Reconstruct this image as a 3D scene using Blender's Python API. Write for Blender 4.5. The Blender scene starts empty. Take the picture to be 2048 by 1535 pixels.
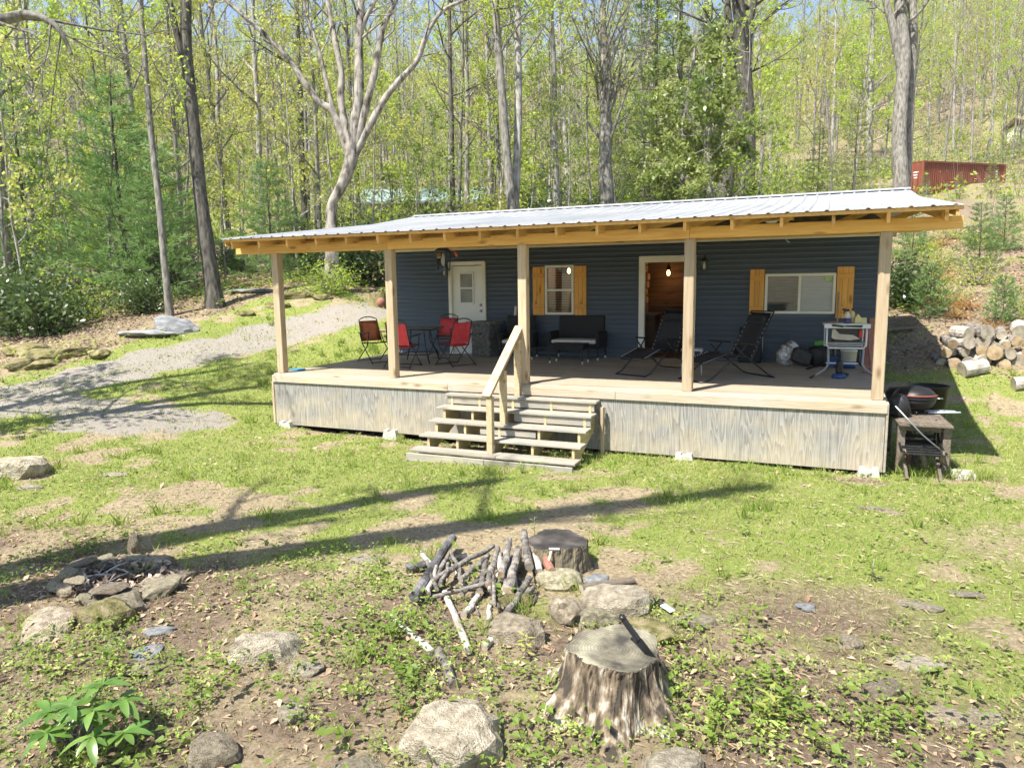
import bpy, bmesh, math, random
import numpy as np
from mathutils import Vector, Matrix, Euler
R = math.radians
scene = bpy.context.scene
COL = scene.collection

# ------------------------------------------------------------------ camera
cam_data = bpy.data.cameras.new('camera')
cam = bpy.data.objects.new('camera', cam_data); COL.objects.link(cam)
CAM = Vector((9.1118, -10.4489, 1.5817))
YAW, PITCH, ROLL = 0.4091, 0.139, -0.0138
_f = Vector((-math.sin(YAW)*math.cos(PITCH), math.cos(YAW)*math.cos(PITCH), -math.sin(PITCH)))
_r0 = Vector((math.cos(YAW), math.sin(YAW), 0)); _u0 = _r0.cross(_f)
_r = math.cos(ROLL)*_r0 + math.sin(ROLL)*_u0
_u = -math.sin(ROLL)*_r0 + math.cos(ROLL)*_u0
cam.matrix_world = Matrix(((_r.x, _u.x, -_f.x, CAM.x), (_r.y, _u.y, -_f.y, CAM.y), (_r.z, _u.z, -_f.z, CAM.z), (0, 0, 0, 1)))
cam_data.sensor_width = 36.0
cam_data.lens = 36.0*1452.2/2048
cam_data.clip_start = 0.05; cam_data.clip_end = 3000
scene.camera = cam

# ------------------------------------------------------------------ sky, sun, exposure
SUN_EL = R(57.2); SHX, SHY = 0.43, 0.903          # shadows run this way on the ground
world = bpy.data.worlds.new('World'); scene.world = world; world.use_nodes = True
nt = world.node_tree; nt.nodes.clear()
wo = nt.nodes.new('ShaderNodeOutputWorld'); bg = nt.nodes.new('ShaderNodeBackground')
sky = nt.nodes.new('ShaderNodeTexSky'); sky.sky_type = 'NISHITA'; sky.sun_disc = False
sky.sun_elevation = SUN_EL; sky.sun_rotation = math.atan2(-SHX, -SHY)
sky.air_density = 1.0; sky.dust_density = 0.6; sky.ozone_density = 1.0
bg.inputs['Strength'].default_value = 0.10
nt.links.new(sky.outputs[0], bg.inputs['Color']); nt.links.new(bg.outputs[0], wo.inputs[0])
sl = bpy.data.lights.new('sun', 'SUN'); sl.energy = 5.0; sl.angle = R(0.53); sl.color = (1.0, 0.95, 0.86)
sun = bpy.data.objects.new('sun', sl); COL.objects.link(sun)
sun.rotation_euler = Vector((SHX*math.cos(SUN_EL), SHY*math.cos(SUN_EL), -math.sin(SUN_EL))).to_track_quat('-Z', 'Y').to_euler()
sun.location = (-20, -25, 40)
vs = scene.view_settings
vs.view_transform = 'Standard'; vs.look = 'None'; vs.gamma = 1.0; vs.use_curve_mapping = False
vs.exposure = 1.16
scene.render.engine = 'CYCLES'
cy = scene.cycles
cy.use_denoising = True
cy.use_adaptive_sampling = True; cy.adaptive_threshold = 0.03
cy.max_bounces = 6; cy.diffuse_bounces = 3; cy.glossy_bounces = 3; cy.transmission_bounces = 5; cy.transparent_max_bounces = 8
cy.sample_clamp_indirect = 6.0; cy.caustics_reflective = False; cy.caustics_refractive = False

# ------------------------------------------------------------------ noise and terrain (plain numpy)
def _hash(ix, iy, s):
    n = (ix.astype(np.int64)*374761393 + iy.astype(np.int64)*668265263 + s*974634777) & 0x7fffffff
    n = ((n ^ (n >> 13))*1274126177) & 0x7fffffff
    return ((n ^ (n >> 16)) & 0xffff)/65535.0
def vnoise(x, y, s=0):
    x = np.asarray(x, float); y = np.asarray(y, float)
    ix = np.floor(x); iy = np.floor(y); fx = x-ix; fy = y-iy
    fx = fx*fx*(3-2*fx); fy = fy*fy*(3-2*fy)
    a = _hash(ix, iy, s); b = _hash(ix+1, iy, s); c = _hash(ix, iy+1, s); d = _hash(ix+1, iy+1, s)
    return (a*(1-fx)+b*fx)*(1-fy)+(c*(1-fx)+d*fx)*fy
def fbm(x, y, s=0, o=4):
    t = 0; a = .5; n = 0
    for k in range(o):
        t = t+a*vnoise(x*2**k, y*2**k, s+k*17); n += a; a *= .55
    return t/n
ANCH = np.array([
 (-.2,-.3,-.95),(4.9,-1.5,-.95),(9.9,-.3,-.96),(5,-5,-.97),(10,-5,-.98),(0,-5,-.97),(11.5,0,-.95),(11.5,3,-.9),
 (5.2,-8.3,-1.12),(7.7,-7.4,-1.1),(10.1,-6.3,-1.05),(9,-10.4,-1.5),(5,-11,-1.6),(13,-9,-1.5),(14,-4,-1.05),(16,0,-.95),
 (-4.93,-1.99,-.66),(-4.96,1.35,-.13),(-4.1,.6,-.27),(-4.12,4.54,.3),(-3.18,8.3,.77),(-7.14,5.53,1.0),(-8.62,.32,-.06),(-7,1.04,.06),
 (-6.06,3.18,.5),(-13.6,3.7,.6),(-15.7,8.4,1.6),(-5.3,8.65,1.4),(-3,7.4,1.0),(-1.6,2.5,-.42),(-1.3,5,.1),
 (-.2,4.2,-.5),(5,5,-.7),(5,9,0),(9.9,5,-.75),(0,9,.5),
 (10.96,6.04,-.27),(12.58,6.19,-.2),(12.24,4.3,-.75),(11.34,10.2,.76),(13.35,9.97,.77),(13.08,19.97,2.2),(17.3,43.2,5.6),
 (15.2,61.6,9.2),(25.6,80.7,11.2),(12.6,35.9,4.9),(30,100,17),(45,110,20),(-1.3,14,1.4),(.6,19.4,2.5),(5.8,21,2.4),(-10,20,2.9),(-25,20,3.6),
 (0,45,7),(-30,45,8),(-60,30,9),(-60,0,5),(-40,0,3),(-25,-5,.3),(-18,-12,-1.2),(30,0,-.5),(40,20,3),(60,60,12),
 (0,80,14),(-60,80,18),(-100,40,20),(80,100,22),(50,-20,-2),(0,-30,-3.5),(60,0,.5),(-40,-30,-1),(20,-25,-3.5),
 (-40,140,34),(-110,110,38),(30,150,36),(110,150,46),(-130,250,60),(-220,180,64),(-20,290,68),(70,300,104),(200,260,112),
 (-200,330,70),(0,420,76),(130,430,130),(-320,220,95),(320,330,130),(-60,520,78),(200,560,140),(-420,420,110),
 (150,0,8),(150,-150,0),(-150,-150,0),(-200,0,30),(300,100,60),(400,-200,0),(-400,-200,20),(0,-400,0),(-400,80,80)], float)
def _tps(d2): return np.where(d2 > 1e-9, d2*np.log(np.maximum(d2, 1e-9))*.5, 0)
_n = len(ANCH)
_K = np.zeros((_n+3, _n+3)); _d = ((ANCH[:, None, :2]-ANCH[None, :, :2])**2).sum(-1)
_K[:_n, :_n] = _tps(_d)+np.eye(_n)*.35
_K[:_n, _n:] = np.c_[np.ones(_n), ANCH[:, :2]]; _K[_n:, :_n] = _K[:_n, _n:].T
_W = np.linalg.solve(_K, np.r_[ANCH[:, 2], 0, 0, 0])
def ground(x, y):
    x = np.asarray(x, float); y = np.asarray(y, float); sh = x.shape
    x = x.ravel(); y = y.ravel()
    out = _W[_n]+_W[_n+1]*x+_W[_n+2]*y
    for k in range(_n):
        out = out+_W[k]*_tps((x-ANCH[k, 0])**2+(y-ANCH[k, 1])**2)
    far = np.clip((np.hypot(x-5, y)-14)/30, 0, 1)
    out = out+(fbm(x*.9, y*.9, 3)-.5)*.10+(fbm(x*4, y*4, 9, 3)-.5)*.03+far*(fbm(x*.07, y*.07, 5)-.5)*3.0
    return out.reshape(sh)
def gz(x, y): return float(ground(np.array([x]), np.array([y]))[0])

# ------------------------------------------------------------------ helpers
def setp(o, label=None, cat=None, group=None, kind=None):
    if label: o['label'] = label
    if cat: o['category'] = cat
    if group: o['group'] = group
    if kind: o['kind'] = kind
    return o
def empty(name, loc=(0, 0, 0), rz=0, label=None, cat=None, group=None):
    o = bpy.data.objects.new(name, None); COL.objects.link(o)
    o.location = loc; o.rotation_euler = (0, 0, rz); o.empty_display_size = .1
    return setp(o, label, cat, group)
def link(name, me, parent=None, loc=None, rot=None, scale=None):
    o = bpy.data.objects.new(name, me); COL.objects.link(o)
    if parent: o.parent = parent
    if loc is not None: o.location = loc
    if rot is not None: o.rotation_euler = rot
    if scale is not None: o.scale = scale if hasattr(scale, '__len__') else (scale,)*3
    return o
def copy_tree(o, parent=None):
    c = o.copy(); COL.objects.link(c)
    if parent: c.parent = parent
    for ch in o.children: copy_tree(ch, c)
    return c
class MB:
    """collects shapes; build() links them as one mesh object"""
    def __init__(s): s.v = []; s.f = []; s.mi = []; s.sm = []
    def add(s, verts, faces, mi=0, smooth=False, mtx=None):
        b = len(s.v)
        if mtx is not None: verts = [mtx @ Vector(p) for p in verts]
        s.v.extend([tuple(p) for p in verts])
        for q in faces:
            s.f.append([b+i for i in q]); s.mi.append(mi); s.sm.append(smooth)
        return s
    def box(s, c, d, rot=None, mi=0, bev=0.0):
        x, y, z = d[0]/2, d[1]/2, d[2]/2
        m = Matrix.Translation(c)
        if rot is not None: m = m @ (rot.to_matrix().to_4x4() if isinstance(rot, Euler) else rot)
        if bev <= 0:
            v = [(-x, -y, -z), (x, -y, -z), (x, y, -z), (-x, y, -z), (-x, -y, z), (x, -y, z), (x, y, z), (-x, y, z)]
            f = [(0, 3, 2, 1), (4, 5, 6, 7), (0, 1, 5, 4), (1, 2, 6, 5), (2, 3, 7, 6), (3, 0, 4, 7)]
        else:
            b = min(bev, x*.9, y*.9, z*.9); v = []; f = []
            idx = {}
            for sx in (-1, 1):
                for sy in (-1, 1):
                    for sz in (-1, 1):
                        for ax in range(3):
                            p = [sx*(x-b), sy*(y-b), sz*(z-b)]; p[ax] = (sx*x, sy*y, sz*z)[ax]
                            idx[(sx, sy, sz, ax)] = len(v); v.append(tuple(p))
            def q(*k):
                ids = [idx[i] for i in k]; P = [Vector(v[i]) for i in ids]
                n = (P[1]-P[0]).cross(P[2]-P[0]); cc = sum(P, Vector())/len(P)
                f.append(ids if n.dot(cc) > 0 else ids[::-1])
            for ax in range(3):
                o1, o2 = [a for a in range(3) if a != ax]
                for sg in (-1, 1):
                    k = []
                    for a, bb in ((-1, -1), (1, -1), (1, 1), (-1, 1)):
                        t = [0, 0, 0]; t[ax] = sg; t[o1] = a; t[o2] = bb; k.append((*t, ax))
                    q(*k)
                for a in (-1, 1):
                    for bb in (-1, 1):
                        t0 = [0, 0, 0]; t0[o1] = a; t0[o2] = bb; t0[ax] = -1; t1 = list(t0); t1[ax] = 1
                        q((*t0, o1), (*t1, o1), (*t1, o2), (*t0, o2))
            for sx in (-1, 1):
                for sy in (-1, 1):
                    for sz in (-1, 1): q((sx, sy, sz, 0), (sx, sy, sz, 1), (sx, sy, sz, 2))
        return s.add(v, f, mi, False, m)
    def bar(s, a, b, w, h=None, mi=0, up=(0, 0, 1), bev=0):
        a = Vector(a); b = Vector(b); h = h or w; d = b-a; L = d.length; d = d/L
        u = Vector(up)
        if abs(d.dot(u)) > .98: u = Vector((0, 1, 0))
        sx = d.cross(u).normalized(); uu = sx.cross(d).normalized()
        m = Matrix(((d.x, sx.x, uu.x, 0), (d.y, sx.y, uu.y, 0), (d.z, sx.z, uu.z, 0), (0, 0, 0, 1)))
        return s.box((a+b)/2, (L, w, h), m, mi, bev)
    def tube(s, pts, r, n=8, mi=0, cap=True, closed=False, smooth=True, capmi=None):
        P = [Vector(p) for p in pts]; N = len(P)
        rr = r if hasattr(r, '__len__') else [r]*N
        T = []
        for i in range(N):
            a = P[i-1] if (i > 0 or closed) else P[i]; b = P[(i+1) % N] if (i < N-1 or closed) else P[i]
            T.append((b-a).normalized() if (b-a).length > 1e-9 else Vector((0, 0, 1)))
        up = Vector((0, 0, 1)) if abs(T[0].z) < .9 else Vector((1, 0, 0))
        v = []; f = []
        x = T[0].cross(up).normalized()
        for i in range(N):
            x = (x-T[i]*x.dot(T[i]))
            x = x.normalized() if x.length > 1e-6 else T[i].orthogonal().normalized()
            y = T[i].cross(x)
            for k in range(n):
                a = 2*math.pi*k/n; v.append(P[i]+(x*math.cos(a)+y*math.sin(a))*rr[i])
        for i in range(N if closed else N-1):
            for k in range(n):
                j = (i+1) % N; k2 = (k+1) % n
                f.append((i*n+k, i*n+k2, j*n+k2, j*n+k))
        s.add(v, f, mi, smooth)
        if cap and not closed:
            b = len(s.v)-len(v)
            for ids in (range(n-1, -1, -1), range((N-1)*n, N*n)):
                s.f.append([b+i for i in ids]); s.mi.append(mi if capmi is None else capmi); s.sm.append(False)
        return s
    def lathe(s, prof, c=(0, 0, 0), n=16, mi=0, smooth=True, mtx=None):
        v = []; f = []; m = len(prof)
        for (r, z) in prof:
            for k in range(n):
                a = 2*math.pi*k/n; v.append((c[0]+r*math.cos(a), c[1]+r*math.sin(a), c[2]+z))
        for i in range(m-1):
            for k in range(n):
                f.append((i*n+k, i*n+(k+1) % n, (i+1)*n+(k+1) % n, (i+1)*n+k))
        f.append(list(range(n-1, -1, -1))); f.append(list(range((m-1)*n, m*n)))
        return s.add(v, f, mi, smooth, mtx)
    def prism(s, poly, axis, a, b, mi=0):
        """polygon in the two other axes extruded along axis from a to b"""
        n = len(poly); v = []
        for t in (a, b):
            for (p, q) in poly:
                v.append({'x': (t, p, q), 'y': (p, t, q), 'z': (p, q, t)}[axis])
        ar = sum(poly[i][0]*poly[(i+1) % n][1]-poly[(i+1) % n][0]*poly[i][1] for i in range(n))
        if axis == 'y': ar = -ar
        f = [list(range(n-1, -1, -1)), list(range(n, 2*n))]+[(i, (i+1) % n, n+(i+1) % n, n+i) for i in range(n)]
        if ar < 0: f = [list(q)[::-1] for q in f]
        return s.add(v, f, mi)
    def mesh(s, name, mats):
        me = bpy.data.meshes.new(name); me.from_pydata(s.v, [], s.f)
        for m in (mats if isinstance(mats, (list, tuple)) else [mats]): me.materials.append(m)
        me.polygons.foreach_set('material_index', s.mi); me.polygons.foreach_set('use_smooth', s.sm)
        me.update(); return me
    def build(s, name, mats, parent=None, loc=None, rot=None, scale=None):
        return link(name, s.mesh(name, mats), parent, loc, rot, scale)
def np_mesh(name, V, F, mats, smooth=False, attr=None):
    """V (n,3) F (m,3 or 4) arrays -> mesh"""
    me = bpy.data.meshes.new(name); k = F.shape[1]
    me.vertices.add(len(V)); me.vertices.foreach_set('co', V.astype(np.float32).ravel())
    me.loops.add(F.size); me.loops.foreach_set('vertex_index', F.astype(np.int32).ravel())
    me.polygons.add(len(F)); me.polygons.foreach_set('loop_start', np.arange(0, F.size, k, dtype=np.int32))
    me.polygons.foreach_set('use_smooth', np.full(len(F), smooth))
    for m in (mats if isinstance(mats, (list, tuple)) else [mats]): me.materials.append(m)
    if attr:
        for an, av in attr.items():
            a = me.color_attributes.new(an, 'FLOAT_COLOR', 'POINT'); a.data.foreach_set('color', av.astype(np.float32).ravel())
    me.update(calc_edges=True); me.validate(); return me

# ------------------------------------------------------------------ materials
MATS = {}
def _new(name):
    m = bpy.data.materials.new(name); m.use_nodes = True; n = m.node_tree.nodes; MATS[name] = m
    return m, n, m.node_tree.links, n['Principled BSDF']
def mat(name, c1, c2=None, rough=.7, scale=6, st=(1, 1, 1), bump=0, bs=40, spec=.4, metal=0, rnd=.0, lo=.35, hi=.65, detail=5, dist=0, c3=None, coord='Object', hrnd=0):
    m, n, l, P = _new(name)
    P.inputs['Roughness'].default_value = rough; P.inputs['Metallic'].default_value = metal
    P.inputs['Specular IOR Level'].default_value = spec
    tc = n.new('ShaderNodeTexCoord'); mp = n.new('ShaderNodeMapping'); mp.inputs['Scale'].default_value = st
    oi = n.new('ShaderNodeObjectInfo')
    cv = n.new('ShaderNodeVectorMath'); cv.operation = 'MULTIPLY_ADD'
    cb = n.new('ShaderNodeCombineXYZ')
    for k in range(3): l.new(oi.outputs['Random'], cb.inputs[k])
    cv.inputs[1].default_value = (17, 31, 23)
    l.new(cb.outputs[0], cv.inputs[0]); l.new(tc.outputs[coord], cv.inputs[2])
    l.new(cv.outputs[0], mp.inputs['Vector'])
    nz = n.new('ShaderNodeTexNoise'); nz.inputs['Scale'].default_value = scale; nz.inputs['Detail'].default_value = detail; nz.inputs['Distortion'].default_value = dist
    l.new(mp.outputs[0], nz.inputs['Vector'])
    rp = n.new('ShaderNodeValToRGB'); e = rp.color_ramp.elements
    e[0].position = lo; e[1].position = hi; e[0].color = (*c1, 1); e[1].color = (*(c2 or c1), 1)
    if c3:
        k = e.new((lo+hi)/2); k.color = (*c3, 1)
    l.new(nz.outputs['Fac'], rp.inputs[0]); col = rp.outputs[0]
    if rnd or hrnd:
        hs = n.new('ShaderNodeHueSaturation'); mr = n.new('ShaderNodeMapRange')
        mr.inputs['To Min'].default_value = 1-rnd; mr.inputs['To Max'].default_value = 1+rnd
        l.new(oi.outputs['Random'], mr.inputs['Value']); l.new(mr.outputs[0], hs.inputs['Value']); l.new(col, hs.inputs['Color'])
        if hrnd:
            m2 = n.new('ShaderNodeMapRange'); mm = n.new('ShaderNodeMath'); mm.operation = 'FRACT'; m3 = n.new('ShaderNodeMath'); m3.operation = 'MULTIPLY'; m3.inputs[1].default_value = 37.3
            l.new(oi.outputs['Random'], m3.inputs[0]); l.new(m3.outputs[0], mm.inputs[0]); l.new(mm.outputs[0], m2.inputs['Value'])
            m2.inputs['To Min'].default_value = .5-hrnd; m2.inputs['To Max'].default_value = .5+hrnd; l.new(m2.outputs[0], hs.inputs['Hue'])
        col = hs.outputs[0]
    l.new(col, P.inputs['Base Color'])
    if bump:
        nb = n.new('ShaderNodeTexNoise'); nb.inputs['Scale'].default_value = bs; nb.inputs['Detail'].default_value = 6
        l.new(mp.outputs[0], nb.inputs['Vector'])
        bp = n.new('ShaderNodeBump'); bp.inputs['Strength'].default_value = bump; bp.inputs['Distance'].default_value = .03
        l.new(nb.outputs['Fac'], bp.inputs['Height']); l.new(bp.outputs[0], P.inputs['Normal'])
    return m
def leafmat(name, c1, c2, tr, trf=.4, rough=.5, scale=.6, rnd=.15, hrnd=.015, spec=.3):
    m = mat(name, c1, c2, rough, scale, rnd=rnd, hrnd=hrnd, spec=spec, coord='Object', detail=3)
    n = m.node_tree.nodes; l = m.node_tree.links; P = n['Principled BSDF']
    t = n.new('ShaderNodeBsdfTranslucent'); mx = n.new('ShaderNodeMixShader'); mx.inputs[0].default_value = trf
    t.inputs['Color'].default_value = (*tr, 1)
    l.new(P.outputs[0], mx.inputs[1]); l.new(t.outputs[0], mx.inputs[2]); l.new(mx.outputs[0], n['Material Output'].inputs[0])
    return m
def emit(name, c, s):
    m, n, l, P = _new(name); P.inputs['Emission Color'].default_value = (*c, 1); P.inputs['Emission Strength'].default_value = s
    P.inputs['Base Color'].default_value = (*c, 1); return m
def glass(name, c=(.9, .95, .95), rough=.02):
    m, n, l, P = _new(name)
    g = n.new('ShaderNodeBsdfGlossy'); g.inputs['Roughness'].default_value = rough
    t = n.new('ShaderNodeBsdfTransparent'); t.inputs['Color'].default_value = (*c, 1)
    fr = n.new('ShaderNodeFresnel'); fr.inputs['IOR'].default_value = 1.5; mx = n.new('ShaderNodeMixShader')
    l.new(fr.outputs[0], mx.inputs[0]); l.new(t.outputs[0], mx.inputs[1]); l.new(g.outputs[0], mx.inputs[2]); l.new(mx.outputs[0], n['Material Output'].inputs[0])
    return m
def woodmat(name, c1, c2, ck, axis='x', rough=.75, knots=True, rnd=.12, gs=1.0, grey=None):
    """lumber: stretched grain plus dark oval knots"""
    sx = {'x': (.55, 9, 9), 'y': (9, .55, 9), 'z': (9, 9, .55)}[axis]
    m = mat(name, c1, c2, rough, 3.2*gs, st=sx, bump=.25, bs=9, rnd=rnd, lo=.3, hi=.7, detail=6, dist=.6)
    n = m.node_tree.nodes; l = m.node_tree.links; P = n['Principled BSDF']
    mp = [k for k in n if k.type == 'MAPPING'][0]
    src = P.inputs['Base Color'].links[0].from_socket
    vec = mp.inputs['Vector'].links[0].from_socket
    if knots:
        mk = n.new('ShaderNodeMapping'); s2 = {'x': (2.2, 6, 6), 'y': (6, 2.2, 6), 'z': (6, 6, 2.2)}[axis]; mk.inputs['Scale'].default_value = s2
        l.new(vec, mk.inputs['Vector'])
        vo = n.new('ShaderNodeTexVoronoi'); vo.inputs['Scale'].default_value = 1.0; l.new(mk.outputs[0], vo.inputs['Vector'])
        mr = n.new('ShaderNodeMapRange'); mr.inputs['From Min'].default_value = .05; mr.inputs['From Max'].default_value = .25; mr.inputs['To Min'].default_value = .85; mr.inputs['To Max'].default_value = 0
        l.new(vo.outputs['Distance'], mr.inputs['Value'])
        mx = n.new('ShaderNodeMixRGB'); mx.inputs[2].default_value = (*ck, 1)
        l.new(mr.outputs[0], mx.inputs[0]); l.new(src, mx.inputs[1]); src = mx.outputs[0]
    if grey:
        ng = n.new('ShaderNodeTexNoise'); ng.inputs['Scale'].default_value = 1.3; ng.inputs['Detail'].default_value = 5; l.new(vec, ng.inputs['Vector'])
        rp = n.new('ShaderNodeValToRGB'); rp.color_ramp.elements[0].position = .4; rp.color_ramp.elements[1].position = .62
        l.new(ng.outputs['Fac'], rp.inputs[0]); mx = n.new('ShaderNodeMixRGB'); mx.inputs[2].default_value = (*grey, 1)
        l.new(rp.outputs[0], mx.inputs[0]); l.new(src, mx.inputs[1]); src = mx.outputs[0]
    l.new(src, P.inputs['Base Color'])
    return m

# lumber and house
M_BEAM = woodmat('beam_pine', (.66, .36, .09), (.80, .49, .16), (.20, .08, .03), 'x')
M_RAFT = woodmat('rafter_pine', (.60, .33, .10), (.76, .47, .17), (.2, .09, .03), 'y', rnd=.2)
M_POST = woodmat('post_pine', (.40, .30, .19), (.54, .43, .30), (.17, .10, .05), 'z', rnd=.16)
M_STAIN = woodmat('shutter_cedar', (.68, .33, .07), (.80, .43, .11), (.18, .06, .02), 'z', rnd=.08)
M_DECK = woodmat('deck_board', (.30, .24, .165), (.40, .33, .235), (.2, .15, .1), 'x', rnd=.14, knots=False, grey=(.37, .315, .245))
M_DECKF = woodmat('deck_edge', (.40, .32, .22), (.53, .44, .32), (.22, .14, .08), 'x', rnd=.12, grey=(.45, .40, .33))
M_TREAD = woodmat('stair_tread', (.29, .255, .20), (.43, .385, .30), (.17, .13, .09), 'x', rnd=.2, grey=(.30, .285, .25))
M_STRING = woodmat('stair_stringer', (.48, .37, .19), (.62, .50, .29), (.25, .15, .07), 'y', rnd=.1)
M_RAIL = woodmat('rail_pine', (.44, .34, .20), (.57, .46, .30), (.28, .17, .08), 'y', rnd=.06)
M_SHADEDWOOD = woodmat('shaded_grey_wood', (.10, .08, .06), (.20, .165, .125), (.1, .07, .05), 'y', rnd=.2)  # darkened so the colour itself carries the porch-roof shade over the shelf
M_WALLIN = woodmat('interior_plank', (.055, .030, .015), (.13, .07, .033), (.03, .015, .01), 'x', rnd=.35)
def plywood():
    m, n, l, P = _new('weathered_plywood'); P.inputs['Roughness'].default_value = .8; P.inputs['Specular IOR Level'].default_value = .25
    tc = n.new('ShaderNodeTexCoord'); oi = n.new('ShaderNodeObjectInfo')
    cb = n.new('ShaderNodeCombineXYZ')
    mu = n.new('ShaderNodeMath'); mu.operation = 'MULTIPLY'; mu.inputs[1].default_value = 40
    l.new(oi.outputs['Random'], mu.inputs[0]); l.new(mu.outputs[0], cb.inputs[0]); l.new(mu.outputs[0], cb.inputs[2])
    ad = n.new('ShaderNodeVectorMath'); l.new(tc.outputs['Object'], ad.inputs[0]); l.new(cb.outputs[0], ad.inputs[1])
    # cathedral grain: bands of a stretched, warped noise
    mp = n.new('ShaderNodeMapping'); mp.inputs['Scale'].default_value = (5.2, 1, .5); l.new(ad.outputs[0], mp.inputs[0])
    nz = n.new('ShaderNodeTexNoise'); nz.inputs['Scale'].default_value = 1.0; nz.inputs['Detail'].default_value = 2; l.new(mp.outputs[0], nz.inputs[0])
    m1 = n.new('ShaderNodeMath'); m1.operation = 'MULTIPLY'; m1.inputs[1].default_value = 17; l.new(nz.outputs[0], m1.inputs[0])
    m2 = n.new('ShaderNodeMath'); m2.operation = 'FRACT'; l.new(m1.outputs[0], m2.inputs[0])
    r1 = n.new('ShaderNodeValToRGB'); e = r1.color_ramp.elements; e[0].position = .0; e[0].color = (0, 0, 0, 1); e[1].position = .85; e[1].color = (1, 1, 1, 1)
    l.new(m2.outputs[0], r1.inputs[0])
    # fine checks
    mq = n.new('ShaderNodeMapping'); mq.inputs['Scale'].default_value = (60, 1, 2.5); l.new(ad.outputs[0], mq.inputs[0])
    nf = n.new('ShaderNodeTexNoise'); nf.inputs['Scale'].default_value = 1; nf.inputs['Detail'].default_value = 5; l.new(mq.outputs[0], nf.inputs[0])
    # where it has gone grey
    ms = n.new('ShaderNodeMapping'); ms.inputs['Scale'].default_value = (1.6, 1, 2.4); l.new(ad.outputs[0], ms.inputs[0])
    ns = n.new('ShaderNodeTexNoise'); ns.inputs['Scale'].default_value = 1; ns.inputs['Detail'].default_value = 7; ns.inputs['Roughness'].default_value = .65; l.new(ms.outputs[0], ns.inputs[0])
    sp = n.new('ShaderNodeSeparateXYZ'); l.new(tc.outputs['Object'], sp.inputs[0])
    mz = n.new('ShaderNodeMapRange'); mz.inputs['From Min'].default_value = -.9; mz.inputs['From Max'].default_value = -.15; mz.inputs['To Min'].default_value = -.10; mz.inputs['To Max'].default_value = .16
    l.new(sp.outputs['Z'], mz.inputs['Value'])
    aa = n.new('ShaderNodeMath'); l.new(ns.outputs[0], aa.inputs[0]); l.new(mz.outputs[0], aa.inputs[1])
    rs = n.new('ShaderNodeValToRGB'); rs.color_ramp.elements[0].position = .36; rs.color_ramp.elements[1].position = .62; l.new(aa.outputs[0], rs.inputs[0])
    def mix(f, a, b, t='MIX'):
        x = n.new('ShaderNodeMixRGB'); x.blend_type = t
        if hasattr(f, 'links'): l.new(f, x.inputs[0])
        else: x.inputs[0].default_value = f
        for k, s in ((1, a), (2, b)):
            if hasattr(s, 'links'): l.new(s, x.inputs[k])
            else: x.inputs[k].default_value = (*s, 1)
        return x.outputs[0]
    tan = mix(r1.outputs[0], (.345, .295, .22), (.43, .38, .295))
    gry = mix(r1.outputs[0], (.20, .19, .175), (.34, .33, .305))
    c = mix(rs.outputs[0], tan, gry)
    rf = n.new('ShaderNodeValToRGB'); rf.color_ramp.elements[0].position = .36; rf.color_ramp.elements[1].position = .52
    rf.color_ramp.elements[0].color = (.5, .48, .46, 1); l.new(nf.outputs[0], rf.inputs[0])
    c = mix(.42, c, rf.outputs[0], 'MULTIPLY')
    l.new(c, P.inputs['Base Color'])
    b = n.new('ShaderNodeBump'); b.inputs['Strength'].default_value = .3; b.inputs['Distance'].default_value = .01; l.new(nf.outputs[0], b.inputs['Height']); l.new(b.outputs[0], P.inputs['Normal'])
    return m
M_PLY = plywood()
M_SIDING = mat('navy_vinyl', (.062, .084, .115), (.075, .099, .132), .42, 2, rnd=.05, bump=.05, bs=60, st=(.3, 1, 8), spec=.45)
M_TRIM = mat('cream_trim', (.72, .70, .60), (.80, .78, .70), .45, 3)
M_WHITE = mat('white_paint', (.74, .74, .70), (.80, .80, .77), .4, 2, rnd=.02)
M_ROOF = mat('galvanised_roof', (.40, .415, .44), (.55, .55, .56), .38, 1.6, st=(.8, .25, 1), metal=.25, rnd=.05, lo=.3, hi=.6, spec=.5)
M_CONC = mat('concrete', (.42, .41, .37), (.56, .54, .49), .9, 9, bump=.3)
M_BLACKM = mat('black_metal', (.012, .012, .014), (.02, .02, .022), .4, 5, spec=.5)
M_BLACKF = mat('black_mesh_fabric', (.013, .014, .018), (.022, .023, .028), .75, 30, bump=.2, bs=300, rnd=.1)
M_RATTAN = mat('black_rattan', (.010, .010, .012), (.028, .028, .030), .55, 90, st=(1, 1, 3), bump=.6, bs=120)
M_RED = mat('red_sling', (.58, .04, .055), (.68, .065, .075), .7, 10, bump=.15, bs=250)
M_RUST = mat('faded_red_sling', (.60, .16, .07), (.70, .25, .11), .75, 9, bump=.15, bs=250)
M_CUSH = mat('white_cushion', (.66, .64, .60), (.74, .72, .68), .85, 8, bump=.1)
M_GLASS = glass('window_glass', (.93, .96, .96))
M_CLEAR = glass('clear_glass', (.92, .95, .95))
M_SCREEN = mat('screen_grey', (.19, .20, .18), (.28, .29, .265), .35, 4)
M_STEEL = mat('steel', (.35, .35, .36), (.5, .5, .5), .35, 6, metal=.9)
M_GREYP = mat('grey_plastic', (.30, .31, .32), (.36, .37, .38), .45, 4)
M_LGREY = mat('pale_metal', (.62, .65, .67), (.70, .72, .74), .4, 4)
M_BULB = emit('lit_bulb', (1.0, .48, .12), 26)
M_FROST = mat('white_bulb', (.7, .7, .66), (.75, .74, .7), .3, 4)
M_NAVYL = mat('navy_lantern', (.03, .045, .075), (.04, .055, .09), .35, 4)
M_STONEC = mat('grey_cast_stone', (.10, .10, .095), (.24, .235, .22), .9, 16, bump=.5, bs=60)
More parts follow.
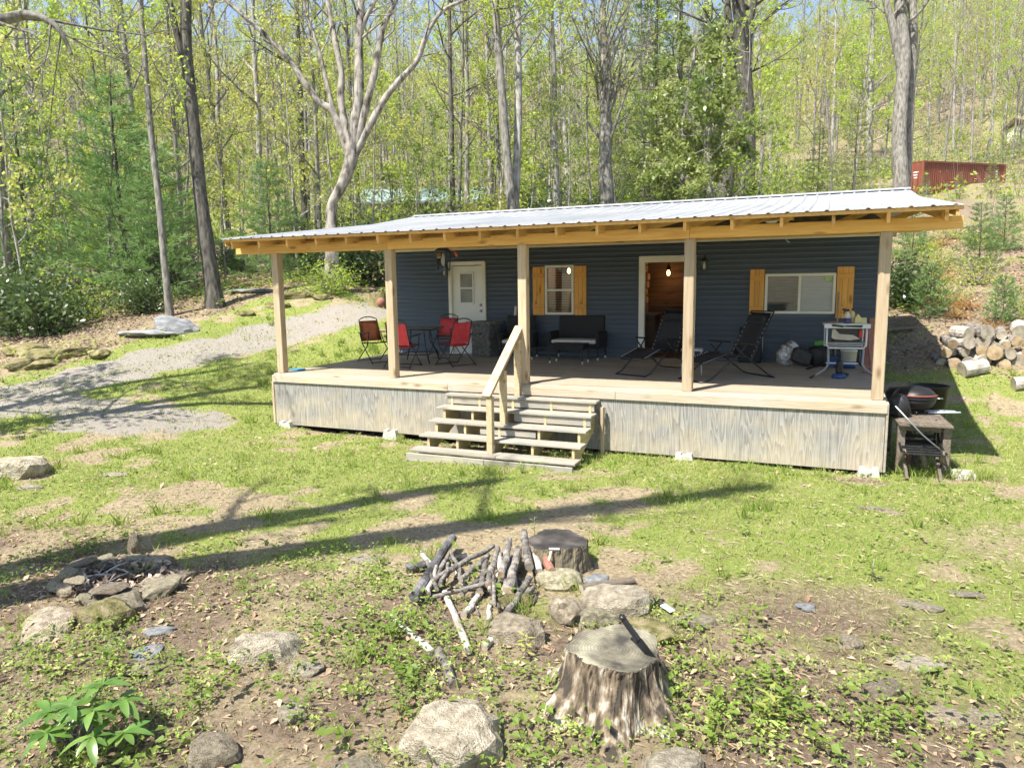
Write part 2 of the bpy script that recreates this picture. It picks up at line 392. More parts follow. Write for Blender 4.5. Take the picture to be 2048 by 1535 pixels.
M_RUSTC = mat('rust_red_container', (.17, .045, .024), (.235, .068, .034), .7, 1.5, st=(1, 1, .4), bump=.1)
M_YELLOW = mat('yellow_box', (.66, .56, .22), (.72, .62, .3), .6, 4)
M_BLUE = mat('blue_tool', (.02, .06, .17), (.03, .08, .22), .4, 4)
M_ORANGE = mat('orange_plastic', (.7, .14, .04), None, .5)
M_REDTOOL = mat('red_plastic', (.55, .03, .02), None, .45)
M_GREEN = mat('green_plastic', (.10, .35, .08), (.14, .42, .1), .4, 5)
M_PURPLE = mat('purple_liquid', (.09, .05, .16), (.14, .08, .22), .25, 6)
M_PINK = woodmat('red_brown_board', (.30, .12, .085), (.42, .19, .14), (.18, .07, .05), 'z', rnd=.15, knots=False)
M_FOIL = mat('silver_bag', (.35, .36, .38), (.75, .76, .78), .22, 14, metal=.8, bump=1.0, bs=26)
M_DARKPL = mat('dark_plastic', (.010, .010, .011), (.022, .021, .02), .45, 5, rnd=.2)
M_CASE = mat('brown_black_case', (.025, .022, .018), (.05, .045, .04), .5, 8)
M_TEAL = mat('teal_roof', (.22, .30, .28), (.27, .36, .33), .5, 1)
M_ASPH = mat('dark_shingle', (.03, .03, .034), (.06, .06, .065), .9, 8)
# natural
M_ROCK = mat('lichen_stone', (.19, .16, .11), (.46, .40, .30), .92, 5.5, bump=1.0, bs=22, rnd=.26, lo=.3, hi=.68, c3=(.33, .28, .19), hrnd=.02)
M_ROCKP = mat('pale_stone', (.21, .18, .13), (.48, .43, .33), .92, 4.6, bump=1.0, bs=20, rnd=.14, lo=.3, hi=.66, c3=(.35, .30, .22))
M_ROCKG = mat('grey_slab', (.17, .175, .18), (.33, .335, .34), .9, 2.2, bump=.8, bs=16, rnd=.1)
M_ROCKM = mat('mossy_stone', (.09, .08, .04), (.30, .25, .15), .95, 2.4, bump=.9, bs=16, rnd=.12, c3=(.19, .17, .06))
M_BARKG = mat('grey_bark', (.085, .08, .065), (.31, .29, .255), .95, 11, st=(1, 1, .3), bump=.9, bs=14, rnd=.18, lo=.3, hi=.7)
M_BARKP = mat('pale_bark', (.13, .12, .10), (.42, .40, .36), .9, 9, st=(1, 1, .35), bump=.6, bs=12, rnd=.14, lo=.32, hi=.64)
M_BARKD = mat('dark_bark', (.030, .027, .022), (.17, .155, .13), .95, 12, st=(1, 1, .25), bump=1.0, bs=16, rnd=.2, lo=.3, hi=.72)
M_BARKS = mat('mottled_bark', (.055, .047, .036), (.35, .32, .28), .9, 6.5, st=(1, 1, .4), bump=.8, bs=14, lo=.34, hi=.60, c3=(.22, .195, .165))
M_LEAF = leafmat('spring_leaf', (.29, .39, .05), (.43, .51, .095), (.55, .70, .09), .5)
M_LEAFY = leafmat('yellow_leaf', (.37, .40, .085), (.49, .50, .15), (.62, .66, .16), .48)
M_LEAFG = leafmat('green_leaf', (.14, .21, .04), (.23, .31, .06), (.32, .44, .07), .45)
M_LEAFD = leafmat('evergreen_leaf', (.045, .085, .028), (.11, .155, .05), (.14, .22, .045), .25, rough=.35, spec=.5)
M_LEAFH = leafmat('holly_leaf', (.11, .18, .045), (.36, .40, .13), (.36, .46, .1), .35, rough=.35, spec=.5)
M_NEEDLE = leafmat('pine_needle', (.13, .22, .075), (.25, .36, .13), (.26, .42, .12), .32)
M_HEML = leafmat('hemlock_needle', (.18, .21, .07), (.34, .36, .14), (.36, .42, .12), .35)
M_BUD = leafmat('rusty_bud', (.30, .16, .06), (.40, .26, .10), (.5, .3, .1), .4)
M_RHODO = leafmat('rhododendron_leaf', (.08, .17, .035), (.16, .27, .06), (.22, .38, .06), .28, rough=.28, scale=6, spec=.6, hrnd=.01)
M_WEED = leafmat('weed_leaf', (.13, .21, .045), (.34, .42, .10), (.36, .48, .09), .38, scale=3.0, hrnd=0)
M_GRASS = leafmat('grass_blade', (.19, .29, .045), (.42, .43, .14), (.38, .50, .09), .35, scale=1.1, hrnd=0)
M_STRAW = mat('dry_straw', (.30, .24, .14), (.50, .42, .28), .9, 3)
M_LITTER = mat('dead_leaf', (.17, .095, .05), (.52, .40, .27), .9, 2.6, lo=.3, hi=.68, c3=(.36, .25, .16), detail=8)
M_LOG = mat('log_bark', (.09, .078, .066), (.30, .27, .235), .95, 16, bump=1.0, bs=30, rnd=.3)
M_LOGP = mat('pale_split', (.28, .245, .20), (.56, .52, .46), .9, 6, bump=.8, bs=30, rnd=.12)
M_LOGD = mat('charred_log', (.03, .03, .03), (.20, .19, .19), .9, 5, bump=.9, bs=26, rnd=.2)
def endgrain(name, c1, c2):
    m = mat(name, c1, c2, .9, 8, bump=.3, rnd=.15); return m
M_END = endgrain('log_end', (.24, .165, .09), (.44, .34, .21))
M_ENDG = endgrain('grey_log_end', (.22, .185, .14), (.42, .37, .29))

# ------------------------------------------------------------------ the ground
rng = np.random.default_rng(7)
DRIVE = np.array([(-14, -6.5), (-9.5, -4.0), (-5.78, -1.48), (-5.13, -.36), (-4.88, 1.28), (-4.4, 3.1), (-3.95, 4.6), (-3.2, 6.0), (-2.9, 7.6), (-3.2, 10.5), (-1, 14), (3, 16)])
GRAVEL = np.array([(-6.2, -2.4), (-4.2, -1.5), (-2.6, -1.5), (-1.6, -1.1)])
def poly_dist(x, y, P):
    d = np.full(np.shape(x), 1e9)
    for (ax, ay), (bx, by) in zip(P[:-1], P[1:]):
        ux, uy = bx-ax, by-ay; t = np.clip(((x-ax)*ux+(y-ay)*uy)/(ux*ux+uy*uy), 0, 1)
        d = np.minimum(d, np.hypot(x-ax-t*ux, y-ay-t*uy))
    return d
def sstep(v, a, b):
    t = np.clip((v-a)/(b-a), 0, 1); return t*t*(3-2*t)
def masks(x, y):
    n1 = (fbm(x*.8, y*.8, 21, 4)-.5)+.6*(fbm(x*2.6, y*2.6, 22, 3)-.5); n2 = fbm(x*.45+7, y*.45, 31, 4); n3 = fbm(x*1.7, y*1.7, 41, 4)
    dd = poly_dist(x, y, DRIVE)+n1*.9; dg = poly_dist(x, y, GRAVEL)+n1*1.6
    rut = .55+.45*sstep(np.abs(dd-.62), .45, .12)
    gravel = np.maximum((1-sstep(dd, .35, 1.2))*rut, .75*(1-sstep(dg, .2, 1.3)))
    cx = (x-5); fore = sstep(-y, 4.6, 6.2)                              # rough ground before the lawn
    bankL = sstep(-x, 5.9, 7.0)*sstep(y, -1.0, .8)
    bankR = sstep(y, 5.0, 7.0)*sstep(x, 9.8, 10.6)
    back = sstep(y, 8.5, 10.0)
    wood = np.clip(np.maximum(np.maximum(bankL, bankR), back), 0, 1)
    distf = sstep(np.hypot(x-CAM.x, y-CAM.y), 30, 60)
    litter = np.clip(np.maximum(wood*(.55+.9*(n3-.4)), fore*(.42+1.2*(n3-.42))), 0, 1)*(1-gravel)
    n4 = fbm(x*3.1, y*3.1, 45, 3)
    green = sstep(.55*n2+.45*n3+.35*(n4-.5), .33, .56)
    green = np.clip(green*(1-gravel*.95)*(1-.85*wood)*(1-.72*fore), 0, 1)
    green = green*(1-.6*np.exp(-((x-9.2)**2/2.8+(y+4.6)**2/.9)))*(1-.7*np.exp(-((x-10.8)**2/1.5+(y+2.6)**2/.8)))
    under_cabin = ((x > -.1) & (x < 9.9) & (y > -.05) & (y < 8.5))  # footprint of cabin and porch, where no grass grows
    green = np.where(under_cabin, 0, green); litter = litter*(1-.2*distf); green = np.maximum(green, distf*(.22+.55*n2))
    # bright grass strip left of the porch and lawn right of it
    strip = np.exp(-((x+1.6)**2/.9+(y-3.2)**2/6)); green = np.clip(green+strip*.9*(1-gravel), 0, 1)
    soil = np.clip(fore*sstep(n3, .45, .62)*.9+np.exp(-((x-9.1)**2/2.2+(y+4.7)**2/.7))*.7+.6*np.exp(-((y+.45)**2/.05))*((x > 3) & (x < 10)), 0, 1)*(1-green*.6)
    return gravel, green, litter, soil
def axis_pts(a, b, step, lo, hi, g=1.16):
    c = list(np.arange(a, b+1e-6, step)); s = step; p = b
    while p < hi: s *= g; p += s; c.append(p)
    s = step; p = a
    while p > lo: s *= g; p -= s; c.insert(0, p)
    return np.array(c)
gx = axis_pts(-9, 15, .12, -420, 380); gy = axis_pts(-9.5, 11, .12, -160, 560)
XX, YY = np.meshgrid(gx, gy); ZZ = ground(XX, YY)
gr, gn, lt, so = masks(XX, YY)
ZZ = ZZ-np.where((XX > .05) & (XX < 9.7) & (YY > .1) & (YY < 8.2), .12, 0)
V = np.stack([XX, YY, ZZ], -1).reshape(-1, 3); nx = len(gx); ny = len(gy)
ii = (np.arange(ny-1)[:, None]*nx+np.arange(nx-1)[None, :]).ravel()
F = np.stack([ii, ii+1, ii+nx+1, ii+nx], -1)
att = np.stack([gr, gn, lt, so], -1).reshape(-1, 4)
def ground_mat():
    m, n, l, P = _new('ground'); P.inputs['Roughness'].default_value = .95; P.inputs['Specular IOR Level'].default_value = .15
    tc = n.new('ShaderNodeTexCoord'); at = n.new('ShaderNodeAttribute'); at.attribute_name = 'mask'
    sep = n.new('ShaderNodeSeparateColor'); l.new(at.outputs['Color'], sep.inputs[0])
    def nz(s, d=6, r=.6):
        k = n.new('ShaderNodeTexNoise'); k.inputs['Scale'].default_value = s; k.inputs['Detail'].default_value = d; k.inputs['Roughness'].default_value = r
        l.new(tc.outputs['Object'], k.inputs[0]); return k.outputs['Fac']
    def ramp(v, a, b, ca, cb, cm=None):
        k = n.new('ShaderNodeValToRGB'); e = k.color_ramp.elements; e[0].position = a; e[1].position = b; e[0].color = (*ca, 1); e[1].color = (*cb, 1)
        if cm: q = e.new((a+b)/2); q.color = (*cm, 1)
        l.new(v, k.inputs[0]); return k.outputs[0]
    def mix(f, a, b):
        k = n.new('ShaderNodeMixRGB'); l.new(f, k.inputs[0]); l.new(a, k.inputs[1]); l.new(b, k.inputs[2]); return k.outputs[0]
    def sharpen(v, noise, w=.5):
        a = n.new('ShaderNodeMath'); a.operation = 'MULTIPLY_ADD'; l.new(noise, a.inputs[0]); a.inputs[1].default_value = w; l.new(v, a.inputs[2])
        r = n.new('ShaderNodeMapRange'); l.new(a.outputs[0], r.inputs[0]); r.inputs[1].default_value = .35+w*.5-.1; r.inputs[2].default_value = .65+w*.5-.1; return r.outputs[0]
    f1, f2, f3 = nz(26, 12, .88), nz(9), nz(2.2)
    straw = ramp(f1, .38, .64, (.17, .13, .075), (.56, .48, .33), (.36, .29, .18))
    grass = ramp(f1, .37, .65, (.13, .165, .035), (.36, .38, .13), (.235, .275, .07))
    lit = ramp(nz(24, 12, .88), .39, .63, (.085, .058, .038), (.48, .39, .29), (.25, .19, .13))
    soil = ramp(f1, .38, .64, (.10, .07, .048), (.38, .30, .215), (.21, .155, .11))
    grav = ramp(nz(40, 8, .9), .36, .66, (.17, .15, .125), (.45, .41, .355), (.31, .28, .24))
    c = mix(sharpen(sep.outputs['Green'], f2, .6), straw, grass)
    c = mix(sharpen(sep.outputs['Blue'], f2, .6), c, lit)
    c = mix(sharpen(at.outputs['Alpha'], f2, .6), c, soil)
    c = mix(sharpen(sep.outputs['Red'], f3, .5), c, grav)
    l.new(c, P.inputs['Base Color'])
    b = n.new('ShaderNodeBump'); b.inputs['Strength'].default_value = .9; b.inputs['Distance'].default_value = .03
    ad = n.new('ShaderNodeMath'); l.new(f1, ad.inputs[0]); l.new(f2, ad.inputs[1]); l.new(ad.outputs[0], b.inputs['Height']); l.new(b.outputs[0], P.inputs['Normal'])
    return m
o = link('ground', np_mesh('ground', V, F, ground_mat(), True, {'mask': att})); setp(o, kind='structure')

# ------------------------------------------------------------------ ground cover (uncountable)
def in_wedge(x, y, marg=.12):
    dx = x-CAM.x; dy = y-CAM.y
    f = dx*-math.sin(YAW)+dy*math.cos(YAW); r = dx*math.cos(YAW)+dy*math.sin(YAW)
    return (f > .8) & (np.abs(r) < f*(.705+marg)+.9)
def scatter(n, x0, x1, y0, y1, dens, seed, wedge=True):
    g = np.random.default_rng(seed); x = g.uniform(x0, x1, n); y = g.uniform(y0, y1, n)
    k = g.random(n) < dens(x, y)
    if wedge: k &= in_wedge(x, y)
    return x[k], y[k]
def off_house(x, y): return ~((x > -.12) & (x < 9.9) & (y > -.1) & (y < 8.5))
def dist(x, y): return np.hypot(x-CAM.x, y-CAM.y)
def blades(x, y, h, w, lean, seed, flat=False):
    g = np.random.default_rng(seed); n = len(x); z = ground(x, y)-.004
    a = g.uniform(0, 2*np.pi, n); b = g.uniform(0, 2*np.pi, n); ln = g.uniform(.1, 1, n)*lean
    B = np.stack([x, y, z], -1); s = np.stack([np.cos(a), np.sin(a), 0*a], -1)*(w/2)[:, None]
    tip = B+np.stack([np.cos(b)*h*ln, np.sin(b)*h*ln, h*(0.04 if flat else 1)*np.ones(n)+(.012 if flat else 0)], -1)
    if flat: B[:, 2] += g.uniform(.004, .02, n)
    mid = (B+tip)/2; mid[:, 2] += 0.12*h
    V = np.stack([B-s, B+s, mid+s*.7, tip], 1).reshape(-1, 3)
    return V, np.arange(n*4).reshape(n, 4)
def add_stuff(name, V, F, m, label, cat):
    o = link(name, np_mesh(name, V, F, m)); return setp(o, label, cat, kind='stuff')
def dens_lawn(x, y):
    gv, gn_, lt_, so_ = masks(x, y); return gn_*off_house(x, y)*np.clip(1.25-dist(x, y)/26, .15, 1)
x, y = scatter(420000, -10, 16, -9.5, 10, lambda a, b: dens_lawn(a, b)*.62, 11)
d = dist(x, y); g = np.random.default_rng(12)
V, F = blades(x, y, g.uniform(.022, .065, len(x))*(1+.6*(vnoise(x*1.3, y*1.3, 77) > .68)), .0035+.00085*d, .9, 13)
add_stuff('lawn_grass', V, F, M_GRASS, 'short patchy green lawn grass around the porch', 'grass')
def tuft_pts(px, n, spread, seed):
    g = np.random.default_rng(seed); X = []; Y = []
    for (a, b, s) in px:
        k = int(n*s); X.append(a+g.normal(0, spread*s, k)); Y.append(b+g.normal(0, spread*s, k))
    return np.concatenate(X), np.concatenate(Y)
g = np.random.default_rng(5)
tx, ty = scatter(900, -6, 15, -8.5, 6, lambda a, b: dens_lawn(a, b)*.55, 15)
tf = [(a, b, g.uniform(.5, 1.1)) for a, b in zip(tx, ty) if off_house(a, b)]
tf += [(10.15+.12*k, .1+.05*(k % 3)-.1, 1.5) for k in range(9)]+[(-1.2+g.normal(0, .5), 3.0+g.normal(0, 1.4), 1.3) for k in range(45)]
x, y = tuft_pts(tf, 34, .05, 16)
V, F = blades(x, y, g.uniform(.07, .17, len(x)), .004+.0007*dist(x, y), .75, 17)
add_stuff('grass_tufts', V, F, M_GRASS, 'taller bright green grass tufts scattered over the lawn', 'grass')
x, y = scatter(260000, -9, 16, -9.5, 9, lambda a, b: np.clip(1-masks(a, b)[0]*1.1, 0, 1)*off_house(a, b)*(.35+.3*vnoise(a*1.5, b*1.5, 91))*np.clip(1.2-dist(a, b)/22, .1, 1), 18)
V, F = blades(x, y, np.random.default_rng(19).uniform(.04, .11, len(x)), .0022+.00045*dist(x, y), 1.0, 20, True)
add_stuff('dry_straw', V, F, M_STRAW, 'pale dry straw lying over the lawn', 'straw')
def leaves_flat(x, y, s, seed, tilt=.5, lift=.012):
    g = np.random.default_rng(seed); n = len(x); z = ground(x, y)+g.uniform(.002, lift, n)
    a = g.uniform(0, 2*np.pi, n); u = np.stack([np.cos(a), np.sin(a), g.normal(0, tilt, n)*.6], -1)
    v = np.stack([-np.sin(a), np.cos(a), g.normal(0, tilt, n)*.6], -1)*.55
    c = np.stack([x, y, z], -1); s = s[:, None]
    q = np.stack([c-u*s, c-v*s+[0, 0, .006], c+u*s, c+v*s+[0, 0, .006]], 1).reshape(-1, 3)
    q[:, 2] += np.repeat(np.abs(u[:, 2])*s[:, 0]*.6, 4)
    return q, np.arange(n*4).reshape(n, 4)
x, y = scatter(230000, -16, 20, -9.5, 30, lambda a, b: np.clip(masks(a, b)[2]*1.25+.055, 0, 1)*(1-masks(a, b)[0]*.93)*off_house(a, b)*np.clip(1.3-dist(a, b)/40, .2, 1)*.8, 21)
g = np.random.default_rng(22)
V, F = leaves_flat(x, y, g.uniform(.014, .029, len(x))*(1+dist(x, y)/22), 23)
add_stuff('leaf_litter', V, F, M_LITTER, 'brown dead leaves strewn over the ground', 'leaves')
def weeds(px, py, n_leaf, size, seed, hmax=.11):
    g = np.random.default_rng(seed); n = len(px); k = n_leaf
    X = np.repeat(px, k); Y = np.repeat(py, k); Z = np.repeat(ground(px, py), k); m = n*k
    S = np.repeat(g.uniform(.6, 1.25, n), k); a = g.uniform(0, 2*np.pi, m); rad = g.uniform(.01, .07, m)*S; hh = g.uniform(.25, 1, m)*hmax*S
    c = np.stack([X+np.cos(a)*rad, Y+np.sin(a)*rad, Z+hh], -1)
    dr = g.uniform(-.35, .45, m); u = np.stack([np.cos(a), np.sin(a), dr], -1); w = np.stack([-np.sin(a), np.cos(a), g.normal(0, .3, m)], -1)
    s = (g.uniform(.6, 1.2, m)*size*S)[:, None]
    tip = c+u*s*1.9; mid = c+u*s*.8
    q = np.stack([c, mid-w*s*.62+[0, 0, .008], tip, mid+w*s*.62+[0, 0, .008]], 1).reshape(-1, 3)
    return q, np.arange(m*4).reshape(m, 4)
def dens_weed(x, y):
    n = fbm(x*.95+3, y*.95, 61, 4); f = sstep(-y, 4.4, 6.4)
    b = np.exp(-((x-5.6)**2/.9+(y+5.9)**2/.5))+np.exp(-((x-6.5)**2/.5+(y+6.8)**2/.4))+np.exp(-((x-8.9)**2/.7+(y+6.2)**2/.4))+np.exp(-((x-10.2)**2/.7+(y+5.2)**2/.5))
    return np.clip(f*sstep(n, .47, .57)*.42+f*b*.26, 0, 1)
x, y = scatter(18500, 1.5, 13, -9.2, -4.0, dens_weed, 25)
k = np.random.default_rng(44).random(len(x)) < .72
Vb, Fb = weeds(x[~k], y[~k], 6, .030, 45, .15)
add_stuff('tall_weeds', Vb, Fb, M_LEAFG, 'taller darker green weeds among the low ground cover', 'weeds')
x, y = x[k], y[k]
V, F = weeds(x, y, 11, .0165, 26, .085)
add_stuff('weed_cover', V, F, M_WEED, 'low bright green broadleaf weeds covering the rough foreground', 'weeds')
x, y = scatter(5200, -3, 14, -6, .0, lambda a, b: np.clip(masks(a, b)[1]*.25+.06, 0, 1)*(b < -.3)+(b > -.55)*(b < -.12)*(a > 0)*(a < 10)*.5, 27)
V, F = weeds(x, y, 6, .021, 28, .05)
add_stuff('lawn_weeds', V, F, M_WEED, 'tiny broadleaf weeds sprinkled over the lawn and along the porch skirt', 'weeds')
x, y = scatter(26000, -15, 20, .2, 34, lambda a, b: np.clip(masks(a, b)[2]*.7, 0, 1)*sstep(fbm(a*.5, b*.5, 71), .36, .6)*off_house(a, b), 29)
V, F = weeds(x, y, 6, .05, 30, .22)
add_stuff('bank_weeds', V, F, M_LEAF, 'yellow-green seedlings and weeds over the leafy banks', 'weeds')
x, y = scatter(60000, -8, 14, -9.2, 2, lambda a, b: np.clip(masks(a, b)[2]*.8+masks(a, b)[3]*.5+.06, 0, 1)*(1-masks(a, b)[0])*off_house(a, b), 37)
V, F = blades(x, y, np.random.default_rng(38).uniform(.03, .12, len(x)), .003+.0006*dist(x, y), 1.0, 39, True)
add_stuff('twig_litter', V, F, M_LITTER, 'fine brown twigs and bark bits over the bare soil', 'twigs')
# small stones and gravel
x, y = scatter(2600, -9, 13, -9, 6, lambda a, b: np.clip(.10+.2*masks(a, b)[0], 0, 1)*off_house(a, b), 33)
g = np.random.default_rng(34); n = len(x); z = ground(x, y)
oc = np.array([(1, 0, 0), (0, 1, 0), (-1, 0, 0), (0, -1, 0), (.1, .1, .75), (0, 0, -.6)])
s = g.uniform(.006, .020, n); V = np.stack([x, y, z], -1)[:, None]+oc[None]*s[:, None, None]*g.uniform(.6, 1.4, (n, 6, 1))
ft = np.array([(0, 1, 4), (1, 2, 4), (2, 3, 4), (3, 0, 4), (1, 0, 5), (2, 1, 5), (3, 2, 5), (0, 3, 5)])
F = (ft[None]+np.arange(n)[:, None, None]*6).reshape(-1, 3)
add_stuff('pebbles', V.reshape(-1, 3), F, M_ROCKP, 'pale pebbles and gravel chips over the drive and lawn', 'gravel')

# ------------------------------------------------------------------ the cabin with its porch
HX0, HX1, HY0, HY1 = -.16, 9.94, 4.18, 8.35        # outer walls
WT = 2.30                                          # top of the front wall
house = empty('cabin', (0, 0, 0), 0, 'long navy-sided cabin with a metal shed roof and raised wooden porch', 'cabin')
def part(mb, name, m, parent=house, label=None, **k):
    o = mb.build(name, m, parent, **k)
    if label: o['label'] = label
    return o
GFL = -.95
OPEN = [(1.27, 2.17, 0, 2.04), (3.58, 4.22, .89, 1.92), (5.62, 6.72, 0, 2.03), (8.02, 9.24, .93, 1.67)]   # x0 x1 z0 z1
# inner shell: back, sides, floor, ceiling (one thin core each), front core behind the siding
part(MB().box(((HX0+HX1)/2, HY1, .9), (HX1-HX0, .12, 3.3)), 'back_wall', M_SIDING)
for xx, nm in ((HX0+.06, 'side_wall'), (HX1-.06, 'side_wall')):
    part(MB().prism([(HY0+.08, -.75), (HY1-.07, -.75), (HY1-.07, 2.55), (6.25, 3.12), (HY0+.08, 2.74)], 'x', xx-.05, xx+.05), nm, M_SIDING)
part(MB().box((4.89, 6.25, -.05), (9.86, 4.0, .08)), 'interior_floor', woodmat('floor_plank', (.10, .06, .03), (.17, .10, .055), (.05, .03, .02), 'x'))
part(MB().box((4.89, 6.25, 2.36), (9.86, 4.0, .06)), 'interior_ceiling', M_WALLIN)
core = MB()
def strips(z0, z1):
    """x intervals free of openings for a course z0..z1"""
    xs = [(HX0, HX1)]
    for a, b, c, d in OPEN:
        if z1 > c+.005 and z0 < d-.005:
            n = []
            for p, q in xs:
                if b <= p or a >= q: n.append((p, q)); continue
                if a > p: n.append((p, a))
                if b < q: n.append((b, q))
            xs = n
    return xs
zz = sorted(set([-.75, 0, WT]+[v for o_ in OPEN for v in o_[2:]]))
for a, b in zip(zz[:-1], zz[1:]):
    for p, q in strips(a, b): core.box(((p+q)/2, HY0+.07, (a+b)/2), (q-p, .10, b-a))
part(core, 'wall_core', M_SIDING)
# lap siding, one strip per course between openings
CH = .098; nC = int((WT+.02)/CH)+1
for k in range(nC):
    z0 = -.02+k*CH; z1 = min(z0+CH, WT)
    if z1-z0 < .02: continue
    jn = [1.6+(k*7 % 5)*.43, 5.0+(k*3 % 4)*.5, 8.0+(k*5 % 3)*.5]; segs = []
    for p, q in strips(z0+.01, z1-.01):
        cuts = [p]+[j for j in jn if p+.3 < j < q-.3]+[q]
        segs += [(a+(.0015 if a > p else 0), b-(.0015 if b < q else 0)) for a, b in zip(cuts[:-1], cuts[1:])]
    for p, q in segs:
        if q-p < .02: continue
        y = HY0
        mb = MB().prism([(y+.018, z0-.012), (y-.014, z0-.012), (y-.016, z0+.010), (y+.004, z0+CH*.5), (y-.002, z0+CH*.52), (y+.012, z1+.0), (y+.018, z1+.0)], 'x', p, q)
        part(mb, 'siding_strip', M_SIDING)
part(MB().box(((HX0+HX1)/2, HY0-.012, WT+.03), (HX1-HX0+.02, .045, .05), bev=.006), 'cream_trim_strip', M_TRIM)
part(MB().box((HX1+.012, HY0+.03, 1.13), (.05, .09, 2.38), bev=.006), 'corner_trim', M_SIDING)
part(MB().box((HX0-.012, HY0+.03, 1.13), (.05, .09, 2.38), bev=.006), 'corner_trim', M_SIDING)
# white steel door with a two-pane window
def door1():
    x0, x1, z1 = 1.27, 2.17, 2.04; y = HY0-.02
    d = MB().box(((x0+x1)/2, y+.05, .99), (x1-x0-.1, .045, 1.93), bev=.004); dr = part(d, 'door', M_WHITE, label='closed white entry door with a small two-pane window')
    fr = MB()
    for a in (x0+.03, x1-.03): fr.box((a, y+.01, z1/2), (.085, .08, z1), bev=.008)
    fr.box(((x0+x1)/2, y+.008, z1-.03), (x1-x0-.02, .07, .085), bev=.008); fr.box(((x0+x1)/2, y, .012), (x1-x0, .12, .02))
    part(fr, 'door_frame', M_TRIM)
    wf = MB(); wx0, wx1, wz0, wz1 = 1.53, 1.86, 1.13, 1.80
    for a in (wx0, wx1): wf.box((a, y+.02, (wz0+wz1)/2), (.035, .03, wz1-wz0+.05), bev=.006)
    for b in (wz0, (wz0+wz1)/2, wz1): wf.box(((wx0+wx1)/2, y+.021, b), (wx1-wx0-.02, .028, .04), bev=.006)
    part(wf, 'window_surround', M_WHITE, dr)
    for b, c in ((wz0, (wz0+wz1)/2), ((wz0+wz1)/2, wz1)):
        part(MB().box(((wx0+wx1)/2, y+.024, (b+c)/2), (wx1-wx0-.03, .006, c-b-.03)), 'pane', M_SCREEN, dr)
    for zk in (1.09, .96):
        kb = MB(); kb.lathe([(.03, 0), (.03, .012), (.012, .014), (.012, .04), (.028, .045), (.030, .065), (.015, .078)], n=12, mtx=Matrix.Translation((2.06, y+.026, zk)) @ Matrix.Rotation(R(90), 4, 'X'))
        part(kb, 'knob', M_STEEL, dr)
door1()
def frame_window(x0, x1, z0, z1, name, label, slider):
    y = HY0-.01; w = empty(name); w.parent = house; w['label'] = label
    fr = MB()
    for a in (x0+.022, x1-.022): fr.box((a, y, (z0+z1)/2), (.05, .07, z1-z0), bev=.006)
    for b in (z0+.022, z1-.022): fr.box(((x0+x1)/2, y-.002, b), (x1-x0-.03, .074, .05), bev=.006)
    if slider: fr.box(((x0+x1)/2, y-.002, (z0+z1)/2), (.05, .06, z1-z0-.06), bev=.005)
    else: fr.box(((x0+x1)/2, y-.002, (z0+z1)/2), (x1-x0-.06, .06, .045), bev=.005)
    part(fr, 'frame', M_TRIM, w)
    if slider: ps = [(x0+.04, (x0+x1)/2-.02, z0+.04, z1-.04), ((x0+x1)/2+.02, x1-.04, z0+.04, z1-.04)]
    else: ps = [(x0+.04, x1-.04, z0+.04, (z0+z1)/2-.02), (x0+.04, x1-.04, (z0+z1)/2+.02, z1-.04)]
    for a, b, c, d in ps: part(MB().box(((a+b)/2, y+.01, (c+d)/2), (b-a, .005, d-c)), 'pane', M_GLASS, w)
    return w
w1 = frame_window(3.58, 4.22, .89, 1.92, 'sash_window', 'cream-framed double-hung window with slatted blinds and a lit bulb inside', False)
w2 = frame_window(8.02, 9.24, .93, 1.67, 'sliding_window', 'wide cream-framed sliding window between stained shutters', True)
M_BLIND = mat('blind_slat', (.50, .50, .47), (.58, .58, .55), .5, 3)
for k in range(26):
    z = .96+k*.036
    if k > 12: part(MB().box((3.90, HY0+.05, z), (.54, .028, .003), Euler((R(12), 0, 0))), 'blind_slat', M_BLIND, w1)
    else: part(MB().box((3.90, HY0+.05, z), (.54, .028, .003), Euler((R(4), 0, 0))), 'blind_slat', M_BLIND, w1)
M_WBLIND = mat('pale_blind', (.78, .80, .80), (.86, .87, .87), .5, 3)
for k in range(20):
    z = .975+k*.034
    part(MB().box((8.93, HY0+.045, z), (.56, .033, .004), Euler((R(58), 0, 0))), 'blind_slat', M_WBLIND, w2)
    part(MB().box((8.33, HY0+.06, z), (.56, .033, .004), Euler((R(40), 0, 0))), 'blind_slat', M_SCREEN, w2)
st = MB().lathe([(.055, 0), (.075, .001), (.075, .003), (.055, .004)], n=20, mtx=Matrix.Translation((9.12, HY0-.0105, 1.585)) @ Matrix.Rotation(R(90), 4, 'X'))
part(st, 'round_sticker', mat('green_sticker', (.38, .52, .22), (.5, .6, .34), .5), w2, label='round green sticker on the window glass')
# shutters: boards and battens
def shutter(x0, x1, z0, z1):
    s = empty('shutter'); s.parent = house
    n = 3; w = (x1-x0)/n; y = HY0-.028
    for k in range(n): part(MB().box((x0+w*(k+.5), y, (z0+z1)/2), (w-.004, .022, z1-z0), bev=.003), 'board', M_STAIN, s)
    for z in (z0+(z1-z0)*.18, z1-(z1-z0)*.18): part(MB().box(((x0+x1)/2, y-.021, z), (x1-x0-.004, .02, .10), bev=.004), 'batten', woodmat_batten, s)
woodmat_batten = woodmat('batten_cedar', (.64, .30, .065), (.76, .40, .10), (.18, .06, .02), 'x', rnd=.06)
shutter(3.30, 3.565, .88, 1.90); shutter(4.235, 4.50, .88, 1.90); shutter(7.745, 8.005, .85, 1.76); shutter(9.255, 9.54, .85, 1.78)
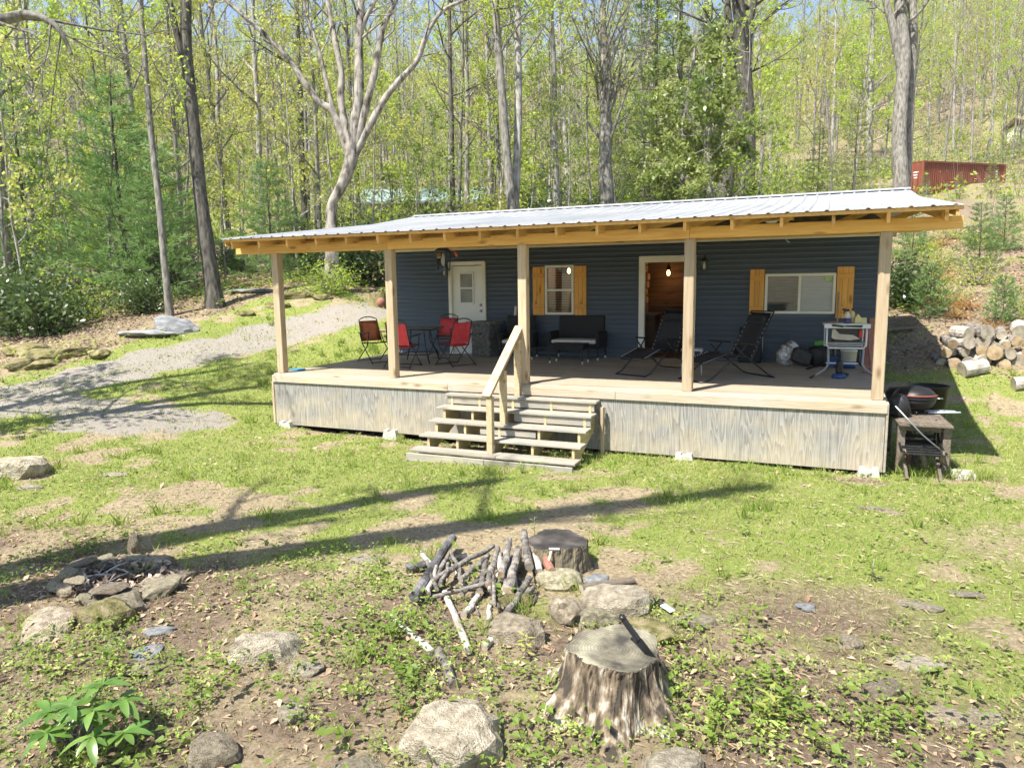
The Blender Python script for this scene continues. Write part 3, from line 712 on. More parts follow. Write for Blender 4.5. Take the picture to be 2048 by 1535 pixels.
# the open doorway and what shows of the room
df = MB()
for a in (5.665, 6.675): df.box((a, HY0-.012, 1.015), (.12, .09, 2.03), bev=.01)
df.box((6.17, HY0-.014, 2.0), (1.13, .085, .13), bev=.01)
part(df, 'doorway_frame', M_TRIM, label='cream frame of the open doorway'); part(MB().box((6.17, HY0+.02, .012), (.9, .16, .03), bev=.004), 'threshold', M_SHADEDWOOD)
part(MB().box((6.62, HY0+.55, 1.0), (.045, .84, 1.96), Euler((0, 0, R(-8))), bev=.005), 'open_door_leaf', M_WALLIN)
g = random.Random(3)
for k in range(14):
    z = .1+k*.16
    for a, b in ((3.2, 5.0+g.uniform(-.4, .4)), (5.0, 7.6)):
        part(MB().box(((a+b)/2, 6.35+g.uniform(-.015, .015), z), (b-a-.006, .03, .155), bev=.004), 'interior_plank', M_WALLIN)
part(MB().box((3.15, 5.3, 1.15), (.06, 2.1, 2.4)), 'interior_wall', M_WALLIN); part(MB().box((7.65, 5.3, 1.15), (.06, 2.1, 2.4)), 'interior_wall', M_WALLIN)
ch = empty('stone_chimney'); ch.parent = house
M_WARMST = mat('warm_stone', (.16, .10, .06), (.40, .28, .18), .9, 6, rnd=.3, bump=.4)
for k in range(13):
    z = .09+k*.175; xx = 4.98
    for j in range(2):
        w = .17+.05*g.random(); part(MB().box((xx+w/2, 5.95+g.uniform(-.02, .02), z), (w-.012, .28, .16), bev=.02), 'stone', M_WARMST, ch); xx += w
part(MB().box((5.55, 5.25, .42), (.42, .5, .84), bev=.01), 'cabinet', M_WALLIN); part(MB().box((5.55, 5.25, .86), (.5, .56, .04), bev=.01), 'cabinet_top', M_SHADEDWOOD)
def edison(loc, name, lab, e=14):
    r = empty(name, loc, 0, lab, 'lamp', None)
    b = MB().lathe([(.012, 0), (.03, -.03), (.034, -.06), (.024, -.10), (.006, -.115)], n=14); part(b, 'bulb', M_BULB, r)
    part(MB().lathe([(.012, .34), (.02, .10), (.045, .07), (.045, .0), (.03, -.005)], n=14), 'socket', M_BLACKM, r)
    L = bpy.data.lights.new(name+'_glow', 'POINT'); L.energy = e; L.color = (1, .55, .2); L.shadow_soft_size = .04
    lo = bpy.data.objects.new('glow', L); COL.objects.link(lo); lo.parent = r; lo.location = (0, 0, -.19)
edison((5.83, 5.98, 1.80), 'edison_bulb', 'lit amber filament bulb seen through the open doorway', 1.3)
edison((3.62, 5.6, 1.88), 'pendant_bulb', 'lit amber bulb seen behind the blinds of the sash window', 2.5)
# ---- porch deck
bx0, bx1 = -.10, 9.86; seam = 4.93
n = 30; w = (HY0-.02+.12)/n
for k in range(n):
    y = -.12+w*(k+.5)
    for a, b in ((bx0, seam-.003), (seam+.003, bx1)):
        part(MB().box(((a+b)/2, y, -.016), (b-a, w-.006, .032), bev=.004), 'deck_board', M_DECKF if k < 1 else M_DECK)
for a, b in ((bx0-.02, 3.5), (3.503, 6.3), (6.303, bx1+.02)):
    part(MB().box(((a+b)/2, -.128, -.09), (b-a, .038, .125), bev=.004), 'rim_board', M_DECKF)
part(MB().box((bx0-.02, 2.0, -.09), (.038, 4.2, .125), bev=.004), 'rim_board', M_DECKF); part(MB().box((bx1+.02, 2.0, -.09), (.038, 4.2, .125), bev=.004), 'rim_board', M_DECKF)
for k, (a, b) in enumerate(((bx0, 2.36), (2.364, 4.80), (4.804, 7.24), (7.244, bx1))):
    part(MB().box(((a+b)/2, -.105, -.535), (b-a, .02, .79)), 'skirt_panel', M_PLY)
part(MB().box((bx0+.0, 2.0, -.535), (.02, 4.1, .78)), 'skirt_panel', M_PLY); part(MB().box((bx1, 2.0, -.535), (.02, 4.1, .78)), 'skirt_panel', M_PLY)
part(MB().box((bx0-.03, -.10, -.54), (.05, .06, .76), bev=.005), 'corner_batten', M_POST); part(MB().box((bx1+.022, -.10, -.5), (.03, .06, .86), bev=.004), 'corner_batten', M_TREAD)
for xk in (.15, 2.39, 7.32, 9.70):
    part(MB().prism([(xk-.15, -1.06), (xk+.15, -1.06), (xk+.11, -.87), (xk+.04, -.87), (xk+.04, -.90), (xk-.04, -.90), (xk-.04, -.87), (xk-.11, -.87)], 'y', -.20, .08), 'pier_block', M_CONC)
jo = MB()
for k in range(9): jo.box((k*1.22, 2.0, -.13), (.04, 4.0, .18))
part(jo, 'floor_joists', M_SHADEDWOOD)
for k, xk in enumerate((0, 2.39, 4.79, 7.32, 9.76)):
    part(MB().box((xk, .02, 1.075), (.14, .14, 2.15), bev=.008), 'post', M_POST)
# ---- stairs
sw0, sw1 = 3.55, 6.06
for k in range(1, 6):
    z = -.17*k; yf = -.07-.26*k
    mid = 4.86+(.04 if k % 2 else -.05)
    for a, b in ((sw0-.01*k, mid-.003), (mid+.003, sw1+.004*k)):
        for j in range(2):
            part(MB().box(((a+b)/2, yf+.07+.137*j, z-.019), (b-a, .133, .036), bev=.005), 'tread', M_TREAD)
    if k in (1, 2): part(MB().box((5.45 if k == 2 else 4.8, yf+.05, z-.10), (1.2 if k == 2 else 2.45, .032, .115), bev=.004), 'riser', M_TREAD)
    if k == 3: part(MB().box((4.85, yf+.05, z-.115), (.9, .03, .09), bev=.004), 'riser', M_TREAD)
for a, b in ((sw0-.05, 4.77), (4.776, sw1+.02)): part(MB().box(((a+b)/2, -1.46, -.945), (b-a, .036, .125), bev=.005), 'ground_board', M_TREAD)
for xk in (3.66, 4.15, 4.72, 5.35, 5.96):
    poly = [(-.12, -.16), (-.12, -.62), (-1.10, -1.02), (-1.43, -1.02), (-1.43, -.893)]
    for k in range(5, 0, -1):
        z = -.17*k-.04; yb = -.07-.26*k+.03
        poly += [(yb, z), (yb+.26, z)] if k > 1 else [(yb, z), (-.12, z)]
    pp = [(-.12, -.62), (-1.10, -1.02), (-1.40, -1.02)]
    for k in range(5, 0, -1):
        z = -.17*k-.038; yf = -.07-.26*k+.03; pp += [(yf, z), (min(yf+.26, -.12), z)]
    part(MB().prism(pp, 'x', xk-.019, xk+.019), 'stringer', M_STRING)
rl = empty('handrail'); rl.parent = house
xr = 4.74
part(MB().bar((xr-.02, -1.26, -.02), (xr-.02, .0, .90), .135, .04, bev=.006), 'rail_cap', M_RAIL, rl)
part(MB().bar((xr-.03, -1.17, -.055), (xr-.03, -.06, .755), .04, .09, bev=.005), 'rail_board', M_RAIL, rl)
for yy, z0, z1 in ((-1.19, -.94, -.03), (-.72, -.51, .29), (-.16, -.17, .70)):
    part(MB().box((xr+.01, yy, (z0+z1)/2), (.09, .09, z1-z0), bev=.005), 'rail_post', M_RAIL, rl)
part(MB().box((6.13, -.22, -.62), (.04, .09, .72), bev=.004), 'stair_prop', M_POST)
# ---- roof frame
for a, b in ((-.86, 2.39), (2.394, 7.32), (7.324, 10.58)):
    part(MB().box(((a+b)/2, -.045, 2.228), (b-a, .04, .155), bev=.004), 'beam', M_BEAM); part(MB().box(((a+b)/2+.01, .06, 2.225), (b-a-.3, .04, .15), bev=.004), 'beam', M_BEAM)
part(MB().box((4.9, HY0-.07, 2.42), (11.3, .04, .15), bev=.004), 'wall_ledger', M_BEAM)
def zroof(y): return 2.40+(y+.5)*.117 if y < 4.2 else 2.95+(y-4.2)*.165
RAF = [-.62+k*.61 for k in range(19)]
for xk in RAF:
    a = (xk, -.40, zroof(-.40)-.112); b = (xk, 4.15, zroof(4.15)-.112)
    part(MB().bar(a, b, .04, .135), 'rafter', M_RAFT)
for yk in (-.42, .9, 2.2, 3.5):
    part(MB().box((4.92, yk, zroof(yk)-.038), (11.2, .09, .036)), 'purlin', M_RAFT)
for k in range(18):
    if k % 3: part(MB().bar((RAF[k]+.06, .35, 2.30), (RAF[k]+.45, .38, 2.46), .035, .08), 'brace', M_RAFT)
    part(MB().box((RAF[k]+.305, .10, 2.41), (.565, .035, .14)), 'blocking', M_RAFT) if k < 8 else None
for s_, xx in ((1, -.72), (-1, 10.46)):
    part(MB().bar((xx, -.45, zroof(-.45)-.075), (xx, 4.2, zroof(4.2)-.075), .03, .10), 'rake_board', M_BEAM)
    part(MB().bar((xx, 4.2, zroof(4.2)-.085), (xx, 6.25, zroof(6.25)-.085), .028, .10), 'rake_board', M_BEAM)
# gable infill above the wall line so the attic is closed
for xx in (-.12, 9.9): part(MB().prism([(4.25, 2.3), (8.3, 2.3), (8.3, 2.55), (6.25, 3.18), (4.25, 2.86)], 'x', xx-.02, xx+.02), 'gable_board', M_SIDING)
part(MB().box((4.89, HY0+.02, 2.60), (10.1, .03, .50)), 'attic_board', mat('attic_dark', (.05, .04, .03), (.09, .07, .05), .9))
# ribbed metal panels
def rib_panel(x0, x1, ys):
    """vertical-ribbed sheet from eave to ridge, ribs every 0.23 m"""
    prof = []; x = x0; pit = .2286
    k = 0
    while x0+k*pit < x1-.01:
        a = x0+k*pit
        prof += [(a, 0), (a+.018, .017), (a+.042, .017), (a+.06, 0), (a+.10, .0), (a+.11, .004), (a+.12, 0), (a+.165, 0), (a+.175, .004), (a+.185, 0)]; k += 1
    prof = [p for p in prof if p[0] <= x1]; prof.append((x1, 0))
    v = []; f = []; m = len(prof)
    for y in ys:
        for (px, h) in prof: v.append((px, y, zroof(y)+h))
    for i in range(len(ys)-1):
        for j in range(m-1): f.append((i*m+j, i*m+j+1, (i+1)*m+j+1, (i+1)*m+j))
    nb = len(v)
    v += [(a, b, c-.004) for a, b, c in v]; f += [tuple(nb+q for q in t[::-1]) for t in f]
    f += [(j+1, j, nb+j, nb+j+1) for j in range(m-1)]
    return MB().add(v, f)
PW = .9144; xs = -.80
for k in range(13):
    a = xs+k*PW; b = min(a+PW, 10.52)
    if b-a < .05: continue
    part(rib_panel(a, b+.0, [-.5, .7, 1.9, 3.1, 4.2, 5.2, 6.27]), 'roof_panel', M_ROOF)
bk = MB().prism([(6.27, zroof(6.27)+.0), (6.27, zroof(6.27)-.02), (8.7, 2.5), (8.7, 2.52)], 'x', -.8, 10.5); part(bk, 'rear_roof', M_ROOF)
rc = MB().prism([(6.13, zroof(6.13)+.03), (6.27, zroof(6.27)+.05), (6.42, zroof(6.27)), (6.42, zroof(6.27)-.01), (6.27, zroof(6.27)+.036), (6.13, zroof(6.13)+.026)], 'x', -.82, 10.53); part(rc, 'ridge_cap', M_ROOF)
# ceiling lamps under the porch roof
for xk in (2.75, 5.1, 8.25):
    part(MB().lathe([(.02, -.035), (.07, -.028), (.09, -.01), (.09, 0)], (xk, 1.9, zroof(1.9)-.20), n=16), 'ceiling_lamp', M_FROST)
    part(MB().box((xk, 1.9, zroof(1.9)-.185), (.66, .09, .03)), 'lamp_board', M_RAFT)
# wires
part(MB().tube([(8.3, 2.6, 2.40), (8.42, 2.6, 2.30), (8.45, 2.6, 2.2), (8.5, 2.6, 2.17)], .006, 5), 'loose_wire', M_LGREY)

# dead leaves blown onto the roof
rg = np.random.default_rng(51); nl = 420; lx = rg.uniform(-.6, 10.3, nl); ly = rg.uniform(-.3, 6.0, nl); kk = rg.random(nl) < .35+.65*(vnoise(lx*1.2, ly*1.2, 3) > .6); lx = lx[kk]; ly = ly[kk]
lz = np.array([zroof(v) for v in ly])+.006; aa = rg.uniform(0, 6.28, len(lx)); sz = rg.uniform(.015, .035, len(lx))
uu = np.stack([np.cos(aa), np.sin(aa), .12*np.sin(aa)], -1)*sz[:, None]; ww = np.stack([-np.sin(aa), np.cos(aa), .12*np.cos(aa)+.2], -1)*sz[:, None]*.5; cc_ = np.stack([lx, ly, lz+.004], -1)
o = link('roof_leaves', np_mesh('roof_leaves', np.stack([cc_-uu, cc_-ww*.3, cc_+uu, cc_+ww], 1).reshape(-1, 3), np.arange(len(lx)*4).reshape(-1, 4), M_LITTER)); setp(o, 'dead leaves blown over the metal roof', 'leaves', kind='stuff')

# ------------------------------------------------------------------ things on the porch
def P(mb, name, m, parent, **k): return mb.build(name, m, parent, **k)
# red folding sling chairs (local +Y is the way the sitter faces)
def sling(pts, w0, w1, th=.006, sag=.0):
    """cloth strip along a profile of (y,z), half widths w0..w1"""
    mb = MB(); n = len(pts); cols = 5; v = []; f = []
    for i, (y, z) in enumerate(pts):
        w = w0+(w1-w0)*i/(n-1)
        for j in range(cols):
            t = -1+2*j/(cols-1); v.append((t*w, y, z-sag*(1-t*t)))
    for i in range(n-1):
        for j in range(cols-1): a = i*cols+j; f.append((a, a+1, a+cols+1, a+cols))
    b = len(v); v += [(x, y-.002, z-th) for x, y, z in v]; f += [tuple(b+q for q in t[::-1]) for t in f]
    for i in range(n-1):
        for j in (0, cols-1): a = i*cols+j; f.append((a, a+cols, b+a+cols, b+a))
    for j in range(cols-1):
        for i in (0, n-1): a = i*cols+j; f.append((a, a+1, b+a+1, b+a))
    return mb.add(v, f, 0, True)
def chair(loc, rz, label, cloth):
    c = empty('folding_chair', loc, rz, label, 'chair', 'red folding chairs round the patio table')
    P(sling([(.22, .43), (.1, .42), (-.05, .405), (-.19, .40)], .225, .215, sag=.015), 'seat', cloth, c)
    P(sling([(-.20, .44), (-.24, .58), (-.28, .74), (-.31, .84)], .215, .195, sag=.0), 'backrest', cloth, c)
    fr = MB(); top = []
    for k in range(9):
        t = -1+k/4; top.append((t*.20, -.335-.01*(1-t*t), .865+.055*(1-t*t)))
    fr.tube([(-.225, -.19, .40)]+top+[(.225, -.19, .40)], .011, 7); P(fr, 'back_frame', M_BLACKM, c)
    sf = MB()
    for s in (-1, 1): sf.tube([(s*.23, .235, .425), (s*.225, -.19, .40)], .011, 6)
    sf.tube([(-.23, .235, .425), (.23, .235, .425)], .011, 6); P(sf, 'seat_frame', M_BLACKM, c)
    for s in (-1, 1):
        P(MB().tube([(s*.25, .27, .01), (s*.245, -.15, .41), (s*.24, -.25, .60)], .011, 6), 'leg', M_BLACKM, c)
        P(MB().tube([(s*.262, -.36, .01), (s*.258, .10, .36), (s*.255, .17, .60)], .011, 6), 'leg', M_BLACKM, c)
        P(MB().box((s*.258, -.03, .615), (.04, .46, .022), Euler((R(2), 0, 0)), bev=.006), 'armrest', M_BLACKM, c)
    P(MB().tube([(-.25, .25, .03), (.25, .25, .03)], .010, 6), 'stretcher', M_BLACKM, c); P(MB().tube([(-.26, -.33, .035), (.26, -.33, .035)], .010, 6), 'stretcher', M_BLACKM, c)
    return c
chair((.72, 2.0, 0), R(-118), 'folding chair with sun-faded orange-red sling, farthest from the cabin door', M_RUST)
chair((1.72, 1.42, 0), R(8), 'red folding chair with its back to the lawn, behind the second post', M_RED)
chair((2.50, 1.98, 0), R(62), 'red folding chair turned sideways, right of the patio table', M_RED)
chair((1.62, 3.18, 0), R(183), 'red folding chair facing out, between patio table and wall', M_RED)
t = empty('patio_table', (1.52, 2.28, 0), R(12), 'square dark-framed patio table among red folding chairs', 'table')
P(MB().box((0, 0, .70), (.88, .88, .025), bev=.02), 'tabletop', mat('smoked_top', (.14, .135, .11), (.20, .19, .16), .25, 4), t)
P(MB().tube([(-.44, -.44, .685), (.44, -.44, .685), (.44, .44, .685), (-.44, .44, .685)], .014, 6, closed=True), 'rim', M_BLACKM, t)
for sx in (-1, 1):
    for sy in (-1, 1): P(MB().tube([(sx*.20, sy*.20, .68), (sx*.24, sy*.24, .35), (sx*.36, sy*.36, .01)], .013, 6), 'leg', M_BLACKM, t)
P(MB().tube([(-.30, -.30, .18), (.30, -.30, .18), (.30, .30, .18), (-.30, .30, .18)], .010, 6, closed=True), 'stretcher', M_BLACKM, t)
# cast-stone column
c = empty('stone_column', (2.33, 3.80, 0), R(-6), 'square grey cast-stone column cabinet with flared cap beside the white door', 'fire column')
g = random.Random(5)
for s_ in range(12):
    z = .03+s_*.0525; a = -.22
    row = MB()
    while a < .215:
        w = min(g.uniform(.07, .17), .22-a+.001)
        if .22-(a+w) < .04: w = .22-a
        for sd in (0, 1, 2, 3):
            m = Matrix.Rotation(sd*math.pi/2, 4, 'Z') @ Matrix.Translation((a+w/2, -.215-g.uniform(-.006, .008), z+.024))
            row.box((0, 0, 0), (w-.007, .03, .046), None, 0, .006) if False else row.add([m @ Vector(p) for p in [(-w/2+.004, -.015, -.023), (w/2-.004, -.015, -.023), (w/2-.004, .02, -.023), (-w/2+.004, .02, -.023), (-w/2+.004, -.015, .023), (w/2-.004, -.015, .023), (w/2-.004, .02, .023), (-w/2+.004, .02, .023)]], [(0, 3, 2, 1), (4, 5, 6, 7), (0, 1, 5, 4), (1, 2, 6, 5), (2, 3, 7, 6), (3, 0, 4, 7)])
        a += w
    P(row, 'stone_course', M_STONEC, c)
P(MB().box((0, 0, .33), (.405, .405, .63)), 'core', M_STONEC, c)
cp = MB()
for (r0, r1, z0, z1) in ((.235, .27, .66, .69), (.27, .30, .69, .72), (.31, .31, .72, .755)):
    cp.add([(-r0, -r0, z0), (r0, -r0, z0), (r0, r0, z0), (-r0, r0, z0), (-r1, -r1, z1), (r1, -r1, z1), (r1, r1, z1), (-r1, r1, z1)], [(0, 3, 2, 1), (4, 5, 6, 7), (0, 1, 5, 4), (1, 2, 6, 5), (2, 3, 7, 6), (3, 0, 4, 7)])
P(cp, 'cap', M_STONEC, c); P(MB().box((0, -.238, .50), (.10, .012, .035)), 'vent_slot', M_BLACKM, c)
# black rattan set
def rattan_seat(name, loc, rz, w, label, cat):
    c = empty(name, loc, rz, label, cat)
    d = .62
    P(MB().box((0, -.27, .60), (w-.10, .07, .56), Euler((R(8), 0, 0)), bev=.02), 'backrest', M_RATTAN, c)
    for s in (-1, 1): P(MB().box((s*(w/2-.035), .02, .40), (.07, .60, .34), bev=.02), 'arm', M_RATTAN, c)
    P(MB().box((0, .03, .28), (w-.14, .56, .10), bev=.015), 'seat_base', M_RATTAN, c)
    P(MB().box((0, .05, .365), (w-.15, .54, .07), bev=.025), 'cushion', M_CUSH, c)
    for sx in (-1, 1):
        for sy, yy in ((-1, -.26), (1, .29)):
            lg = P(MB().tube([(sx*(w/2-.035), yy, .30), (sx*(w/2-.035), yy, .045)], .014, 6), 'leg', M_BLACKM, c)
            P(MB().lathe([(.017, 0), (.018, .05)], (sx*(w/2-.035), yy, 0), n=8), 'foot_cap', M_FROST, lg)
    return c
rattan_seat('rattan_loveseat', (4.40, 3.87, 0), R(180), 1.10, 'black wicker loveseat with white cushion under the shuttered window', 'loveseat')
rattan_seat('rattan_armchair', (3.18, 3.62, 0), R(190), .74, 'black wicker armchair with white cushion behind the stair rail', 'armchair')
ct = empty('rattan_coffee_table', (4.49, 3.05, 0), R(2), 'low black wicker coffee table with white feet before the loveseat', 'coffee table')
P(MB().box((0, 0, .365), (.70, .46, .035), bev=.01), 'tabletop', M_RATTAN, ct)
ap = MB()
for s in (-1, 1):
    v = [(-.34, 0, .355), (.34, 0, .355)]; pts = [(-.34, .24), (-.24, .285), (-.1, .31), (.1, .31), (.24, .285), (.34, .24), (.34, .352), (-.34, .352)]
    ap.prism(pts, 'y', s*.215-.01, s*.215+.01); ap.prism([(-.2, .27), (0, .30), (.2, .27), (.2, .352), (-.2, .352)], 'x', s*.335-.01, s*.335+.01)
P(ap, 'apron', M_RATTAN, ct)
for sx in (-1, 1):
    for sy in (-1, 1):
        lg = P(MB().tube([(sx*.33, sy*.21, .34), (sx*.33, sy*.21, .045)], .013, 6), 'leg', M_BLACKM, ct)
        P(MB().lathe([(.016, 0), (.017, .05)], (sx*.33, sy*.21, 0), n=8), 'foot_cap', M_FROST, lg)
# reclining chairs
def recliner(loc, rz, label):
    c = empty('reclining_chair', loc, rz, label, 'recliner', 'black folding recliners on the porch')
    P(sling([(.72, .30), (.50, .36), (.26, .42)], .235, .235), 'leg_rest', M_BLACKF, c)
    P(sling([(.24, .42), (.02, .36), (-.20, .34)], .235, .235, sag=.02), 'seat', M_BLACKF, c)
    P(sling([(-.20, .34), (-.34, .58), (-.48, .82), (-.60, 1.04)], .235, .23), 'backrest', M_BLACKF, c)
    P(MB().box((0, -.50, .93), (.40, .07, .15), Euler((R(28), 0, 0)), bev=.03), 'head_pillow', M_BLACKF, c)
    fr = MB()
    for s in (-1, 1):
        fr.tube([(s*.265, .74, .29), (s*.265, .25, .43), (s*.265, -.19, .335)], .012, 6); fr.tube([(s*.265, -.15, .26), (s*.265, -.20, .34), (s*.26, -.62, 1.06)], .012, 6)
    fr.tube([(-.265, .74, .29), (-.20, .79, .275), (.20, .79, .275), (.265, .74, .29)], .012, 6); fr.tube([(-.26, -.62, 1.06), (.26, -.62, 1.06)], .012, 6)
    P(fr, 'sling_frame', M_BLACKM, c)
    for s in (-1, 1):
        P(MB().tube([(s*.30, .62, .05), (s*.30, .10, .40), (s*.30, -.06, .56)], .013, 6), 'leg', M_BLACKM, c)
        P(MB().tube([(s*.315, -.52, .05), (s*.315, .0, .40), (s*.315, .16, .54)], .013, 6), 'leg', M_BLACKM, c)
        P(MB().box((s*.31, -.02, .575), (.055, .46, .028), Euler((R(6), 0, 0)), bev=.012), 'armrest', M_DARKPL, c)
    P(MB().tube([(-.30, .62, .05), (-.30, .78, .014), (.30, .78, .014), (.30, .62, .05)], .013, 6), 'floor_bar', M_BLACKM, c)
    P(MB().tube([(-.315, -.52, .05), (-.315, -.62, .014), (.315, -.62, .014), (.315, -.52, .05)], .013, 6), 'floor_bar', M_BLACKM, c)
    gm = MB()
    for k in range(10):
        t = k/9
        for s in (-1, 1):
            gm.lathe([(.011, -.004), (.011, .004)], (s*.24, -.22-.36*t, .37+.63*t+.006), n=6); gm.lathe([(.011, -.004), (.011, .004)], (s*.24, .70-.42*t, .305+.11*t+.006), n=6)
    P(gm, 'grommets', M_LGREY, c)['kind'] = 'stuff'
    return c
recliner((6.42, 2.15, 0), R(158), 'black reclining chair facing the steps, before the open doorway')
recliner((7.72, 1.62, 0), R(136), 'black reclining chair turned sideways, right of the fourth post')
sd = empty('glass_side_table', (7.05, 1.95, 0), R(10), 'small pale side table between the two recliners', 'side table')
P(MB().box((0, 0, .42), (.36, .36, .014), bev=.005), 'tabletop', M_LGREY, sd)
for sx in (-1, 1):
    for sy in (-1, 1): P(MB().tube([(sx*.15, sy*.15, .41), (sx*.165, sy*.165, .005)], .009, 6), 'leg', M_LGREY, sd)
pn = empty('folded_lounger', (7.80, 4.02, 0), R(0), 'flat black folded lounge cushion leaning on the navy wall', 'cushion')
P(MB().box((0, 0, .34), (.42, .07, .68), Euler((R(-9), 0, 0)), bev=.02), 'pad', M_BLACKF, pn); P(MB().tube([(.22, -.06, .02), (.22, .02, .66)], .008, 5), 'frame_bar', M_STEEL, pn)
# bags by the wall
def crumple(n, sx, sy, sz, seed, amp=.18):
    bm = bmesh.new(); bmesh.ops.create_icosphere(bm, subdivisions=n, radius=1); g = np.random.default_rng(seed)
    ph = g.uniform(0, 6, (6, 3)); fr = g.uniform(2, 7, (6, 3))
    v = []
    for p in bm.verts:
        q = np.array(p.co); d = sum(math.sin(float(fr[k] @ q)+ph[k, 0]) for k in range(6))/6
        q = q*(1+amp*d*1.6); z = max(q[2], -.55); v.append((q[0]*sx, q[1]*sy, (z+.55)*sz))
    f = [[w.index for w in q.verts] for q in bm.faces]; bm.free(); return v, f
v, f = crumple(4, .23, .17, .27, 3, .22); o = MB().add(v, f, 0, False).build('foil_bag', M_FOIL, None, (8.50, 3.90, 0)); setp(o, 'crumpled silver foil bag on the porch floor below the wide window', 'bag')
tc_ = empty('tool_case', (8.72, 3.66, 0), R(18), 'dark brown hard case tilted against the silver bag', 'case')
P(MB().box((0, 0, .17), (.36, .12, .27), Euler((R(-14), R(22), 0)), bev=.03), 'body', M_CASE, tc_); P(MB().tube([(-.10, -.04, .31), (-.06, -.03, .36), (.05, -.03, .35), (.07, -.02, .29)], .010, 6), 'handle', M_DARKPL, tc_)
v, f = crumple(3, .20, .16, .28, 8, .2); o = MB().add(v, f, 0, True).build('dark_bag', M_DARKPL, None, (9.02, 3.86, 0)); setp(o, 'slumped black bag on the porch floor behind the saw stand', 'bag')
gb = empty('green_bottle', (8.93, 3.80, .40), 0, 'green plastic bottle lying on top of the slumped black bag', 'bottle')
P(MB().lathe([(.035, 0), (.05, .02), (.05, .14), (.02, .19), (.02, .23)], n=12, mtx=Matrix.Rotation(R(80), 4, 'Y')), 'body', M_GREEN, gb); P(MB().lathe([(.024, .22), (.024, .25)], n=10, mtx=Matrix.Rotation(R(80), 4, 'Y')), 'cap', M_WHITE, gb)
# table saw on its stand
s = empty('table_saw', (9.40, 2.62, 0), R(4), 'table saw on a grey tubular folding stand at the right end of the porch', 'table saw')
P(MB().box((0, 0, .82), (.66, .55, .045), bev=.008), 'table', M_LGREY, s); P(MB().box((0, -.285, .815), (.68, .03, .075), bev=.008), 'fence_rail', M_LGREY, s)
P(MB().box((.02, .02, .66), (.42, .38, .26), bev=.02), 'body', mat('saw_black', (.03, .03, .03), (.06, .055, .05), .5), s)
P(MB().prism([(-.22, .62), (-.17, .60), (.05, .585), (.20, .61), (.10, .67), (-.10, .685), (-.17, .76), (-.21, .76)], 'y', -.24, -.20), 'blade_guard', mat('pale_guard', (.42, .38, .30), (.5, .46, .38), .5), s)
P(MB().box((.21, -.215, .69), (.05, .03, .12), bev=.008), 'switch', M_REDTOOL, s)
P(MB().box((0, -.05, .535), (.56, .40, .03), bev=.01), 'tray', M_GREYP, s)
P(MB().tube([(-.29, -.25, .79), (-.29, -.25, .50), (-.25, -.25, .46), (.25, -.25, .46), (.29, -.25, .50), (.29, -.25, .79)], .016, 8), 'stand_frame', M_LGREY, s)
P(MB().tube([(-.29, .25, .79), (-.29, .25, .46), (.29, .25, .46), (.29, .25, .79)], .016, 8), 'stand_frame', M_LGREY, s)
for sx in (-1, 1):
    for sy in (-1, 1):
        lg = P(MB().tube([(sx*.26, sy*.25, .46), (sx*.25, sy*.26, .20), (sx*.30, sy*.30+sy*.02, .12), (sx*.52, sy*.62, .012)], .017, 8), 'leg', M_GREYP if sy < 0 else M_BLACKM, s)
        P(MB().tube([(sx*.46, sy*.53, .045), (sx*.53, sy*.635, .012)], .021, 8), 'rubber_foot', M_BLACKM, lg)
P(MB().bar((-.25, .26, .16), (.25, .26, .16), .03, .02), 'cross_bar', M_LGREY, s)
def saw_pt(x, y, z): m = Matrix.Rotation(R(4), 4, 'Z') @ Vector((x, y, z)); return (9.40+m.x, 2.62+m.y, m.z)
ZT = .8445
b = empty('spray_bottle', saw_pt(.03, .05, ZT), R(15), 'clear spray bottle of purple cleaner with black trigger on the saw table', 'bottle')
P(MB().lathe([(.05, 0), (.052, .02), (.052, .08)], n=14), 'liquid', M_PURPLE, b); P(MB().lathe([(.052, .082), (.045, .13), (.017, .17), (.017, .19)], n=14), 'body', M_LGREY, b)
P(MB().box((-.03, 0, .215), (.11, .03, .04), Euler((0, R(8), 0)), bev=.01), 'trigger_head', M_BLACKM, b); P(MB().box((-.055, 0, .18), (.014, .018, .06), Euler((0, R(25), 0)), bev=.004), 'trigger', M_BLACKM, b)
b = empty('yellow_bottle', saw_pt(.11, .10, ZT), 0, 'slim yellow-labelled bottle with black cap next to the spray bottle', 'bottle')
P(MB().lathe([(.032, 0), (.034, .16), (.016, .19), (.016, .20)], n=12), 'body', M_YELLOW, b); P(MB().lathe([(.019, .20), (.019, .235)], n=10), 'cap', M_BLACKM, b)
o = MB().prism([(-.05, 0), (.05, 0), (.05, .08), (0, .15), (-.05, .08)], 'y', -.04, .04).build('carton', M_YELLOW, None, saw_pt(.18, .02, ZT), (0, 0, R(12))); setp(o, 'yellow gable-top carton on the saw table', 'carton')
o = MB().box((0, 0, .045), (.09, .07, .09), bev=.004).build('small_box', M_YELLOW, None, saw_pt(.265, .03, ZT), (0, 0, R(-8))); setp(o, 'small pale yellow box at the right end of the saw table', 'box')
k = empty('pruning_saw', saw_pt(-.04, -.3025, .815), R(4), 'folding hand saw with black handle and green band hung along the saw table edge', 'hand saw')
P(MB().box((-.10, -.006, .005), (.17, .014, .035), Euler((0, R(6), 0)), bev=.006), 'handle', M_BLACKM, k); P(MB().box((-.004, -.006, .0), (.03, .016, .032), bev=.004), 'band', M_GREEN, k); P(MB().prism([(.012, -.012), (.25, -.02), (.27, .018), (.012, .014)], 'y', -.008, -.004), 'blade', M_DARKPL, k)
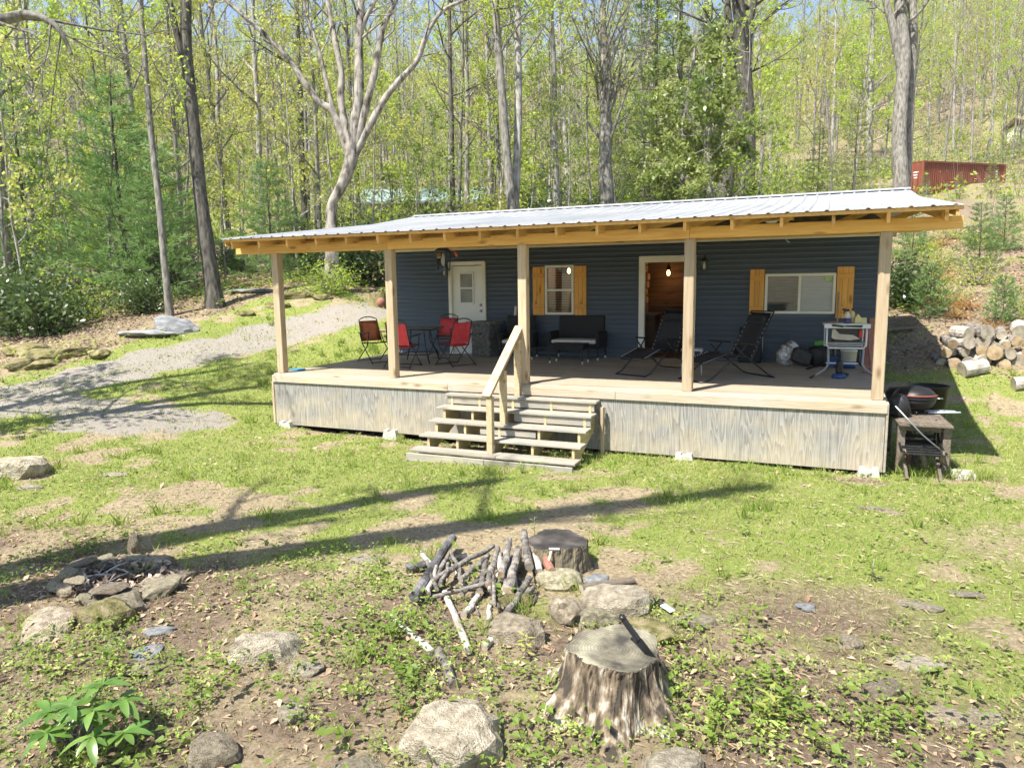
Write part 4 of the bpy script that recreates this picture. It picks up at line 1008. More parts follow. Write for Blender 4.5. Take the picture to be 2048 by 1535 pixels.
o = MB().box((0, 0, .008), (.2, .13, .016)).build('wood_offcut', M_PINK, None, saw_pt(-.18, .18, ZT), (0, 0, R(20))); setp(o, 'flat reddish wood offcut lying on the saw table', 'offcut')
o = MB().tube([(9.28, 3.95, 0.0), (9.30, 4.14, 1.32)], .014, 8).build('broom_handle', M_POST); setp(o, 'bare wooden pole leaning on the wall beside the right shutter', 'pole')
b = empty('power_sander', (9.33, 2.13, 0), R(20), 'blue corded power tool standing on the porch floor under the saw', 'power tool')
P(MB().lathe([(.10, 0), (.105, .02), (.10, .06), (.06, .08)], n=16), 'base', M_BLUE, b); P(MB().lathe([(.05, .07), (.055, .12), (.045, .22), (.05, .25), (.03, .28)], n=12), 'motor', M_DARKPL, b); P(MB().tube([(.0, .03, .22), (.06, .08, .26), (.10, .12, .18)], .022, 8), 'handle', M_BLUE, b)
o = MB().tube([(9.40+.07*math.cos(a)*(1+.1*j), 2.42+.07*math.sin(a), .015+.012*j) for j in range(3) for a in [i*math.pi/5 for i in range(10)]], .009, 6).build('coiled_cable', M_BLACKM); setp(o, 'coiled black power cord beside the blue power tool', 'cord')
b = empty('paint_bucket', (9.50, 3.62, 0), 0, 'white and blue bucket on the floor behind the saw stand', 'bucket')
P(MB().lathe([(.11, 0), (.12, .12)], n=18), 'lower_body', M_BLUE, b); P(MB().lathe([(.12, .12), (.13, .30), (.137, .30), (.137, .32)], n=18), 'upper_body', M_WHITE, b); P(MB().tube([(-.13, 0, .29), (-.1, -.07, .21), (0, -.13, .18), (.1, -.07, .21), (.13, 0, .29)], .004, 5), 'bail', M_STEEL, b)
o = MB().box((0, 0, .1), (.16, .12, .2), bev=.01).build('blue_tin', M_BLUE, None, (9.24, 3.66, 0), (0, 0, .3)); setp(o, 'blue tin on the floor left of the white bucket', 'tin')
for i, (a, bq, w) in enumerate((((9.76, 2.95, 0), (9.70, 3.42, .80), .09), ((9.86, 2.62, 0), (9.79, 3.3, .74), .09), ((9.90, 3.15, 0), (9.84, 3.6, .88), .085))):
    o = MB().bar(a, bq, w, .03, bev=.003).build('leaning_board', M_PINK); setp(o, ('reddish brown board leaning nearest the saw stand', 'reddish brown board leaning between saw stand and corner post', 'tallest reddish brown board leaning at the back of the porch corner')[i], 'board', 'reddish boards leaning at the porch end')
o = MB().box((0, 0, .012), (.26, .16, .024), bev=.01).build('blue_mat', mat('blue_cloth', (.03, .2, .42), (.04, .26, .5), .8), None, (-.0, .42, 0), (0, 0, .3)); setp(o, 'flat bright blue pad beside the far left post', 'pad')
b = empty('long_tool', (2.86, 4.02, 0), 0, 'tall pale-topped tool leaning on the wall beside the stone column', 'tool')
P(MB().tube([(0, 0, 0), (.02, .1, .62)], .018, 8), 'shaft', mat('blue_shaft', (.05, .12, .3), None, .5), b); P(MB().box((.025, .115, .84), (.055, .035, .46), Euler((R(-8), R(2), 0)), bev=.006), 'head', mat('pale_pink', (.62, .5, .45), (.7, .6, .55), .6), b)
# lanterns
def lantern(name, loc, label, arm, sc=1.0, m=None):
    m = m or M_BLACKM; c = empty(name, loc, 0, label, 'lantern'); c.scale = (sc,)*3
    P(MB().lathe([(.10, 0), (.105, .012), (.03, .065), (.012, .08)], n=4, smooth=False, mtx=Matrix.Rotation(R(45), 4, 'Z')), 'roof_cap', m, c)
    P(MB().lathe([(.078, -.20), (.078, -.185)], n=4, smooth=False, mtx=Matrix.Rotation(R(45), 4, 'Z')), 'base', m, c)
    for sx in (-1, 1):
        for sy in (-1, 1): P(MB().bar((sx*.06, sy*.06, .0), (sx*.05, sy*.05, -.19), .009), 'bar', m, c)
    gl = MB()
    for sd_ in range(4):
        q = Matrix.Rotation(sd_*math.pi/2, 4, 'Z'); gl.add([(-.057, -.058, 0), (.057, -.058, 0), (.048, -.049, -.185), (-.048, -.049, -.185)], [(0, 3, 2, 1)], mtx=q)
    P(gl, 'glass', M_CLEAR, c); P(MB().lathe([(.010, -.01), (.016, -.04), (.027, -.08), (.024, -.12), (.006, -.15)], n=12), 'bulb', M_FROST, c)
    if arm == 'wall': P(MB().tube([(0, .0, .075), (.0, .02, .115), (.0, .06, .12), (0, .09, .06), (0, .10, -.02)], .010, 6), 'arm', m, c); P(MB().box((0, .105, .0), (.07, .02, .16), bev=.008), 'back_plate', m, c)
    else: P(MB().tube([(0, 0, .075), (0, 0, .20)], .006, 6), 'rod', m, c)
    return c
lantern('wall_lantern', (6.90, 4.06, 1.93), 'black wall lantern with white bulb right of the open doorway', 'wall')
lantern('porch_lantern', (1.21, 4.06, 1.90), 'black wall lantern half hidden behind the hanging lantern, by the white door', 'wall')
lantern('hanging_lantern', (2.86, 1.0, 2.12), 'large navy lantern with glass sides hanging from the porch roof', 'rod', 1.6, M_NAVYL)
o = MB().tube([(2.6, .3, 2.33), (2.9, .6, 2.30), (3.05, .9, 2.18), (3.1, 1.0, 2.11)], .006, 6).add(*[[(3.09, .99, 2.11), (3.125, .99, 2.10), (3.135, 1.01, 2.04), (3.10, 1.01, 2.045), (3.09, 1.02, 2.11), (3.125, 1.02, 2.10), (3.135, 1.035, 2.04), (3.10, 1.035, 2.045)], [(0, 3, 2, 1), (4, 5, 6, 7), (0, 1, 5, 4), (1, 2, 6, 5), (2, 3, 7, 6), (3, 0, 4, 7)]]).build('extension_cord', M_ORANGE); setp(o, 'orange extension cord end dangling beside the hanging lantern', 'cord')
# ------------------------------------------------------------------ clutter at the right end of the porch
sh = empty('side_shelf', (10.30, .75, -.95), R(3), 'rough wooden shelf stand against the right end of the porch', 'shelf')
for k in range(7): P(MB().box((0, -.66+k*.21, .64), (.62, .195, .03), bev=.004), 'top_board', M_SHADEDWOOD, sh)
for sx, sy in ((-1, -1), (1, -1), (-1, 1), (1, 1)): P(MB().box((sx*.26, sy*.62, .31), (.09, .09, .63), bev=.005), 'leg', M_SHADEDWOOD, sh)
for k in range(4): P(MB().box((.285, -.5+k*.24, .33), (.02, .13, .54), Euler((R(3*(k-1)), 0, 0))), 'side_slat', M_SHADEDWOOD, sh)
P(MB().box((0, -.62, .585), (.6, .03, .075)), 'apron', M_SHADEDWOOD, sh)
o = MB().prism([(10.62, -1.04), (10.98, -1.04), (10.92, -.90), (10.68, -.90)], 'y', .02, .28).build('deck_block', M_CONC); setp(o, 'concrete pier block lying on the grass by the porch shelf', 'concrete block')
tb = MB(); tb.lathe([(.20, 0), (.215, .01), (.25, .30), (.27, .30), (.27, .32), (.245, .32), (.205, .02)], n=24); o = tb.build('black_tub', M_DARKPL, None, (10.52, 1.45, -.29)); setp(o, 'round black plastic tub on the shelf stand, farthest right', 'tub')
gl = empty('kettle_grill', (10.28, .92, -.29), R(5), 'squat black portable grill with red-banded lid on the shelf stand', 'grill')
P(MB().lathe([(.16, .05), (.22, .09), (.26, .16), (.27, .20)], n=24), 'bowl', M_DARKPL, gl); P(MB().lathe([(.275, .20), (.275, .225), (.255, .28), (.19, .34), (.08, .37), (.02, .375)], n=24), 'lid', M_DARKPL, gl)
P(MB().tube([(.276*math.cos(R(a)), .276*math.sin(R(a)), .262) for a in range(200, 341, 10)], .012, 6), 'lid_band', mat('dull_red', (.22, .05, .035), (.28, .07, .05), .6), gl)
for a in (30, 150, 270): P(MB().tube([(.16*math.cos(R(a)), .16*math.sin(R(a)), .07), (.21*math.cos(R(a)), .21*math.sin(R(a)), .0)], .012, 6), 'leg', M_BLACKM, gl)
P(MB().tube([(.27, -.05, .21), (.34, -.04, .21), (.34, .06, .21), (.27, .07, .21)], .009, 6), 'handle', M_STEEL, gl)
o = MB().lathe([(.20, 0), (.24, .03), (.26, .20), (.22, .26), (.05, .28)], n=20).build('black_bin', M_DARKPL, None, (10.22, 1.45, -.29)); setp(o, 'rounded black lidded bin at the back of the shelf stand', 'bin')
v, f = crumple(3, .16, .14, .2, 14, .12); o = MB().add(v, f, 0, True).build('rolled_tarp', M_DARKPL, None, (10.05, .55, -.29)); setp(o, 'bunched dark tarp squeezed between grill and corner post', 'tarp')
for i, (a, b) in enumerate((((10.45, .85, -.27), (10.85, .95, -.265)), ((10.42, .99, -.27), (10.80, 1.05, -.268)))):
    o = MB().tube([a, b], .012, 6).build('metal_rod', M_LGREY); setp(o, ('pale metal rod sticking out over the shelf edge, lower one', 'pale metal rod sticking out over the shelf edge, upper one')[i], 'rod', 'rods lying on the shelf')
o = MB().tube([(9.97, -.05, -.06), (10.30, -.03, -.42), (10.74, .0, -.80)], .011, 7).build('leaning_rod', M_STEEL); setp(o, 'thin grey metal rod slanting down across the front of the shelf stand', 'rod')
def camp_chair(loc, rz):
    c = empty('folded_lawn_chair', loc, rz, 'dark slatted folding lawn chair stored under the shelf stand', 'chair')
    for k in range(5): P(MB().box((0, -.02+k*.0, .30+.0) if False else (0, .20-.095*k, .33+.012*k), (.44, .07, .02), Euler((R(6), 0, 0)), bev=.004), 'seat_slat', M_DARKPL, c)
    for k in range(4): P(MB().box((0, -.25-.03*k, .40+.075*k), (.44, .02, .06), Euler((R(-18), 0, 0)), bev=.004), 'back_slat', M_DARKPL, c)
    for s_ in (-1, 1):
        P(MB().bar((s_*.19, .26, 0), (s_*.19, -.18, .36), .035, .06), 'leg', M_SHADEDWOOD, c); P(MB().bar((s_*.225, -.26, 0), (s_*.225, .20, .36), .035, .06), 'leg', M_SHADEDWOOD, c)
        P(MB().tube([(s_*.235, .26, .36), (s_*.24, .05, .37), (s_*.24, -.2, .44), (s_*.23, -.36, .68)], .015, 6), 'side_rail', M_BLACKM, c)
    return c
camp_chair((10.30, .02, -.97), R(185))
for i in range(3):
    o = MB().bar((10.22+.10*i, .45+.02*i, -.96), (10.10+.09*i, .62, -.42), .075, .025).build('stored_plank', (M_PINK, M_SHADEDWOOD, M_POST)[i]); setp(o, ('reddish plank stored upright under the shelf stand', 'grey plank stored upright under the shelf stand', 'tan plank stored upright under the shelf stand')[i], 'plank')

# ------------------------------------------------------------------ stones
def rock_mesh(name, seed, m, flat=.5, planes=17, sub=3, rough=.075):
    g = np.random.default_rng(seed)
    bm = bmesh.new(); bmesh.ops.create_icosphere(bm, subdivisions=sub, radius=1)
    V = np.array([v.co[:] for v in bm.verts]); F = np.array([[w.index for w in f.verts] for f in bm.faces]); bm.free()
    N = g.normal(0, 1, (planes, 3)); N[0] = (0.1*g.normal(), .1*g.normal(), 1); N[1] = (0, 0, -1); N /= np.linalg.norm(N, axis=1)[:, None]
    D = g.uniform(.70, 1.0, planes); D[0] = .72; D[1] = .8
    dp = V @ N.T; r = np.min(np.where(dp > .05, D[None]/np.maximum(dp, .05), 9), axis=1); r = np.minimum(r, 1.12)
    nz = sum(np.sin(V @ g.normal(0, 3.2*(k+1), 3)+g.uniform(0, 6))/(k+1) for k in range(5))
    r = r*(1+rough*nz*.6)+g.normal(0, .012, len(r))
    V = V*r[:, None]; V[:, 2] *= flat
    return np_mesh(name, V, F, m, False)
RM = {}
def rock(loc, s, label, m=None, rz=0, flat=.5, name='rock', group=None, seed=None, tilt=(0, 0), sink=.42, cat='rock'):
    m = m or M_ROCK; key = (m.name, round(flat, 2), (seed if seed is not None else len(RM)) % 997)
    if key not in RM: RM[key] = rock_mesh(name, key[2]*7+int(flat*100), m, flat)
    s = s if hasattr(s, '__len__') else (s, s, s)
    z = gz(loc[0], loc[1])+s[2]*flat*(.72-sink*2*.72) if len(loc) < 3 else loc[2]
    o = link(name, RM[key], None, (loc[0], loc[1], z), (tilt[0], tilt[1], rz), s)
    return setp(o, label, cat, group)
rock((7.22, -7.05), (.30, .27, .27), 'largest pale flat-topped rock at the bottom edge, left of the big stump', M_ROCKP, .3, .8, seed=41, tilt=(.25, 0))
rock((5.58, -6.72), (.31, .15, .24), 'long pale rock slab standing tilted in the weeds, left of the log heap', M_ROCKP, .75, .75, seed=42, tilt=(.2, .25))
rock((5.95, -6.78), (.14, .09, .12), 'small flat rock at the right foot of the tilted pale slab', M_ROCKP, .2, .5, seed=43)
rock((7.68, -5.12), (.27, .19, .24), 'pale blocky rock with seedlings beyond the machete stump', M_ROCKP, .3, .8, seed=44)
rock((7.34, -5.36), (.17, .24, .2), 'smooth tan rock standing between the two stumps', M_ROCK, .5, .7, seed=45, tilt=(-.5, .1))
rock((7.58, -5.42), (.19, .11, .18), 'tan jagged rock touching the blocky pale rock', M_ROCK, .2, .7, seed=46)
rock((7.16, -5.86), (.22, .16, .24), 'tan wedge-shaped rock just left of the machete stump', M_ROCK, .25, .8, seed=47, tilt=(.2, -.2))
rock((8.05, -5.50), (.22, .15, .18), 'mossy low rock right behind the machete stump', M_ROCKM, .2, .6, seed=48)
rock((7.15, -4.95), (.21, .14, .2), 'grey round rock leaning on the dark stump', M_ROCK, .3, .8, seed=49)
rock((7.42, -4.80), (.12, .1, .14), 'small grey rock right of the round rock by the dark stump', M_ROCKG, .3, .7, seed=50)
rock((6.92, -5.42), (.16, .12, .14), 'grey-green rock half under the log heap', M_ROCKM, .8, .7, seed=51)
rock((5.33, -5.09), (.17, .09, .10), 'flat white stone alone on the bare lawn behind the log heap', M_ROCKP, .3, .4, seed=52)
rock((-1.0, -4.2), (.48, .34, .46), 'large pale flat boulder at the left edge beside the drive', M_ROCKP, .2, .6, seed=53)
rock((-.25, -4.55), (.16, .12, .1), 'small white stone in front of the left edge boulder', M_ROCKP, .2, .5, seed=54)
rock((6.02, -7.64), (.15, .12, .18), 'upright tan rock at the bottom edge, right of the rhododendron', M_ROCK, .4, .8, seed=55)
rock((6.84, -7.42), (.15, .12, .12), 'half-cut rock at the bottom edge between upright tan rock and largest rock', M_ROCK, .4, .6, seed=56)
rock((8.45, -6.82), (.20, .14, .18), 'grey rock at the bottom edge under the stump roots', M_ROCKP, .2, .6, seed=57)
rock((6.22, -7.2), (.10, .08, .12), 'small pale rock among weeds above the upright tan rock', M_ROCKP, .2, .7, seed=58)
rock((9.76, -5.2), (.19, .11, .10), 'flat pale stone lying right of centre in the bare soil', M_ROCKP, .2, .45, seed=59)
rock((9.87, -4.3), (.16, .06, .08), 'long thin pale stone on the right lawn edge', M_ROCKP, .1, .5, seed=60)
rock((9.53, -5.63), (.11, .09, .13), 'small tan rounded stone in the soil, right of the stump', M_ROCK, .5, .7, seed=61)
rock((9.89, -5.76), (.17, .09, .11), 'tan stone left one of the pair at the lower right', M_ROCK, .1, .6, seed=62)
rock((10.07, -5.72), (.12, .09, .11), 'tan stone right one of the pair at the lower right', M_ROCK, .3, .6, seed=63)
rock((8.30, -5.20), (.15, .09, .12), 'tan rock half buried right of the blocky pale rock', M_ROCK, .3, .6, seed=64)
rock((9.05, -4.65), (.08, .06, .06), 'small bluish grey stone in the bare soil patch', M_ROCKG, .2, .6, seed=65)
rock((10.23, -3.93), (.13, .07, .06), 'flat pale stone far right in the soil', M_ROCKP, .2, .5, seed=66)
rock((9.36, -5.13), (.10, .08, .1), 'little tan stone left of the flat pale stone in the soil', M_ROCK, .2, .7, seed=67)
rock((9.73, -1.86), (.26, .08, .06), 'long flat stone flush in the grass near the porch corner', M_ROCK, -.3, .4, seed=68)
rock((.21, -3.7), (.20, .09, .07), 'pale flat stone in the grass left of the twin shadows', M_ROCKP, .3, .4, seed=69)
rock((4.55, -6.72), (.13, .08, .08), 'small grey flat stone right of the fire ring front', M_ROCKG, .3, .5, seed=70)
rock((4.85, -7.15), (.17, .1, .07), 'low brown stone in the moss below the fire ring', M_ROCK, .3, .4, seed=71); rock((4.72, -7.0), (.12, .1, .07), 'low grey stone in the moss below the fire ring', M_ROCKG, .8, .4, seed=72)
# flat slabs and mossy boulders across the drive
rock((-6.15, 3.25), (.55, .34, .42), 'big blue-grey slab tilted up on the bank across the drive', M_ROCKG, .5, .6, seed=73, tilt=(.5, .2)); rock((-6.6, 2.75), (.75, .4, .25), 'low flat grey slab in front of the tilted blue-grey slab', M_ROCKG, .3, .4, seed=74)
rock((-7.7, 7.5), (1.3, .5, .3), 'long low grey ledge at the foot of the dark leaning trunk', M_ROCKG, .3, .35, seed=75)
for i, (x, y, s, l) in enumerate(((-7.4, .75, .55, 'mossy brown boulder, second from left on the drive bank'), (-6.9, 1.0, .5, 'mossy golden boulder in the middle of the row on the drive bank'), (-6.35, 1.15, .42, 'mossy boulder at the right end of the row on the drive bank'), (-8.4, .9, .6, 'mossy boulder farthest left in the row on the drive bank'), (-7.0, .3, .4, 'flat mossy rock below the boulder row beside the drive'), (-7.6, .15, .45, 'dark mossy rock below the boulder row at the left edge'))):
    rock((x, y), (s, s*.6, s*.62), l, M_ROCKM, .4+i, .6, 'boulder', 'mossy boulders beside the drive', seed=80+i)
for i, (x, y, s) in enumerate(((-5.5, 6.2, .35), (-5.6, 7.3, .5), (-4.9, 7.6, .4), (-5.9, 5.3, .3))):
    rock((x, y), (s*1.3, s*.7, s*.6), ('brown earthy rock nearest the drive bend', 'broad brown rock under the forked tree', 'brown rock right of the broad one under the forked tree', 'brown rock below the dark leaning trunk')[i], M_ROCKM, i, .6, seed=90+i)
# fire ring: stones stacked round a pit
fr_c = (3.50, -6.22); g = random.Random(11); n = 15
names_ = ['at the near left', 'at the front left', 'at the front', 'at the front right', 'at the near right', 'at the right', 'at the far right', 'at the back right', 'at the back', 'at the back, right of the upright stone', 'at the back left', 'at the far left', 'at the left, upper', 'at the left', 'at the left, lower']
for k in range(n):
    a = R(200)+2*math.pi*k/n; rx, ry = .47, .39
    x = fr_c[0]+rx*math.cos(a)+g.uniform(-.08, .08); y = fr_c[1]+ry*math.sin(a)+g.uniform(-.08, .08)
    s = g.uniform(.085, .15)
    rock((x, y), (s*1.25, s*.85, s*.72), 'weathered stone of the fire ring, bottom course '+names_[k], M_ROCK, a+1.57+g.uniform(-.3, .3), .75, 'ring_stone', 'bottom stones of the fire ring', seed=100+k % 9, sink=.1, tilt=(g.uniform(-.15, .15), g.uniform(-.15, .15)), cat='stone')
for k in range(4):
    a = R(180)+R(42)*k; x = fr_c[0]+.46*math.cos(a); y = fr_c[1]+.38*math.sin(a); s = g.uniform(.08, .13)
    rock((x, y, gz(x, y)+.125+.02*(k % 3)), (s*1.35, s*.8, s*.7), 'flat stone stacked on the fire ring, %s upper stone counted from its left end' % ('first', 'second', 'third', 'fourth', 'fifth', 'sixth', 'seventh', 'eighth', 'ninth')[k], M_ROCK, a+1.57, .5, 'stacked_stone', 'upper stones of the fire ring', seed=120+k % 6, tilt=(g.uniform(-.15, .15), g.uniform(-.1, .1)), cat='stone')
rock((3.02, -5.70, gz(3.0, -5.7)+.12), (.06, .055, .12), 'upright finger-like stone standing at the back of the fire ring', M_ROCK, .2, 1.0, 'ring_stone', seed=130, cat='stone')
rock((3.70, -7.02), (.25, .2, .2), 'brown slab leaning low in front of the fire ring, left one', M_ROCK, .4, .6, seed=131, tilt=(.3, 0)); rock((4.03, -6.78), (.24, .17, .27), 'thick grey-brown rock in front of the fire ring, right one', M_ROCKM, .3, .8, seed=132); rock((3.93, -6.60), (.22, .14, .2), 'rock wedged under the front of the fire ring', M_ROCK, .3, .7, seed=133)
fa = np.random.default_rng(8); nn = 900; aa = fa.uniform(0, 2*np.pi, nn); rr = np.sqrt(fa.random(nn)); xx = fr_c[0]+.5*rr*np.cos(aa); yy = fr_c[1]+.42*rr*np.sin(aa)
V, F = leaves_flat(xx, yy, fa.uniform(.015, .04, nn), 9, .8, .09); add_stuff('pit_ash_litter', V, F, mat('ash_litter', (.09, .07, .055), (.48, .39, .30), .95, 7, c3=(.27, .20, .15)), 'ash, twigs and dead leaves inside the fire ring', 'ash')
for i in range(7):
    a = g.uniform(0, 6.3); x = fr_c[0]+g.uniform(-.25, .25); y = fr_c[1]+g.uniform(-.2, .2); z = gz(x, y)+.07; L = g.uniform(.2, .42)
    o = MB().tube([(x-math.cos(a)*L/2, y-math.sin(a)*L/2, z), (x, y, z+.03), (x+math.cos(a)*L/2, y+math.sin(a)*L/2, z+.02)], [.008, .011, .006], 5).build('burnt_stick', M_LOGD if i % 2 else M_LOGP); setp(o, 'thin burnt stick lying in the ash of the fire ring', 'stick', 'sticks in the fire ring')
# ------------------------------------------------------------------ stumps
def stump(name, c, r, h, label, seed, bark, top, flare=.5, roots=6):
    g = np.random.default_rng(seed); e = empty(name, (c[0], c[1], gz(*c)-.03), 0, label, 'tree stump')
    n = 150; ph = g.uniform(0, 6.28, 5); mb = MB(); lv = []
    H = [0, .06, .14, .25, .4, .58, .75, .88, .97, 1.0]
    v = []
    for t in H:
        for k in range(n):
            a = 2*math.pi*k/n
            lobes = .5+.5*math.cos(roots*a+ph[0]+.4*math.sin(2*a+ph[1])); fl = flare*(1-t)**2.2*(.35+1.0*lobes)
            rr = r*(1+fl+.045*math.sin(3*a+ph[2])+.04*math.sin(7*a+ph[3]+1.5*t)+.03*math.sin(17*a+ph[4]+5*t)*(1-.5*t)-.06*max(0, math.sin(11*a+ph[1]+2*t)-.7)*4*(1-t)+.012*g.normal()-.055*abs(math.sin(9.5*a+.9*math.sin(4*t+2*a+ph[3])+ph[2]))**9*(1.1-.5*t))
            v.append((rr*math.cos(a), rr*math.sin(a), t*h+(.02*math.sin(2*a+ph[2]) if t == 1 else 0)))
    f = []
    for i in range(len(H)-1):
        for k in range(n): k2 = (k+1) % n; f.append((i*n+k, i*n+k2, (i+1)*n+k2, (i+1)*n+k))
    mb.add(v, f, 0, False); mb.build('trunk_base', bark, e)
    # cut face with rings
    tv = [(0, 0, h-.012)]; tf = []; rings = 6
    for j in range(1, rings+1):
        for k in range(n):
            p = v[(len(H)-1)*n+k]; s = j/rings; tv.append((p[0]*s, p[1]*s, h-.012+(p[2]-h+.012)*s+g.normal(0, .0005)))
    for k in range(n): tf.append((0, 1+k, 1+(k+1) % n))
    for j in range(rings-1):
        for k in range(n): a = 1+j*n+k; b = 1+j*n+(k+1) % n; tf.append((a, a+n, b+n, b))
    MB().add(tv, tf, 0, False).build('cut_top', top, e)
    return e
def topmat(name, ca, cb, cc):
    m, n, l, Pn = _new(name); Pn.inputs['Roughness'].default_value = .9
    tc = n.new('ShaderNodeTexCoord'); wv = n.new('ShaderNodeTexWave'); wv.wave_type = 'RINGS'; wv.rings_direction = 'Z'; wv.inputs['Scale'].default_value = 16; wv.inputs['Distortion'].default_value = 4.5; wv.inputs['Detail'].default_value = 3
    nz = n.new('ShaderNodeTexNoise'); nz.inputs['Scale'].default_value = 4.5; nz.inputs['Detail'].default_value = 8
    rp = n.new('ShaderNodeValToRGB'); e = rp.color_ramp.elements; e[0].position = .36; e[0].color = (*ca, 1); e[1].position = .66; e[1].color = (*cb, 1); q = e.new(.5); q.color = (*cc, 1)
    mx = n.new('ShaderNodeMixRGB'); mx.blend_type = 'MULTIPLY'; mx.inputs[0].default_value = .26
    for t in (wv, nz): l.new(tc.outputs['Object'], t.inputs[0])
    l.new(nz.outputs['Fac'], rp.inputs[0]); l.new(rp.outputs[0], mx.inputs[1]); l.new(wv.outputs['Color'], mx.inputs[2]); l.new(mx.outputs[0], Pn.inputs['Base Color'])
    b = n.new('ShaderNodeBump'); b.inputs['Strength'].default_value = .5; l.new(nz.outputs['Fac'], b.inputs['Height']); l.new(b.outputs[0], Pn.inputs['Normal']); return m
M_STB = mat('stump_bark', (.05, .04, .03), (.46, .42, .35), .95, 15, st=(1, 1, .34), bump=1.0, bs=24, lo=.40, hi=.66, c3=(.20, .15, .10), detail=10)
stump('sawn_stump', (7.98, -6.32), .285, .39, 'big weathered stump with flaring roots and a machete stuck in it', 2, M_STB, topmat('stump_top', (.05, .045, .036), (.40, .38, .27), (.19, .17, .12)), .75, 6)
stump('dark_stump', (6.99, -4.55), .27, .26, 'low dark stump with blackened top behind the log heap', 5, mat('dark_stump_bark', (.10, .08, .06), (.33, .28, .2), .95, 5, st=(1, 1, .4), bump=1, bs=22, c3=(.2, .17, .11)), topmat('dark_top', (.025, .022, .02), (.15, .13, .11), (.06, .052, .045)), .25, 5)
z0 = gz(7.98, -6.32)+.35
k = empty('machete', (8.22, -6.30, z0), 0, 'black machete stuck upright in the rim of the big stump', 'machete')
bl = MB(); d = Vector((-.215, .02, .20)).normalized()
P(MB().bar((.05, -.02, -.06), (-.085, .005, .075), .006, .045, up=(.3, 0, 1)), 'blade', mat('dark_steel', (.02, .02, .022), (.04, .04, .042), .4, metal=.6), k)
P(MB().bar((-.08, .004, .07), (-.19, .02, .19), .026, .04, up=(.3, 0, 1), bev=.01), 'handle', M_BLACKM, k); P(MB().lathe([(.02, -.012), (.024, 0), (.018, .014)], (-.192, .02, .195), n=10), 'pommel', M_BLACKM, k)
ax = empty('hatchet', (7.02, -4.86, gz(7.0, -4.8)+.22), 0, 'hatchet with worn handle resting on the dark stump rim', 'hatchet')
P(MB().box((.02, .06, .03), (.10, .05, .025), Euler((0, 0, .3)), bev=.006), 'head', M_STEEL, ax); P(MB().tube([(.0, .04, .02), (-.01, -.02, -.08), (-.0, -.04, -.19)], [.013, .014, .016], 7), 'handle', M_POST, ax)
tl = empty('trowel', (7.98, -5.03, gz(7.98, -5.03)+.05), R(-30), 'small grey hand tool with black grip behind the blocky pale rock', 'hand tool')
P(MB().box((0, 0, 0), (.13, .05, .02), Euler((0, R(-14), 0)), bev=.008), 'grip', M_BLACKM, tl); P(MB().box((.11, 0, -.025), (.11, .06, .012), Euler((0, R(10), 0)), bev=.005), 'blade', M_LGREY, tl)
# ------------------------------------------------------------------ the log heap
LOGC = [0]
def log(a, b, r, label, m=M_LOG, em=M_END, name='log', group='logs in the heap between the stumps', cat='log', bend=.008, taper=.9, sides=12, lift=True):
    LOGC[0] += 1; g = np.random.default_rng(LOGC[0]*13)
    A = np.array(a, float); B = np.array(b, float); pts = []; rr = []
    for t in (0, .2, .4, .6, .8, 1):
        p = A+(B-A)*t+g.normal(0, bend, 3)*(0 if t in (0, 1) else 1)*np.array([1, 1, .4]); pts.append(tuple(p)); rr.append(r*(1+(taper-1)*t)*(1+g.normal(0, .05)))
    o = MB().tube(pts, rr, sides, 0, True, False, False, 1).build(name, [m, em]); return setp(o, label, cat, group)
def G(x, y, dz=.0): return (x, y, gz(x, y)+dz)
def lg(p, q, r, lab, m=M_LOG, em=M_END, up=0, **k): return log(G(p[0], p[1], r*.8+up), G(q[0], q[1], r*.8+up+k.pop('tip', 0)), r, lab, m, em, **k)
lg((6.18, -5.72), (5.95, -4.62), 0.044, 'long grey charred log lying at the left side of the heap', M_LOGD, M_LOGD, .05, tip=.05)
lg((5.80, -5.22), (6.22, -4.86), 0.037, 'dark burnt split log behind the long charred log', M_LOGD, M_LOGD, .02, tip=.03)
lg((6.20, -5.42), (6.42, -4.72), 0.024, 'thin crooked branch propped over the heap', M_LOG, M_ENDG, .08, tip=.04)
lg((6.62, -5.42), (6.45, -4.92), 0.027, 'grey log with pale end, leftmost of the upright row in the heap', M_LOG, M_ENDG, .06, tip=.04)
lg((6.68, -5.38), (6.50, -4.80), 0.028, 'log with orange cut end, second in the row of the heap', M_LOG, M_END, .10, tip=.04)
lg((6.74, -5.26), (6.55, -4.66), 0.032, 'log with small tan cut end, third in the row of the heap', M_LOG, M_END, .13, tip=.04)
lg((6.87, -5.40), (6.66, -4.72), 0.041, 'thickest log with split orange end in the middle of the heap', M_LOG, M_END, .06, tip=.05)
lg((6.77, -5.30), (6.62, -4.76), 0.025, 'thin brown log under the thickest log of the heap', M_POST, M_END, .0, tip=.04)
lg((6.92, -5.08), (6.60, -4.42), 0.035, 'long grey log leaning at the top of the heap', M_LOG, M_ENDG, .15, tip=.03)
lg((6.98, -5.02), (6.72, -4.48), 0.033, 'grey split log right of the long leaning log', M_LOGP, M_ENDG, .10, tip=.03)
lg((7.08, -4.98), (6.78, -4.44), 0.035, 'reddish brown split log at the right end of the heap', M_PINK, M_END, .1, tip=.05)
lg((6.97, -5.72), (6.93, -5.10), 0.029, 'flaky brown log lying right below the heap', M_LOG, M_END, .03, tip=.04)
lg((6.30, -5.62), (6.70, -5.32), 0.018, 'slim stick crossing the front of the heap', M_LOG, M_ENDG, .05, tip=.06); lg((6.36, -5.35), (6.72, -5.22), 0.015, 'slim stick lying behind the crossing stick', M_LOG, M_ENDG, .03)
lg((6.92, -6.22), (6.33, -5.48), 0.028, 'white peeled branch running down from the heap toward the weeds', M_LOGP, M_LOGP, .02)
